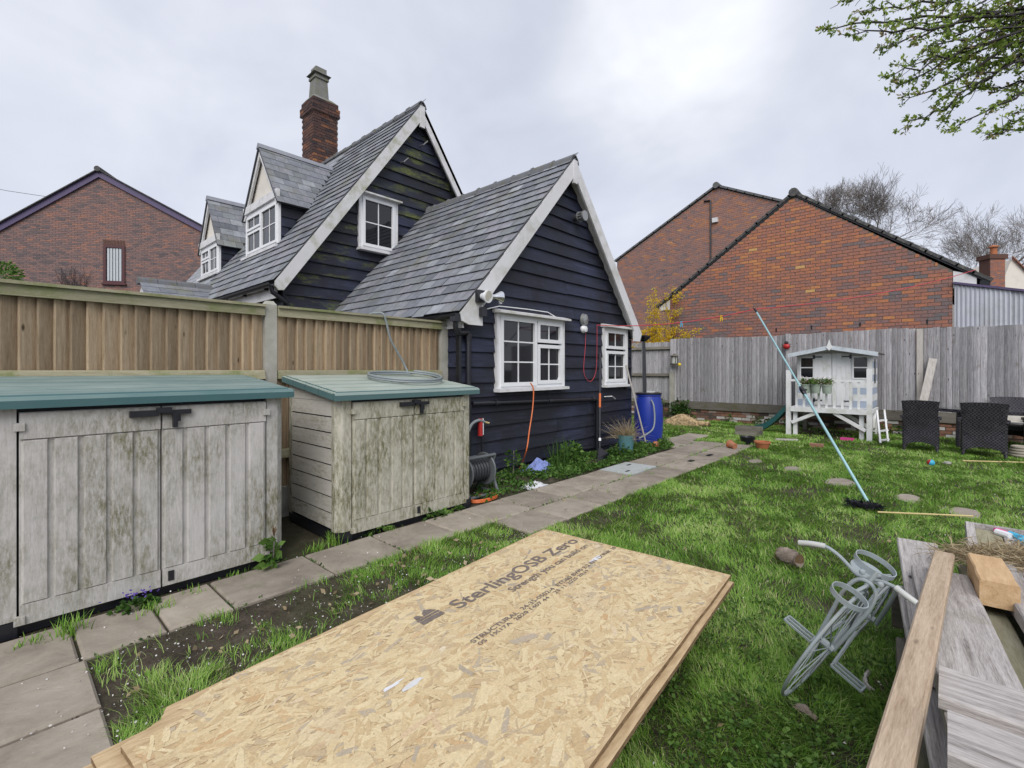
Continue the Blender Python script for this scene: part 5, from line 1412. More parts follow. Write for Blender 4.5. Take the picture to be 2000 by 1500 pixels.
# ================================================================== OSB SHEETS
def osb_text(txt, size, M, parent, off=(0, 0)):
    cu = bpy.data.curves.new('print', 'FONT'); cu.body = txt; cu.size = size; cu.offset = 0.0018 * size / .1
    o = bpy.data.objects.new('tmp', cu); COL.objects.link(o)
    bpy.context.view_layer.update()
    me = bpy.data.meshes.new_from_object(o.evaluated_get(bpy.context.evaluated_depsgraph_get()))
    bpy.data.objects.remove(o); me.transform(M); me.materials.clear(); me.materials.append(MT['ink'])
    q = bpy.data.objects.new('printed_text', me); link(q, parent, (0, 0, 0)); return q
ZO = .37
oc = G(1063, 1033, ZO); on = (G(262, 1410, ZO) - oc); ou = on.normalized(); ov_ = Vector((ou.y * -1, ou.x, 0)); 
if ov_.dot(G(1432, 1118, ZO) - oc) < 0: ov_ = -ov_
OL, OWd = 2.40, 1.235
def OP(a, b, z): return Vector((oc.x, oc.y, 0)) + ou * a + ov_ * b + Vector((0, 0, z))
lab = ['topmost pale OSB sheet with dark printed lettering, lying over the lawn', 'second OSB sheet down, its edge peeping out at the right', 'third OSB sheet down in the stack on the lawn', 'lowest OSB sheet of the stack on the lawn']
OS_ = []
for k in range(4):
    da, db, rot = [(0, 0, 0), (.06, .022, .006), (-.02, .012, -.004), (.10, -.01, .006)][k]
    zt = ZO - k * .021; zb = zt - .018
    L_ = OL - (.0 if k else .0)
    o = thing('osb_sheet', OP(1.2, .6, zb), lab[k], 'board', 'stacked OSB sheets')
    # slightly ragged outline
    ring = []
    def edge(p, q, n, amp):
        for i in range(n):
            t = i / n; ring.append((p[0] + (q[0] - p[0]) * t + random.uniform(-amp, amp), p[1] + (q[1] - p[1]) * t + random.uniform(-amp, amp)))
    c = [(0.02, 0), (0.0, .03), (.0, OWd), (L_, OWd), (L_, .09), (L_ - .11, .055), (L_ - .14, .0)] if k == 0 else [(0, 0), (0, OWd), (L_, OWd), (L_, 0)]
    for i in range(len(c)): edge(c[i], c[(i + 1) % len(c)], 12 if k == 0 else 8, .0022)
    cr, sr = math.cos(rot), math.sin(rot)
    ring = [OP(da + a * cr - b * sr, db + a * sr + b * cr, 0) for a, b in ring]; n = len(ring)
    m = MB(); m.prism([p + Vector((0, 0, zb)) for p in ring], (0, 0, .0178)); build(m, 'sheet_core', 'osb_edge', o)
    m = MB(); m.add([p + Vector((0, 0, zt)) for p in ring], [tuple(range(n))]); build(m, 'sheet_face', 'osb_base', o)
    OS_.append(o)
# pressed strands on the top face
n = 7600
a = rng.uniform(0.0, OL, n); b = rng.uniform(0.0, OWd, n)
ln = rng.uniform(.035, .125, n) * np.where(rng.random(n) < .2, 1.25, 1); wd = rng.uniform(.007, .030, n) * np.where(rng.random(n) < .25, .35, 1)
ang = rng.normal(0.0, .62, n); big = rng.random(n) < .25; ang[big] = rng.uniform(-1.57, 1.57, big.sum())
ca, sa = np.cos(ang), np.sin(ang)
V = np.empty((n, 6, 2)); sk = rng.uniform(-.35, .35, n)
for j, (p, q) in enumerate(((-.5, -.5), (0, -.55), (.5, -.5), (.5, .5), (.05, .55), (-.5, .5))):
    lx = p * ln * (1 + rng.uniform(-.2, .2, n)) + sk * q * wd * 2; ly = q * wd * (1 + rng.uniform(-.4, .4, n))
    V[:, j, 0] = a + lx * ca - ly * sa; V[:, j, 1] = b + lx * sa + ly * ca
keep = (V[:, :, 0].min(1) > .004) & (V[:, :, 0].max(1) < OL - .004) & (V[:, :, 1].min(1) > .004) & (V[:, :, 1].max(1) < OWd - .004)
keep &= ~((V[:, :, 0].max(1) > OL - .15) & (V[:, :, 1].min(1) < .10))
V = V[keep]; n = len(V); z = ZO + .0006 + np.arange(n) / n * .0016
W3_ = np.empty((n, 6, 3)); W3_[:, :, 0] = oc.x + ou.x * V[:, :, 0] + ov_.x * V[:, :, 1]; W3_[:, :, 1] = oc.y + ou.y * V[:, :, 0] + ov_.y * V[:, :, 1]; W3_[:, :, 2] = z[:, None]
tilt = rng.uniform(-.0006, .0006, n); W3_[:, 0:3, 2] += tilt[:, None]
fastmesh('strands', W3_.reshape(-1, 3), np.arange(n * 6).reshape(n, 6)[:, ::-1].ravel(), np.full(n, 6), np.clip(rng.beta(2.9, 2.3, n), 0, 1), 'osb_strand', OS_[0], kind='stuff')
# print: reads away from the camera along the sheet
ex = -ou; ey = -ov_
def TM(px, py):
    p = G(px, py, ZO); return Matrix(((ex.x, ey.x, 0, p.x), (ex.y, ey.y, 0, p.y), (0, 0, 1, ZO + .0036), (0, 0, 0, 1)))
def fit(txt, p0, p1, size):
    o = osb_text(txt, size, Matrix(), OS_[0]); xs_ = [v.co.x for v in o.data.vertices]; w_ = max(xs_) - min(xs_); d = (G(*p1, ZO) - G(*p0, ZO)).dot(ex)
    o.data.transform(TM(*p0) @ Matrix.Diagonal((d / w_, 1, 1, 1))); LOC[o.name] = Vector((0, 0, 0)); o.location = -LOC[OS_[0].name]; return o
fit('SterlingOSB Zero', (896, 1191), (1124, 1056), .118)
fit('Strength you can build on', (1002, 1157), (1145, 1066), .062)
fit('STRUCTURAL  24-35-0502-4  ETD80 BW0 2 2 BN  LXTNK 18', (925, 1258), (1202, 1070), .036)
fit('0S  1X17A  2020 1407 44    21 11 2025 20:19', (938, 1262), (1160, 1118), .030)
m = MB(TM(828, 1222)); 
m.prism([(0, 0, 0), (.13, 0, 0), (.13, .03, 0), (0, .03, 0)], (0, 0, .0004)); m.prism([(0.0, .036, 0), (.13, .036, 0), (.13, .05, 0), (.0, .05, 0)], (0, 0, .0004)); m.prism([(0.005, .056, 0), (.045, .056, 0), (.03, .085, 0), (.012, .085, 0)], (0, 0, .0004)); m.prism([(.05, .056, 0), (.125, .056, 0), (.11, .082, 0), (.085, .10, 0), (.06, .082, 0)], (0, 0, .0004)); build(m, 'printed_logo', 'ink', OS_[0])
for px, py, s in ((1163, 1092, .05), (810, 1333, .035), (768, 1338, .03)):      # white paint smears
    c = G(px, py, ZO + .003); m = MB(); n = 12; rr = [random.uniform(.5, 1.2) for _ in range(n)]
    m.add([c + ex * math.cos(2 * math.pi * i / n) * s * rr[i] * 1.6 + ey * math.sin(2 * math.pi * i / n) * s * .35 * rr[i] for i in range(n)], [tuple(range(n))]); build(m, 'paint_smear', 'white_paint', OS_[0])
for k, a in enumerate((.35, 1.2, 2.05)):
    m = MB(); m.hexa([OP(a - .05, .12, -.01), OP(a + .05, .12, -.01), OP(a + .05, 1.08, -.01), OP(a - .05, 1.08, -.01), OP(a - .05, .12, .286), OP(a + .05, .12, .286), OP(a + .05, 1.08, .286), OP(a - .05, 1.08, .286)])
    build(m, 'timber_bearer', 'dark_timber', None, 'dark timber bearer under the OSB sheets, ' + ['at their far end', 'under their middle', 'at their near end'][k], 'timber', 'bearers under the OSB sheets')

# ================================================================== TIMBER PILE
TH = math.radians(5.5); TU = Vector((math.cos(TH), math.sin(TH), 0)); TV = Vector((-math.sin(TH), math.cos(TH), 0))
def lumber(name, mat, a, b, w_, th, ztop, label, cat='plank', group='timber pile pieces', zb=None, c=.006):
    """from a to b (world xy), width w_, thickness th, top at ztop"""
    a = Vector((a[0], a[1], 0)); b = Vector((b[0], b[1], 0)); L = (b - a).length; d = (b - a) / L; s = Vector((-d.y, d.x, 0)) * w_ / 2
    zb_ = ztop if zb is None else zb
    n = 4; m = MB(); vs = []; fs = []
    M = Matrix.Rotation(math.atan2(d.y, d.x), 4, 'Z')
    for i in range(n + 1):
        t = i / n; z = ztop + (zb_ - ztop) * t; jit = random.uniform(-.003, .003)
        for y, h in ((-w_ / 2, -th), (w_ / 2, -th), (w_ / 2, -c), (w_ / 2 - c, 0), (-w_ / 2 + c, 0), (-w_ / 2, -c)): vs.append((L * (t - .5), y + jit, z + h + jit * .5))
    for i in range(n):
        for q in range(6): fs.append((i * 6 + q, i * 6 + (q + 1) % 6, i * 6 + 6 + (q + 1) % 6, i * 6 + 6 + q))
    fs += [tuple(range(5, -1, -1)), tuple(n * 6 + q for q in range(6))]
    m.add(vs, fs); me = local_mesh(m, name, mat); o = bpy.data.objects.new(name, me); mid = (a + b) / 2
    link(o, None, (mid.x, mid.y, 0)); o.rotation_euler = (0, 0, math.atan2(d.y, d.x)); return tag(o, label, cat, group)
def pt(x, y): return (2.4 + TU.x * x + TV.x * y, -.10 + TU.y * x + TV.y * y)
lumber('plank', 'tan_plank', (.70, .135), (3.26, .010), .078, .045, .575, 'long tan plank lying askew across the top left of the timber pile')
lumber('plank', 'grey_plank', pt(-.95, .045), pt(.80, .055), .215, .045, .50, 'wide grey plank under the tan plank, on the timber pile')
lumber('plank', 'grey_plank', pt(-.2, .10), pt(1.46, .10), .19, .04, .448, 'grey plank sticking out farthest beyond the straw at the back of the pile')
lumber('plank', 'grey_plank', pt(-.9, .13), pt(.75, .16), .12, .035, .40, 'narrow grey plank under the wide grey plank, at the pile edge')
lumber('plank', 'green_plank', pt(-1.0, -.11), pt(1.2, -.10), .09, .04, .43, 'narrow green-stained plank beside the wide grey plank')
lumber('plank', 'grey_plank', pt(-.9, -.215), pt(1.25, -.20), .10, .06, .515, 'grey plank on edge between the green plank and the new timber offcut')
lumber('plank', 'grey_plank', pt(-.9, -.36), pt(.9, -.36), .18, .04, .46, 'grey plank beneath the new timber offcut')
lumber('plank', 'green_plank', pt(-.9, -.56), pt(1.0, -.56), .19, .04, .455, 'greenish plank at the far side of the new timber offcut')
lumber('timber_offcut', 'new_timber', (2.92, -.165), (3.30, -.135), .125, .11, .585, 'thick new orange timber offcut lying on the grey planks', 'offcut')
lumber('timber_offcut', 'new_timber', (2.86, -.36), (3.22, -.335), .10, .09, .555, 'pale new timber offcut cut off by the frame edge', 'offcut')
lumber('timber_offcut', 'grey_plank', (1.985, .02), (1.985, -.30), .205, .035, .538, 'weathered grey board offcut with knots, lying across the wide plank', 'offcut')
lumber('timber_offcut', 'grey_plank', (1.56, .0), (1.56, -.36), .19, .13, .632, 'chunky weathered grey sleeper offcut nearest the camera on the pile', 'offcut')
lumber('timber_offcut', 'grey_plank', (2.66, -.29), (2.66, -.50), .10, .08, .545, 'small dark-ended grey offcut beyond the new timber offcut', 'offcut')
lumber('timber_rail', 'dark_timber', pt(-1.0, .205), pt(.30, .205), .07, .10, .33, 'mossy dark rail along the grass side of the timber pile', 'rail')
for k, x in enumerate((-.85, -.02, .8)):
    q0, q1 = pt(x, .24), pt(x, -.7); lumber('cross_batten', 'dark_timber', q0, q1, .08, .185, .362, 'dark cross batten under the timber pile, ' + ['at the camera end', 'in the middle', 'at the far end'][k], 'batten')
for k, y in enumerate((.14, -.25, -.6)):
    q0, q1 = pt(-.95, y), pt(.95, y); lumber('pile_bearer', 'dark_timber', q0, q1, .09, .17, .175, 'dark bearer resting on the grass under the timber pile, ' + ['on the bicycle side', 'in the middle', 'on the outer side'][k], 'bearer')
# decking panel at the back
DP = thing('decking_panel', (3.9, -.5, .3), 'weathered framed decking panel at the back of the timber pile, strewn with straw', 'decking panel')
for k in range(6):
    y = -.13 - k * .125; m = MB(); x0, x1 = 3.50 + .0 * k, 4.32 + .05 * math.sin(k); m.box(x0, x1, y - .118, y, .44, .468 + .004 * (k % 2)); build(m, 'deck_board', 'grey_plank' if k % 2 else 'green_plank', DP)
m = MB(); m.box(3.48, 4.34, -.128, -.088, .33, .50); build(m, 'frame_rail', 'grey_plank', DP)
m = MB(); m.box(4.325, 4.365, -.90, -.086, .33, .495); build(m, 'frame_rail', 'grey_plank', DP)
for x in (3.6, 4.2):
    m = MB(); m.box(x, x + .08, -.85, -.13, .30, .438); build(m, 'joist', 'dark_timber', DP)
for x in (3.62, 4.22):
    for y in (-.2, -.8):
        m = MB(); m.box(x, x + .06, y - .06, y, -.01, .30); build(m, 'foot', 'dark_timber', DP)
# straw
n = 2600; tt = rng.random(n); cxs = 3.42 + .42 * tt + rng.normal(0, .06, n); cys = -.03 - .42 * tt + rng.normal(0, .06, n); cz = .475 + np.abs(rng.normal(0, .022, n)) + .03
Dn = rng.normal(0, 1, (n, 3)); Dn[:, 2] *= .35
leafcloud('straw', np.stack([cxs, cys, cz], 1), Dn, rng.uniform(.04, .11, n), rng.uniform(0, 1, n), 'dry_leaf', None, .06, label='loose dry straw strewn on the back of the timber pile', cat='straw', kind='stuff')
TY = thing('plastic_toy', (4.1, -.38, .47), 'pink, white and blue plastic toy lying on the decking panel', 'toy')
a = G(1945, 1034, .485); b = G(1972, 1043, .485); c = G(1992, 1050, .485)
m = MB(); m.bar(a, b, .03, .02); build(m, 'toy_handle', 'pink_plastic', TY)
m = MB(); m.tube([a + Vector((-.06, -.0, 0)), b + Vector((-.05, 0, 0))], .02, 8); build(m, 'toy_body', 'white_plastic', TY)
m = MB(); m.tube([b, c, c + Vector((-.06, -.02, .01)), c + Vector((-.1, .01, 0))], .02, 8); build(m, 'toy_head', 'cyan_plastic', TY)

# ================================================================== BICYCLE PLANTER
def cw(x, y, z=0): return Vector((x * C1 + y * C2, -x * C2 + y * C1, z))
bf = cw(-math.sin(.94), -math.cos(.94)).normalized(); br0 = cw(math.cos(.94), -math.sin(.94)).normalized(); LE = math.radians(25.5)
bu = Vector((0, 0, 1)) * math.cos(LE) + br0 * math.sin(LE); br = br0 * math.cos(LE) - Vector((0, 0, 1)) * math.sin(LE)
W0 = G(1552, 1353, .0) + Vector((0, 0, .02))
BK = thing('bicycle_planter', W0, 'small grey metal bicycle planter leaning on the timber pile', 'garden ornament')
def B(px, py, off=0.0):
    r = ray(px, py); C = Vector((0, 0, CAMH)); k = (W0 + bf * off - C).dot(bf) / r.dot(bf); return C + r * k
def BL(r_, f_, u_): return W0 + br * r_ + bf * f_ + bu * u_
def smooth_path(p, n=6):
    p = [Vector(q) for q in p]; out = []
    for i in range(len(p) - 1):
        p0 = p[max(i - 1, 0)]; p1 = p[i]; p2 = p[i + 1]; p3 = p[min(i + 2, len(p) - 1)]
        for k in range(n):
            t = k / n; out.append(.5 * ((2 * p1) + (p2 - p0) * t + (2 * p0 - 5 * p1 + 4 * p2 - p3) * t * t + (3 * p1 - p0 - 3 * p2 + p3) * t ** 3))
    out.append(p[-1]); return out
def wheel(hub_f, hub_u, R_, name, skew=0.0):
    ring = [BL(skew * math.cos(2 * math.pi * i / 40) * R_, hub_f + R_ * math.cos(2 * math.pi * i / 40), hub_u + R_ * math.sin(2 * math.pi * i / 40)) for i in range(40)]
    m = MB(); m.tube(ring, .0068, 8, closed=True); o = build(m, name, 'bike_paint', BK, smooth=True)
    for i in range(22):
        a = 2 * math.pi * i / 22; s = .02 if i % 2 else -.02
        m = MB(); m.tube([BL(s, hub_f, hub_u), BL(skew * math.cos(a) * R_, hub_f + R_ * math.cos(a), hub_u + R_ * math.sin(a))], .0026, 4); build(m, 'spoke', 'bike_paint', o)
    m = MB(); m.tube([BL(-.035, hub_f, hub_u), BL(.035, hub_f, hub_u)], .017, 8); build(m, 'hub', 'bike_paint', o)
wheel(0, .297, .292, 'front_wheel')
# fork with arched crown
m = MB(); m.tube(smooth_path([BL(-.035, 0, .297), BL(-.045, -.01, .44), BL(-.052, -.02, .55), BL(-.038, -.03, .625), BL(0, -.03, .648), BL(.038, -.03, .625), BL(.052, -.02, .55), BL(.045, -.01, .44), BL(.035, 0, .297)]), .0082, 8); build(m, 'fork', 'bike_paint', BK, smooth=True)
m = MB(); m.tube([BL(0, -.03, .63), BL(0, -.05, .70)], .010, 8); build(m, 'stem', 'bike_paint', BK, smooth=True)
for s in (-1, 1):
    m = MB(); m.lathe([(0, -.013), (.011, -.007), (.013, 0), (.011, .007), (0, .013)], BL(s * .035, -.02, .675), 10); build(m, 'knob', 'bike_paint', BK, smooth=True)
H = [B(1561, 1060, -.02), B(1585, 1062, -.02), B(1612, 1067, -.03), B(1636, 1083, -.03), B(1656, 1103, -.04), B(1674, 1122, -.05), B(1700, 1131, -.05), B(1725, 1137, -.04), B(1750, 1148, -.03), B(1768, 1162, -.02), B(1790, 1178, -.02)]
m = MB(); m.tube(smooth_path(H, 4), .0080, 8); build(m, 'handlebar', 'bike_paint', BK, smooth=True)
for q in (H[:3], H[-3:]):
    m = MB(); m.tube(smooth_path(q, 4), .0125, 10); build(m, 'grip', 'hose_pale', BK, smooth=True)
def strap_ring(c, R_, axis_u, name, h=.022, th=.004, e1=None, e2=None):
    m = MB(); n = 32; vs = []; fs = []
    for i in range(n):
        a = 2 * math.pi * i / n; d = e1 * math.cos(a) + e2 * math.sin(a)
        for rr, hh in ((R_, -h / 2), (R_ + th, -h / 2), (R_ + th, h / 2), (R_, h / 2)): vs.append(c + d * rr + axis_u * hh)
    for i in range(n):
        k = (i + 1) % n
        for q in range(4): fs.append((i * 4 + q, i * 4 + (q + 1) % 4, k * 4 + (q + 1) % 4, k * 4 + q))
    m.add(vs, fs); return build(m, name, 'bike_paint', BK, smooth=True)
rc = B(1658, 1165, .115)
strap_ring(rc, .063, bu, 'pot_ring', e1=br, e2=bf)
m = MB(); m.tube([rc - bf * .063, BL(0, -.02, .63)], .007, 6); build(m, 'ring_arm', 'bike_paint', BK)
dc = B(1694, 1118, -.20)
m = MB(); n = 26; ring = [dc + br * .070 * math.cos(2 * math.pi * i / n) + bf * .080 * math.sin(2 * math.pi * i / n) for i in range(n)]; m.prism(ring, bu * .008); build(m, 'pot_plate', 'bike_paint', BK)
strap_ring(dc + bu * .03 - bf * .05, .078, bu, 'pot_ring', e1=br, e2=bf)
# frame, pedals, rear wheel
m = MB(); m.tube([BL(0, -.04, .62), BL(0, -.30, .27), BL(0, -.36, .26)], .0085, 8); build(m, 'down_tube', 'bike_paint', BK, smooth=True)
m = MB(); m.tube([BL(0, -.04, .68), BL(0, -.46, .54), BL(0, -.36, .26)], .0085, 8); build(m, 'top_tube', 'bike_paint', BK, smooth=True)
m = MB(); m.tube(smooth_path([BL(.045, -.5, .50), BL(.05, -.55, .36), BL(.05, -.62, .20)]), .010, 8); build(m, 'seat_stay', 'bike_paint', BK, smooth=True)
wheel(-.64, .20, .20, 'rear_wheel')
for s in (-1, 1):
    c = B(1588, 1250, -.05) if s < 0 else B(1628, 1296, -.05)
    m = MB(); q = br * (.125 * s); wv = bf * .026
    for a, b_ in ((c + wv, c + wv + q), (c - wv, c - wv + q), (c + wv + q, c - wv + q), (c + wv, c - wv), (c, c + q)): m.bar(a, b_, .007, .009)
    PDL = build(m, 'pedal', 'bike_paint', BK)
    m = MB(); m.tube([c, BL(.03 * s, -.33, .25)], .008, 6); build(m, 'crank', 'bike_paint', BK)

# ================================================================== THINGS ON THE LAWN
def log(name, a, b, r_, label, cat, mat='log_bark', endmat='log_end', parent=None):
    a = Vector(a); b = Vector(b); o = thing(name, (a + b) / 2, label, cat)
    k = 12; pts = [a.lerp(b, i / (k - 1)) + Vector((random.uniform(-.006, .006), random.uniform(-.006, .006), random.uniform(-.004, .004))) for i in range(k)]
    m = MB(); m.tube(pts, [r_ * random.uniform(.84, 1.12) for _ in range(k)], 18); m.v = [(x + random.uniform(-.006, .006), y + random.uniform(-.006, .006), z + random.uniform(-.006, .006)) for x, y, z in m.v]; build(m, 'log_bark', mat, o)
    d = (b - a).normalized()
    for p, s in ((a, -1), (b, 1)):
        m = MB(); m.tube([p + d * s * .001, p + d * s * .006], r_ * .86, 12); build(m, 'cut_end', endmat, o)
    return o
log('short_log', G(1524, 1082, .06), G(1560, 1096, .06), .062, 'short thick log lying on the lawn beside the bicycle planter', 'log')
m = MB(); a = G(1548, 1378, .02); b = G(1596, 1405, .02); m.tube([a, a.lerp(b, .5) + Vector((0, 0, .012)), b], [.012, .022, .010], 7); build(m, 'bark_piece', 'log_bark', None, 'narrow piece of brown bark on the grass in front of the bicycle planter', 'bark')
m = MB(); m.tube(smooth_path([G(1698, 1310, .02), G(1690, 1322, .03), G(1693, 1338, .03), G(1706, 1350, .02)]), .010, 6); build(m, 'bent_stick', 'grey_plank', None, 'short curved grey stick between the bicycle planter and timber pile', 'stick')
# clothes prop and line
PRp = thing('clothes_prop', G(1695, 980), 'pale blue metal clothes prop leaning up to the washing line', 'clothes prop')
pb_ = G(1695, 980) + Vector((0, 0, .0)); ptp = PX(1478, 610, 8.05)
mid = None
C0 = Vector((0, 0, CAMH))
best = min((abs(1000 + F * ((q := pb_.lerp(ptp, t / 200)).x * C1 - q.y * C2) / depth(q.x, q.y) - 1567), t / 200) for t in range(200))[1]
pm = pb_.lerp(ptp, best)
m = MB(); m.tube([pb_, pm], .0165, 10); build(m, 'lower_pole', 'pale_blue_metal', PRp, smooth=True)
m = MB(); m.tube([pm, ptp], .0125, 10); build(m, 'upper_pole', 'pale_blue_metal', PRp, smooth=True)
dd = (ptp - pb_).normalized(); m = MB(); m.tube([pm - dd * .07, pm - dd * .03, pm + dd * .03, pm + dd * .06], [.024, .03, .03, .02], 10); m.tube([pm + dd * .01 - Vector((.05, 0, 0)), pm + dd * .01 + Vector((.02, -.05, 0))], .012, 6); build(m, 'clamp', 'black_plastic', PRp)
m = MB(); m.tube([ptp, ptp + dd * .06], .017, 8); m.tube([ptp + dd * .05, ptp + dd * .08 + Vector((.03, .0, .02))], .008, 5); m.tube([ptp + dd * .05, ptp + dd * .08 + Vector((-.02, .02, .02))], .008, 5); build(m, 'line_hook', 'black_plastic', PRp)
hook = PY(1166, 635, YW - .05); lend = PX(1905, 527, 14.9); top = ptp + dd * .07
def sag(a, b, s, n=14): return [a.lerp(b, i / n) - Vector((0, 0, s * 4 * (i / n) * (1 - i / n))) for i in range(n + 1)]
m = MB(); m.tube(sag(hook, top, .10) + sag(top, lend, .12)[1:], .0075, 5); build(m, 'washing_line', 'red_cord', None, 'thin red washing line strung from the cottage over the clothes prop', 'washing line')
m = MB(); L0 = hook; m.tube(smooth_path([hook, PY(1166, 665, YW - .06), PY(1165, 715, YW - .06), PY(1161, 735, YW - .06), PY(1153, 745, YW - .06), PY(1144, 738, YW - .06), PY(1140, 720, YW - .06), PY(1143, 680, YW - .06), PY(1144, 650, YW - .05)]), .0048, 5); build(m, 'cord_loop', 'red_cord', None, 'slack red cord loop hanging on the black wall between the windows', 'cord')
for px, mt, lb in ((1331, 'cyan_plastic', 'small blue clothes peg on the washing line'), (1409, 'yellow', 'small yellow clothes peg on the washing line')):
    q = min(sag(hook, top, .10, 200), key=lambda p: abs(1000 + F * (p.x * C1 - p.y * C2) / depth(p.x, p.y) - px)); m = MB(); s = .011
    m.bar(q + Vector((.004, -.006, .02)), q + Vector((.012, -.012, -.075)), .012, .010); m.bar(q + Vector((-.004, .006, .02)), q + Vector((-.012, .012, -.075)), .012, .010); m.box(q.x - .009, q.x + .009, q.y - .009, q.y + .009, q.z - .03, q.z - .018); build(m, 'clothes_peg', mt, None, lb, 'clothes peg', 'pegs on the washing line')
MP = thing('mop_head', G(1688, 998), 'black bristle mop head on the grass below the clothes prop', 'mop')
c = G(1688, 997); m = MB(); m.box(c.x - .05, c.x + .05, c.y - .12, c.y + .12, .05, .085); build(m, 'mop_block', 'black_plastic', MP)
n = 500; P_ = np.stack([c.x + rng.uniform(-.06, .06, n), c.y + rng.uniform(-.14, .14, n), np.full(n, .07)], 1); Dn = np.stack([rng.normal(0, .6, n), rng.normal(0, .7, n), rng.uniform(-.6, .5, n)], 1); leafcloud('bristles', P_, Dn, rng.uniform(.05, .10, n), np.zeros(n), 'black_bristle', MP, .10)
m = MB(); m.tube([G(1714, 1000, .05), G(1900, 1008, .05)], .009, 6); build(m, 'bamboo_cane', 'cane', None, 'yellow bamboo cane lying on the grass beside the mop head', 'cane')
m = MB(); m.tube([G(1880, 900, .03), G(2030, 904, .03)], .012, 6); build(m, 'wooden_batten', 'cane', None, 'thin pale batten lying on the grass in front of the wicker chairs', 'batten')
BLo = thing('toy_ball', G(1818, 908), 'small blue and red toy ball on the lawn in front of the wicker chairs', 'ball')
c = G(1818, 910) + Vector((0, 0, .05)); sph = [(.05 * math.sin(math.pi * i / 10), -.05 * math.cos(math.pi * i / 10)) for i in range(11)]
m = MB(); m.lathe([(max(r_, .0005), z) for r_, z in sph[:7]], c, 16, Matrix.Rotation(-1.2, 3, 'X')); build(m, 'blue_half', 'cyan_plastic', BLo, smooth=True)
m = MB(); m.lathe([(max(r_, .0005), z) for r_, z in sph[6:]], c, 16, Matrix.Rotation(-1.2, 3, 'X')); build(m, 'red_half', 'red_plastic', BLo, smooth=True)
def pebble(name, c, sx, sy, sz, mat, label, cat, group=None):
    m = MB(); m.lathe([(.01, -.5), (.7, -.45), (1, 0), (.8, .4), (.05, .5)], (0, 0, 0), 9); m.v = [(c.x + a * sx * random.uniform(.85, 1.1), c.y + b * sy * random.uniform(.85, 1.1), c.z + z * sz) for a, b, z in m.v]; return build(m, name, mat, None, label, cat, group)
c = G(1850, 908); pebble('grey_stone', c + Vector((0, 0, .03)), .09, .05, .05, 'concrete_post', 'small grey stone beside the toy ball', 'stone')
c = G(1595, 874); m = MB(); m.box(c.x - .06, c.x + .06, c.y - .11, c.y + .11, .0, .075, .7); build(m, 'loose_brick', 'brick_wall_low', None, 'single loose brick on the lawn in front of the playhouse', 'brick')
m = MB(); m.bar(G(1515, 858, .04), G(1558, 859, .04), .06, .03); build(m, 'short_batten', 'pale_timber_upright', None, 'short pale batten in the grass near the playhouse post', 'batten')
m = MB(); c = G(1655, 858, .03); m.box(c.x - .06, c.x + .06, c.y - .12, c.y + .12, .01, .06); build(m, 'pink_toy', 'pink_plastic', None, 'small pink plastic toy on the grass under the playhouse', 'toy')
c = G(1996, 893); CO_ = thing('coiled_hose', c, 'coil of beige ribbed hose on the grass at the right frame edge', 'hose')
for k in range(4):
    rr = .15 - .012 * k; m = MB(); m.tube([c + Vector((rr * math.cos(a / 16 * 6.283), rr * 1.05 * math.sin(a / 16 * 6.283), .035 + k * .045)) for a in range(16)], .026, 8, closed=True); build(m, 'hose_turn', 'beige_hose', CO_, smooth=True)
# pots and tub by the slide
def pot(name, c, r_, h, mat, label, cat='plant pot', M=None, soil=True, rim=True, group=None):
    o = thing(name, c, label, cat, group); m = MB()
    prof = [(r_ * .68, 0), (r_ * .95, h * .82), (r_ * 1.06, h * .82), (r_ * 1.06, h), (r_ * .92, h), (r_ * .84, h * .75), (r_ * .60, h * .05)] if rim else [(r_ * .75, 0), (r_, h), (r_ * .93, h), (r_ * .70, h * .05)]
    m.lathe(prof, c, 24, M); build(m, 'pot_body', mat, o, smooth=True)
    if soil: m = MB(); m.lathe([(0.01, h * .70), (r_ * .84, h * .71)], c, 18, M); build(m, 'soil', 'earth', o)
    return o
pot('terracotta_bowl', G(1489, 878), .135, .155, 'terracotta', 'upright wide terracotta bowl on the lawn beside the slide')
c = G(1449, 880) + Vector((0, .04, .075)); pot('terracotta_pot', c + Vector((-.06, .06, 0)), .075, .15, 'terracotta', 'terracotta pot tipped on its side next to the black tub', M=Matrix.Rotation(math.radians(-82), 3, 'Y') @ Matrix.Rotation(.2, 3, 'X') if False else (Matrix.Rotation(math.radians(150), 3, 'Z') @ Matrix.Rotation(math.radians(80), 3, 'X')), soil=False)
pot('black_tub', G(1460, 866), .15, .14, 'black_plastic', 'round black plastic tub behind the terracotta bowl', 'tub', rim=False)
CRt = thing('wooden_crate', G(1462, 856) + Vector((.5, .1, 0)), 'small wooden crate behind the black tub at the foot of the slide', 'crate')
c = G(1462, 856) + Vector((.45, .12, 0))
for s in (-1, 1):
    for k in range(2):
        m = MB(); m.box(c.x + s * .15 - .009, c.x + s * .15 + .009, c.y - .25, c.y + .25, .02 + k * .10, .11 + k * .10); build(m, 'crate_slat', 'grey_rail', CRt)
        m = MB(); m.box(c.x - .14, c.x + .14, c.y + s * .24 - .009, c.y + s * .24 + .009, .02 + k * .10, .11 + k * .10); build(m, 'crate_slat', 'grey_rail', CRt)
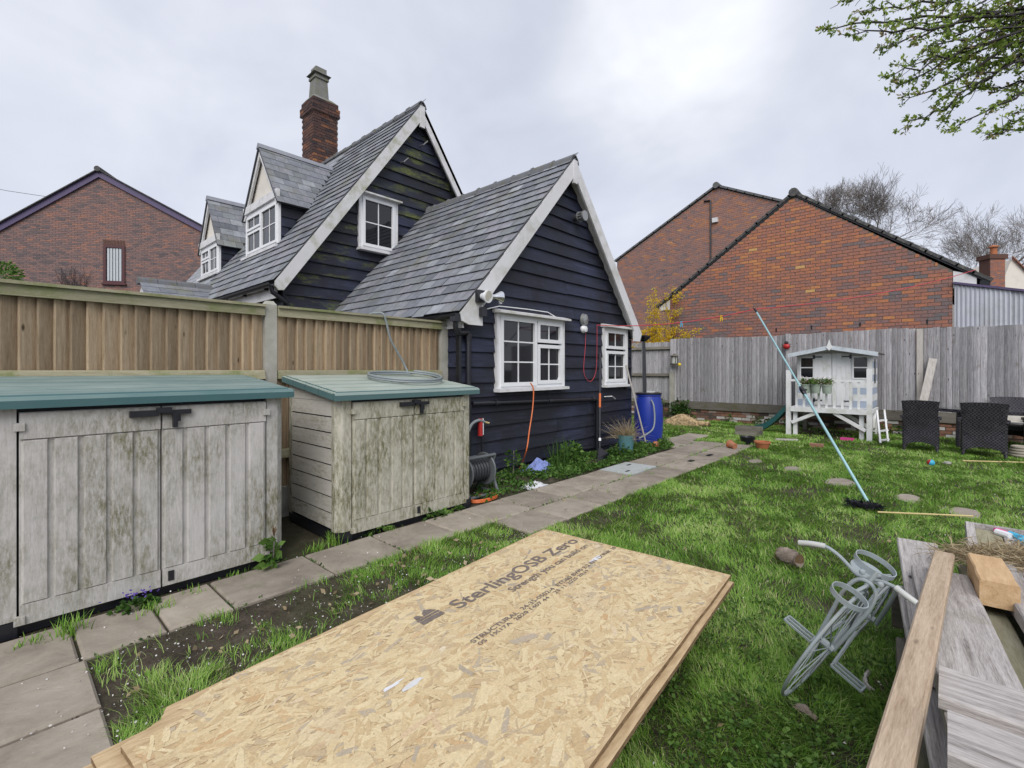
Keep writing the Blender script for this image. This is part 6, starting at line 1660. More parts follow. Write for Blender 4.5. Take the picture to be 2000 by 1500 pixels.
# heap of wood chips against the fence
c = G(1334, 829); m = MB(); n = 20; vs = []; fs = []
for j, (rr, h) in enumerate(((1.0, -.02), (.8, .10), (.5, .20), (.2, .27), (.02, .29))):
    for i in range(n): a = 2 * math.pi * i / n; q = rr * (1 + .18 * math.sin(3 * a + j) + random.uniform(-.08, .08)); vs.append((c.x + .42 * q * math.cos(a), c.y + .52 * q * math.sin(a), h * .95 + random.uniform(-.015, .02)))
for j in range(4):
    for i in range(n): fs.append((j * n + i, j * n + (i + 1) % n, (j + 1) * n + (i + 1) % n, (j + 1) * n + i))
fs.append(tuple(4 * n + i for i in range(n))); m.add(vs, fs); CHp = build(m, 'wood_chip_heap', 'sawdust', None, 'low heap of pale wood chips at the foot of the fence post', 'wood chips')
n = 900; aa = rng.uniform(0, 6.28, n); q = np.sqrt(rng.random(n)); P_ = np.stack([c.x + .48 * q * np.cos(aa), c.y + .6 * q * np.sin(aa), .27 * (1 - q) ** .8 + .02], 1); Dn = rng.normal(0, 1, (n, 3)); Dn[:, 2] *= .4; leafcloud('chips', P_, Dn, rng.uniform(.03, .07, n), rng.uniform(0, 1, n), 'dry_leaf', CHp, .4)
log('rotten_log', G(1352, 826, .07), G(1385, 829, .07), .07, 'pale rotten log lying between the wood chip heap and the wall', 'log', 'sawdust', 'log_end')

# ================================================================== BESIDE THE COTTAGE
# water butt
BA = thing('water_butt', (8.98, 4.50, 0), 'tall blue plastic barrel used as a water butt at the cottage corner', 'barrel')
bc = (8.98, 4.47, 0); m = MB(); m.lathe([(.20, 0), (.245, .03), (.275, .22), (.285, .5), (.275, .78), (.24, .95), (.235, .97), (.25, .975), (.25, 1.0), (.24, 1.01)], bc, 32); build(m, 'barrel_body', 'blue_plastic', BA, smooth=True)
m = MB(); m.lathe([(.25, 1.005), (.262, 1.01), (.262, 1.035), (.2, 1.045), (.01, 1.045)], bc, 28); build(m, 'barrel_lid', 'black_plastic', BA, smooth=True)
m = MB(); m.box(8.86, 8.98, 4.33, 4.45, 1.046, 1.07); build(m, 'white_block', 'white_paint', BA)
RP = thing('rainwater_pipe', (8.95, 4.6, 1.05), 'black square rainwater pipe dropping from the eave hopper into the blue barrel', 'pipe')
m = MB(); m.bar((8.98, 4.55, 1.03), (9.06, 4.62, 2.10), .065, .065); build(m, 'pipe', 'black_plastic', RP)
m = MB(); m.hexa([(9.02, 4.58, 2.08), (9.10, 4.58, 2.08), (9.10, 4.66, 2.08), (9.02, 4.66, 2.08), (8.92, 4.52, 2.17), (9.18, 4.52, 2.17), (9.18, 4.72, 2.17), (8.92, 4.72, 2.17)]); m.box(8.92, 9.18, 4.52, 4.72, 2.171, 2.20); build(m, 'hopper', 'black_plastic', RP)
m = MB(); m.tube(smooth_path([(8.76, 4.30, .90), (8.70, 4.22, .80), (8.66, 4.18, .55), (8.58, 4.18, .36), (8.40, 4.24, .26), (8.25, 4.3, .2)]), .015, 8); build(m, 'grey_hose', 'hose_grey', None, 'short pale grey hose curving down in front of the blue barrel', 'hose')
BR = thing('garden_hoe', (8.5, 4.4, 0), 'long wooden-handled tool leaning by the smaller window beside the barrel', 'garden tool')
m = MB(); a = Vector((8.60, 4.33, .06)); b = PY(1223, 713, YW - .10); m.tube([a, b], .016, 8); build(m, 'handle', 'pale_timber_upright', BR)
m = MB(); m.box(a.x - .10, a.x + .10, a.y - .03, a.y + .03, .0, .07); build(m, 'tool_head', 'dark_timber', BR)
pot('small_pot', Vector((8.36, 4.05, .065)), .065, .13, 'terracotta', 'small terracotta pot lying on its side below the blue barrel', M=Matrix.Rotation(math.radians(100), 3, 'Z') @ Matrix.Rotation(math.radians(82), 3, 'X'), soil=False)
TP = pot('teal_pot', Vector((7.70, 4.27, 0)), .155, .33, 'teal_pot', 'teal plastic pot holding a clump of dead grass under the smaller window', rim=False)
n = 420; P_ = np.stack([7.70 + rng.normal(0, .05, n), 4.27 + rng.normal(0, .05, n), np.full(n, .26)], 1); Dn = rng.normal(0, .55, (n, 3)); Dn[:, 2] = np.abs(rng.normal(.9, .3, n))
V = []; Fi = []; T_ = []
for i in range(n):
    d = Vector(Dn[i]).normalized(); L = random.uniform(.22, .50); p = Vector(P_[i]); s = d.cross(Vector((random.random() - .5, random.random() - .5, .2))).normalized() * .0035; b0 = len(V); dr = random.uniform(.02, .16)
    for k in range(4):
        t = k / 3; q = p + d * L * t + Vector((d.x, d.y, 0)) * dr * t * t - Vector((0, 0, dr * 1.2 * t ** 2.5)); V += [q - s * (1 - .8 * t), q + s * (1 - .8 * t)]
    for k in range(3): Fi += [b0 + 2 * k, b0 + 2 * k + 1, b0 + 2 * k + 3, b0 + 2 * k + 2]; T_.append(random.random())
fastmesh('dead_grass', np.array([tuple(v) for v in V]), Fi, np.full(len(T_), 4), T_, 'dry_leaf', TP)
# rake against the wall
RK = thing('leaf_rake', (6.85, 4.35, 0), 'black leaf rake with orange grip leaning by the smaller window', 'rake')
a = Vector((6.80, 4.25, .10)); b = PY(1172, 690, YW - .06); d = (b - a).normalized()
m = MB(); m.tube([a, b], .0125, 8); build(m, 'handle', 'dark_plastic', RK)
g0 = a.lerp(b, .44); m = MB(); m.tube([g0, g0 + d * .26], .0185, 8); build(m, 'grip', 'orange_plastic', RK)
g1 = a.lerp(b, .12); m = MB(); m.tube([g1, g1 + d * .05], .022, 8); build(m, 'collar', 'white_plastic', RK)
m = MB(); hw = .17; top_ = a + Vector((0, 0, .06)); m.prism([top_ + Vector((-.04, 0, .04)), top_ + Vector((.04, 0, .04)), top_ + Vector((hw, -.06, -.05)), top_ + Vector((hw, -.07, -.09)), top_ + Vector((-hw, -.07, -.09)), top_ + Vector((-hw, -.06, -.05))], (0, .008, 0)); build(m, 'rake_head', 'black_plastic', RK)
for k in range(17):
    x = -hw + 2 * hw * k / 16; p = top_ + Vector((x, -.066, -.085)); m = MB(); m.bar(p, p + Vector((x * .12, -.03, -.075)), .011, .005); build(m, 'tine', 'black_plastic', RK)
m = MB(); q = PY(1180, 775, YW - .05); m.tube([q, q + Vector((.08, -.12, .01)), q + Vector((.16, -.14, -.04))], .012, 6); build(m, 'outside_tap', 'pewter', None, 'small metal tap on the black wall below the smaller window', 'tap')
# orange lead from the window
m = MB(); m.tube(smooth_path([PY(1036, 748, YW - .16), PY(1042, 762, YW - .18), PY(1040, 800, YW - .20), PY(1034, 840, YW - .24), PY(1028, 880, YW - .30), G(1015, 915, .02), G(1000, 935, .012), G(985, 944, .012)]), .0095, 6); build(m, 'orange_lead', 'orange_plastic', None, 'orange extension lead hanging from the larger gable window to the bed', 'cable')
m = MB(); q = []
for i in range(60):
    a = i * .33; q.append(G(945, 978, 0) + Vector((.19 * math.cos(a), .10 * math.sin(a), .015 + .0006 * i)))
m.tube(q, .009, 6); build(m, 'orange_coil', 'orange_plastic', None, 'coil of orange cable on the ground at the corner of the green-stained shed', 'cable')
# hose reel
HR = thing('hose_reel', (3.85, 4.15, 0), 'grey plastic hose reel on a frame between the shed and the wall', 'hose reel')
X0, X1, Y0, Y1 = 3.64, 4.10, 3.98, 4.38
for x in (X0, X1):
    m = MB(); m.tube([(x, Y0, .04), (x, Y0 + .12, .30), (x, Y0 + .05, .48)], .018, 8); build(m, 'frame_leg', 'grey_plastic', HR, smooth=True)
    m = MB(); m.tube([(x, Y1, .03), (x, Y0 + .14, .30)], .018, 8); build(m, 'frame_leg', 'grey_plastic', HR, smooth=True)
    m = MB(); m.tube([(x, Y0, .04), (x, Y1, .03)], .016, 8); build(m, 'frame_foot', 'grey_plastic', HR, smooth=True)
for p, q in (((X0, Y0, .04), (X1, Y0, .04)), ((X0, Y0 + .05, .48), (X1, Y0 + .05, .48)), ((X0, Y1 - .06, .42), (X1, Y1 - .06, .42))):
    m = MB(); m.tube([p, q], .018, 8); build(m, 'cross_bar', 'grey_plastic', HR, smooth=True)
Mx = Matrix.Rotation(math.pi / 2, 3, 'Y')
m = MB(); m.lathe([(.07, -.2), (.07, .2)], ((X0 + X1) / 2, 4.16, .30), 20, Mx); build(m, 'drum', 'dark_plastic', HR, smooth=True)
for x in (X0 + .05, X1 - .05):
    m = MB(); m.lathe([(.02, -.01), (.19, -.012), (.20, 0), (.19, .012), (.02, .01)], (x, 4.16, .30), 28, Mx); build(m, 'drum_flange', 'grey_plastic', HR, smooth=True)
for k in range(7):
    x = X0 + .09 + k * .045; m = MB(); m.tube([(x, 4.16 + .12 * math.cos(2 * math.pi * i / 20), .30 + .12 * math.sin(2 * math.pi * i / 20)) for i in range(20)], .021, 6, closed=True); build(m, 'hose_turn', 'dark_plastic', HR, smooth=True)
# spray gun hanging on the wall and the hose
SG = thing('hose_gun', (4.42, 4.6, .6), 'red-handled hose gun hanging on the black wall above the hose reel', 'hose gun')
c = PY(938, 832, YW - .09)
m = MB(); m.tube([c + Vector((0, 0, .10)), c + Vector((.0, 0, -.13))], [.032, .036], 10); build(m, 'handle', 'red_plastic', SG, smooth=True)
m = MB(); m.box(c.x + .03, c.x + .045, c.y - .02, c.y + .02, c.z - .12, c.z + .10); build(m, 'handle_strip', 'white_plastic', SG)
m = MB(); m.tube([c + Vector((.02, 0, -.12)), c + Vector((.04, 0, -.5))], .010, 6); build(m, 'rod', 'black_plastic', SG)
m = MB(); m.tube(smooth_path([PY(915, 842, YW - .12), PY(922, 828, YW - .12), PY(935, 821, YW - .11), PY(946, 824, YW - .1)]), .020, 8); build(m, 'hose_end', 'hose_grey', SG, smooth=True)
m = MB(); q = PY(946, 824, YW - .1); m.tube([q, q + Vector((.07, -.02, -.02))], .013, 6); build(m, 'nozzle', 'cane', SG)
# hose lying on the second shed and climbing the fence
HC = Vector((3.06, 4.36, 1.43)); HPt = []
for i in range(73):
    a = 2 * math.pi * i / 72 * 1.98 + .9; rr = .36 + .008 * math.sin(3 * a); x = HC.x + rr * 1.12 * math.cos(a); y = HC.y + rr * math.sin(a); HPt.append(Vector((x, y, 1.235 + (y - 3.83) * .134 + .100 + .0006 * i)))
HPt = HPt + smooth_path([HPt[-1], Vector((3.40, 4.80, 1.46)), Vector((3.36, 4.865, 1.60)), Vector((3.20, 4.875, 1.85)), Vector((3.14, 4.875, 2.05)), Vector((3.10, 4.88, 2.15)), Vector((3.06, 4.95, 2.165)), Vector((3.0, 5.06, 2.12)), Vector((2.98, 5.10, 1.8))], 6)[1:]
m = MB(); m.tube(HPt, .0125, 8); build(m, 'garden_hose', 'hose_grey', None, 'grey garden hose coiled on the shed lid and hung over the fence', 'hose', smooth=True)
n = 30; P_ = np.stack([2.95 + rng.normal(0, .07, n), 4.2 + rng.normal(0, .05, n), np.full(n, 1.36)], 1); P_[:, 2] = 1.235 + (P_[:, 1] - 3.83) * .134 + .095; leafcloud('dead_leaves', P_, rng.normal(0, 1, (n, 3)) * np.array([1, 1, .15]), rng.uniform(.04, .08, n), rng.uniform(0, .5, n), 'dry_leaf', None, .5, label='few curled dead leaves on the shed lid inside the hose coil', cat='leaves', kind='stuff')
# crumpled cloth and plastic film in the bed
def crumple(name, c, sx, sy, h, mat, label, cat, seed):
    m = MB(); N = 12; vs = []; fs = []
    for i in range(N):
        for j in range(N):
            u_, v_ = i / (N - 1) - .5, j / (N - 1) - .5; e = max(0, 1 - 3.6 * (u_ * u_ + v_ * v_)); z = h * e * (.55 + .9 * abs(mnoise.noise(Vector((u_ * 5 + seed, v_ * 5, seed)))))
            vs.append((c.x + u_ * sx * (1 + .25 * mnoise.noise(Vector((v_ * 4, seed, 0)))), c.y + v_ * sy * (1 + .3 * mnoise.noise(Vector((u_ * 4, 0, seed)))), max(.012, z + .02)))
    for i in range(N - 1):
        for j in range(N - 1): fs.append((i * N + j, (i + 1) * N + j, (i + 1) * N + j + 1, i * N + j + 1))
    off = len(vs); vs += [(a, b, c_ - .004) for a, b, c_ in vs]; fs += [tuple(off + q for q in reversed(f)) for f in fs]
    m.add(vs, fs); return build(m, name, mat, None, label, cat)
crumple('crumpled_cloth', G(1056, 920), .52, .34, .17, 'blue_cloth', 'crumpled blue cloth among the weeds under the larger window', 'cloth', 2.2)
crumple('plastic_film', G(1042, 952), .36, .20, .06, 'white_film', 'scrap of white plastic film at the edge of the slab path', 'plastic scrap', 5.1)
pebble('flat_stone', G(970, 938, .03), .14, .09, .06, 'paving', 'flat brown stone in the bed beside the hose reel', 'stone')

# ================================================================== BITS ON THE REAR FENCE
LN = thing('bird_feeder', (14.0, 6.15, 1.6), 'grey lantern-shaped bird feeder hung on the fence post', 'bird feeder')
c = PX(1317, 703, 13.98)
m = MB(); m.lathe([(.01, .20), (.04, .17), (.13, .12), (.125, .105)], c, 12); build(m, 'roof', 'dark_timber', LN)
m = MB(); m.lathe([(.08, -.10), (.08, .11)], c, 10); build(m, 'feeder_body', 'hose_pale', LN)
m = MB(); m.lathe([(.11, -.15), (.12, -.12), (.12, -.10), (.02, -.10)], c, 12); build(m, 'tray', 'dark_timber', LN)
for k in range(4):
    a = math.pi / 4 + k * math.pi / 2; p = c + Vector((.095 * math.cos(a), .095 * math.sin(a), -.1)); m = MB(); m.tube([p, p + Vector((0, 0, .22))], .010, 5); build(m, 'corner_post', 'dark_timber', LN)
c = PX(1327, 712, 13.97); m = MB(); m.lathe([(.005, -.05), (.035, -.035), (.05, 0), (.035, .035), (.005, .05)], c, 14); build(m, 'yellow_ball', 'yellow', None, 'small yellow ball hanging beside the bird feeder', 'ball', smooth=True)
LD = thing('ladybird_ornament', (14.0, 3.1, 2.1), 'red ladybird ornament on the grey fence post above the playhouse', 'ornament')
c = PX(1536, 675, 14.03); m = MB(); m.lathe([(.005, -.03), (.07, -.02), (.075, 0), (.05, .04), (.005, .055)], c + Vector((0, 0, -.02)), 16, Matrix.Rotation(-math.pi / 2, 3, 'Y'), sy=1.15); build(m, 'body', 'red_plastic', LD, smooth=True)
m = MB(); m.lathe([(.005, -.03), (.045, -.02), (.05, 0), (.005, .05)], c + Vector((0, 0, .07)), 12, Matrix.Rotation(-math.pi / 2, 3, 'Y')); build(m, 'head', 'black_plastic', LD, smooth=True)
for s in (-1, 1):
    for k in range(2):
        m = MB(); q = c + Vector((-.01, s * .06, -.05 + k * .06)); m.tube([q, q + Vector((-.02, s * .05, .02))], .007, 5); build(m, 'leg', 'black_plastic', LD)
# ================================================================== GRASS AND WEEDS
def vnoise(x, y, s, seed=0):
    x = x * s + 17.3 * seed; y = y * s - 9.1 * seed
    xi = np.floor(x).astype(np.int64); yi = np.floor(y).astype(np.int64); fx = x - xi; fy = y - yi
    fx = fx * fx * (3 - 2 * fx); fy = fy * fy * (3 - 2 * fy)
    def h(a, b):
        n = (a * 374761393 + b * 668265263 + seed * 1442695041) & 0xffffffff; n = ((n ^ (n >> 13)) * 1274126177) & 0xffffffff
        return ((n ^ (n >> 16)) & 0xffff) / 65535.0
    return (h(xi, yi) * (1 - fx) + h(xi + 1, yi) * fx) * (1 - fy) + (h(xi, yi + 1) * (1 - fx) + h(xi + 1, yi + 1) * fx) * fy
def fbm(x, y, s, seed=0): return .55 * vnoise(x, y, s, seed) + .3 * vnoise(x, y, s * 2.1, seed + 1) + .15 * vnoise(x, y, s * 4.3, seed + 2)
osbM = np.array([[ou.x, ou.y], [ov_.x, ov_.y]])
def lawn_density(x, y):
    d = np.ones_like(x)
    for x0, x1, y0, y1 in SLABS: d[(x > x0 + .004) & (x < x1 - .004) & (y > y0 + .004) & (y < y1 - .004)] = 0
    d[(x > 6.06) & (x < 6.85) & (y > 3.27) & (y < 3.79)] = 0
    d[(y > 3.26) & (x < 8.8)] = 0                         # shed strip, flower bed, cottage
    d[(y > 4.3) & (x < 9.9)] = 0
    d[(x < .335) & (y > .7)] = 0
    d[x > 14.12] = 0
    d[(x > 12.5) & (x < 13.9) & (y > 1.2) & (y < 2.7)] *= .12
    q0 = (x - oc.x) * ou.x + (y - oc.y) * ou.y; q1 = (x - oc.x) * ov_.x + (y - oc.y) * ov_.y
    d[(q0 > .12) & (q0 < OL - .1) & (q1 > .1) & (q1 < OWd - .14)] = 0
    pu = (x - 2.4) * TU.x + (y + .1) * TU.y; pv = (x - 2.4) * TV.x + (y + .1) * TV.y
    d[(pu > -.95) & (pu < 1.0) & (pv < .17) & (pv > -.8)] *= .15
    d[(x > 3.5) & (x < 4.35) & (y < -.1) & (y > -.9)] = 0
    for c, lx, ly in STONES: d[((x - c.x) / (lx * .47)) ** 2 + ((y - c.y) / (ly * .45)) ** 2 < .72] = 0
    bare = (y > 2.35) & (y < 3.27) & (x < 2.9)
    nb = .6 * fbm(x, y, 2.4, 3) + .4 * fbm(x, y, 7.0, 5)
    edge = np.clip((3.30 - y) / .9, 0, 1) * 0 + np.clip((x - 1.9) / 1.2, 0, 1)
    d[bare] *= np.clip((nb[bare] - .42 + edge[bare] * .5) * 6, .02, 1)
    d *= np.clip((fbm(x, y, 1.5, 9) - .20) * 4.0, .25, 1)
    return d
N = 780000
dd_ = 1.15 + (15.5 - 1.15) * rng.random(N) ** 1.35
pxs = rng.uniform(-260, 2260, N); a_ = (pxs - 1000) / F
gx = (a_ * C1 + C2) * dd_; gy = (-a_ * C2 + C1) * dd_
NB = 70000; ra = 2.8 * np.sqrt(rng.random(NB)); rb = rng.uniform(0, 6.2832, NB)      # the lawn goes on round the photographer
gx = np.concatenate([gx, ra * np.cos(rb)]); gy = np.concatenate([gy, ra * np.sin(rb)]); dd_ = np.concatenate([dd_, np.maximum(ra, 1.2)]); N += NB
den = lawn_density(gx, gy)
k = rng.random(N) < den
gx, gy, gd = gx[k], gy[k], dd_[k]; n = len(gx)
clump = fbm(gx, gy, 3.2, 5); tall = fbm(gx, gy, 1.1, 11)
# tufts along edges of slabs, OSB and pile
hgt = (.024 + .040 * clump + .030 * np.clip(tall - .45, 0, 1)) * rng.uniform(.55, 1.35, n) * (1 + .012 * gd)
rough_near = np.exp(-((gy - 3.2) / .18) ** 2); hgt *= 1 + .45 * rough_near
q1 = (gx - oc.x) * ov_.x + (gy - oc.y) * ov_.y; near_osb = (q1 > OWd - .3) & (q1 < OWd + .35) & (gx < 2.9); hgt[near_osb] *= 1.12
wd = np.maximum(.0030, .00125 * gd) * rng.uniform(.8, 1.4, n)
az = fbm(gx, gy, 2.2, 77) * 14 + rng.normal(0, .9, n); lean = rng.uniform(.25, 1.35, n) * hgt
sx, sy = np.cos(az), np.sin(az); fx, fy = -sy, sx
V = np.empty((n, 5, 3)); z0 = -.004
for j, (t, ws) in enumerate(((0, 1), (0, -1), (.55, .8), (.55, -.8), (1, 0))):
    bend = lean * t ** 2; V[:, j, 0] = gx + sx * wd * .5 * ws + fx * bend; V[:, j, 1] = gy + sy * wd * .5 * ws + fy * bend; V[:, j, 2] = z0 + hgt * (t - .18 * t * t)
idx = (np.arange(n)[:, None] * 5 + np.array([0, 1, 3, 2, 2, 3, 4])).ravel(); szs = np.tile([4, 3], n)
tone = np.clip(.10 + .75 * fbm(gx, gy, 1.3, 21) + rng.normal(0, .20, n) + .10 * (clump - .5), 0, .93); dry = rng.random(n) < .05; tone[dry] = rng.uniform(.93, 1, dry.sum())
fastmesh('grass', V.reshape(-1, 3), idx, szs, np.repeat(tone, 2), 'grass_blade', None, label='short patchy green lawn grass', cat='grass', kind='stuff')
# broad-leaved weeds and clover in the lawn, thickest near the timber pile
n = 26000
d_ = 1.15 + 8 * rng.random(n) ** 1.5; a_ = (rng.uniform(-100, 2150, n) - 1000) / F; x = (a_ * C1 + C2) * d_; y = (-a_ * C2 + C1) * d_
den = lawn_density(x, y) * np.clip((fbm(x, y, 1.3, 31) - .52) * 6, 0, 1); near = (x > 1.0) & (x < 3.2) & (y < .75) & (y > .0); den[near] = np.maximum(den[near], lawn_density(x[near], y[near]) * .9)
k = rng.random(n) < den; x, y = x[k], y[k]; n = len(x)
P_ = []; Dn = []; Sz = []; Tn = []
for i in range(n):
    c = 3; a0 = random.uniform(0, 6.28); h = random.uniform(.012, .045); s = random.uniform(.011, .020)
    for j in range(c):
        a = a0 + j * 2.09; P_.append((x[i], y[i], h)); Dn.append((math.cos(a), math.sin(a), random.uniform(-.1, .45))); Sz.append(s * 1.35); Tn.append(random.uniform(.15, 1))
leafcloud('lawn_weeds', P_, Dn, Sz, Tn, 'weed_leaf', None, .8, label='low clover and broad-leaved weeds in the lawn', cat='weeds', kind='stuff')
# white petals and crumbs fallen on soil, grass and slabs
n = 2600; x = rng.uniform(-.3, 3.4, n); y = rng.uniform(2.2, 3.9, n) - np.abs(rng.normal(0, .1, n)); kk = rng.random(n) < np.where(y > 3.27, .08, .75); x, y = x[kk], y[kk]
n2 = 900; d_ = 1.3 + 7 * rng.random(n2); a_ = (rng.uniform(900, 2000, n2) - 1000) / F; x = np.concatenate([x, (a_ * C1 + C2) * d_]); y = np.concatenate([y, (-a_ * C2 + C1) * d_]); n = len(x)
leafcloud('fallen_petals', np.stack([x, y, np.where((y > 3.27), .032, rng.uniform(.006, .035, n))], 1), rng.normal(0, 1, (n, 3)) * np.array([1, 1, .25]), rng.uniform(.007, .014, n), rng.uniform(0, 1, n), 'petal', None, .8, label='tiny white fallen petals scattered over soil and grass', cat='petals', kind='stuff')
n = 160; x = rng.uniform(.4, 3.0, n); y = rng.uniform(2.3, 3.2, n); n2 = 90; d_ = 1.5 + 9 * rng.random(n2); a_ = (rng.uniform(1000, 2000, n2) - 1000) / F; x = np.concatenate([x, (a_ * C1 + C2) * d_]); y = np.concatenate([y, (-a_ * C2 + C1) * d_]); n = len(x)
leafcloud('dead_leaves', np.stack([x, y, rng.uniform(.01, .05, n)], 1), rng.normal(0, 1, (n, 3)) * np.array([1, 1, .3]), rng.uniform(.025, .06, n), rng.uniform(0, .9, n), 'dry_leaf', None, .55, label='scattered brown dead leaves on the soil and lawn', cat='leaves', kind='stuff')
# clods and crumbs that give the bare soil relief
n = 5200; x = rng.uniform(.2, 3.1, n); y = rng.uniform(2.3, 3.27, n); m = MB(); vs = []; fs = []; tn = []
for i in range(n):
    s = random.uniform(.004, .016); c = (x[i], y[i], 0)
    b0 = len(vs); vs += [(c[0] + s * random.uniform(.6, 1.2), c[1], -.002), (c[0] - s * .5, c[1] + s * random.uniform(.6, 1.1), -.002), (c[0] - s * .5, c[1] - s * random.uniform(.6, 1.1), -.002), (c[0] + random.uniform(-.3, .3) * s, c[1] + random.uniform(-.3, .3) * s, s * random.uniform(.5, 1.0))]
    fs += [b0, b0 + 1, b0 + 3, b0 + 1, b0 + 2, b0 + 3, b0 + 2, b0, b0 + 3]; tn += [0, 0, 0]
fastmesh('soil_crumbs', np.array(vs), fs, np.full(len(tn), 3), tn, 'earth', None, label='crumbly bare soil beside the slab path', cat='soil', kind='stuff')

# grass-like tuft helper
def tuft(name, c, n, h, spread, mat, label, cat, width=.006, arch=.5, group=None, tones=(.1, .8), parent=None):
    V = []; Fi = []; T_ = []
    for i in range(n):
        a = random.uniform(0, 6.28); p = Vector((c[0] + random.gauss(0, spread * .3), c[1] + random.gauss(0, spread * .3), c[2])); d = Vector((math.cos(a), math.sin(a), 0)); L = h * random.uniform(.6, 1.15); s = Vector((-d.y, d.x, 0)) * width * random.uniform(.7, 1.2); o = random.uniform(.15, 1) * arch * L; b0 = len(V)
        for k in range(5):
            t = k / 4; q = p + d * o * t ** 1.6 + Vector((0, 0, L * (t - .35 * (o / L) * t * t))); V += [tuple(q - s * (1 - t ** 2 * .95)), tuple(q + s * (1 - t ** 2 * .95))]
        tt = random.uniform(*tones)
        for k in range(4): Fi += [b0 + 2 * k, b0 + 2 * k + 1, b0 + 2 * k + 3, b0 + 2 * k + 2]; T_.append(tt)
    return fastmesh(name, np.array(V), Fi, np.full(len(T_), 4), T_, mat, parent, **(dict(label=label, cat=cat, group=group) if parent is None else {}))
def leafy(name, c, n, R_, h, size, mat, label, cat, parent=None, width=.6, group=None, tones=(.1, 1), flat=.5, kind=None):
    a = rng.uniform(0, 6.283, n); q = np.sqrt(rng.random(n)); P_ = np.stack([c[0] + R_[0] * q * np.cos(a), c[1] + R_[1] * q * np.sin(a), c[2] + h * (1 - q ** 2) * rng.uniform(.25, 1, n)], 1)
    Dn = np.stack([np.cos(a) + rng.normal(0, .7, n), np.sin(a) + rng.normal(0, .7, n), rng.normal(.25, flat, n)], 1)
    return leafcloud(name, P_, Dn, rng.uniform(.6, 1.3, n) * size, rng.uniform(*tones, n), mat, parent, width, **(dict(label=label, cat=cat, group=group, kind=kind) if parent is None else {}))
# soil mound of the bed and its ground cover
m = MB(); nx, ny = 40, 12; vs = []; fs = []
for i in range(nx):
    for j in range(ny):
        x = 3.60 + (8.75 - 3.60) * i / (nx - 1); y = 3.80 + .90 * j / (ny - 1); e = min(1, j / 2, i / 2, (nx - 1 - i) / 2); vs.append((x, y, -.01 + (.03 + .035 * mnoise.noise(Vector((x * 3, y * 4, 1)))) * e))
for i in range(nx - 1):
    for j in range(ny - 1): fs.append((i * ny + j, (i + 1) * ny + j, (i + 1) * ny + j + 1, i * ny + j + 1))
m.add(vs, fs); build(m, 'flower_bed_soil', 'earth', kind='structure', smooth=True)
n = 9500; x = rng.uniform(3.72, 8.6, n); y = 3.80 + .82 * rng.random(n); nb = fbm(x, y, 2.2, 41); k = rng.random(n) < np.clip((nb - .33) * 4.5, 0, 1) * np.where(x < 4.5, .55, 1) * np.where(y > 4.45, .5, 1); x, y, nb = x[k], y[k], nb[k]; n = len(x)
Dn = rng.normal(0, 1, (n, 3)); Dn[:, 2] = np.abs(Dn[:, 2]) * .5 + .1
leafcloud('bed_weeds', np.stack([x, y, .02 + rng.random(n) * (.02 + .12 * np.clip(nb - .35, 0, 1) * 2)], 1), Dn, rng.uniform(.028, .062, n), np.clip(nb * .9 + rng.normal(0, .18, n), 0, 1), 'weed_leaf', None, .75, label='green low weeds covering the bed under the cottage wall', cat='weeds', kind='stuff')
def plant(name, c, label, cat, builders, group=None):
    o = thing(name, c, label, cat, group)
    for b in builders: b(o)
    return o
plant('daffodil_clump', (5.72, 4.23, .02), 'clump of upright strappy daffodil leaves in the bed under the waste pipe', 'plant', [lambda o: tuft('leaves', (5.72, 4.23, .02), 46, .50, .28, 'weed_leaf', None, None, .0085, .55, parent=o, tones=(.05, .55))])
plant('leafy_plant', (6.25, 4.35, .02), 'bushy bright green leafy plant in the bed beside the rake', 'plant', [lambda o: leafy('leaves', (6.15, 4.38, .04), 460, (.32, .20), .34, .085, 'weed_leaf', None, None, o, .6)])
plant('hellebore', (7.25, 4.1, .02), 'dark green lobed plant between the rake and the teal pot', 'plant', [lambda o: leafy('leaves', (7.22, 4.12, .03), 260, (.26, .18), .20, .075, 'weed_leaf', None, None, o, .5, tones=(0, .6))])
plant('hellebore', (7.85, 3.98, .02), 'pale-veined lobed plant in front of the teal pot', 'plant', [lambda o: leafy('leaves', (7.55, 3.95, .03), 170, (.20, .10), .10, .065, 'weed_leaf', None, None, o, .5, tones=(.2, .9))])
plant('bed_shrub', (4.85, 4.4, .02), 'small upright leafy shoot against the wall left of the orange lead', 'plant', [lambda o: leafy('leaves', (4.86, 4.42, .18), 70, (.13, .08), .24, .07, 'weed_leaf', None, None, o, .5), lambda o: build(MB().tube([(4.86, 4.42, .0), (4.87, 4.42, .38)], .006, 5), 'stem', 'twig', o)])
plant('bed_weed', (8.75, 4.08, .02), 'green weed clump at the foot of the blue barrel', 'plant', [lambda o: leafy('leaves', (8.78, 4.05, .03), 220, (.25, .12), .12, .07, 'weed_leaf', None, None, o, .5)])
plant('wall_weed', (9.35, 4.35, 0), 'weed tuft beside the blue barrel on the slab patio', 'plant', [lambda o: tuft('leaves', (9.35, 4.35, 0), 60, .2, .2, 'weed_leaf', None, None, .007, .9, parent=o)])
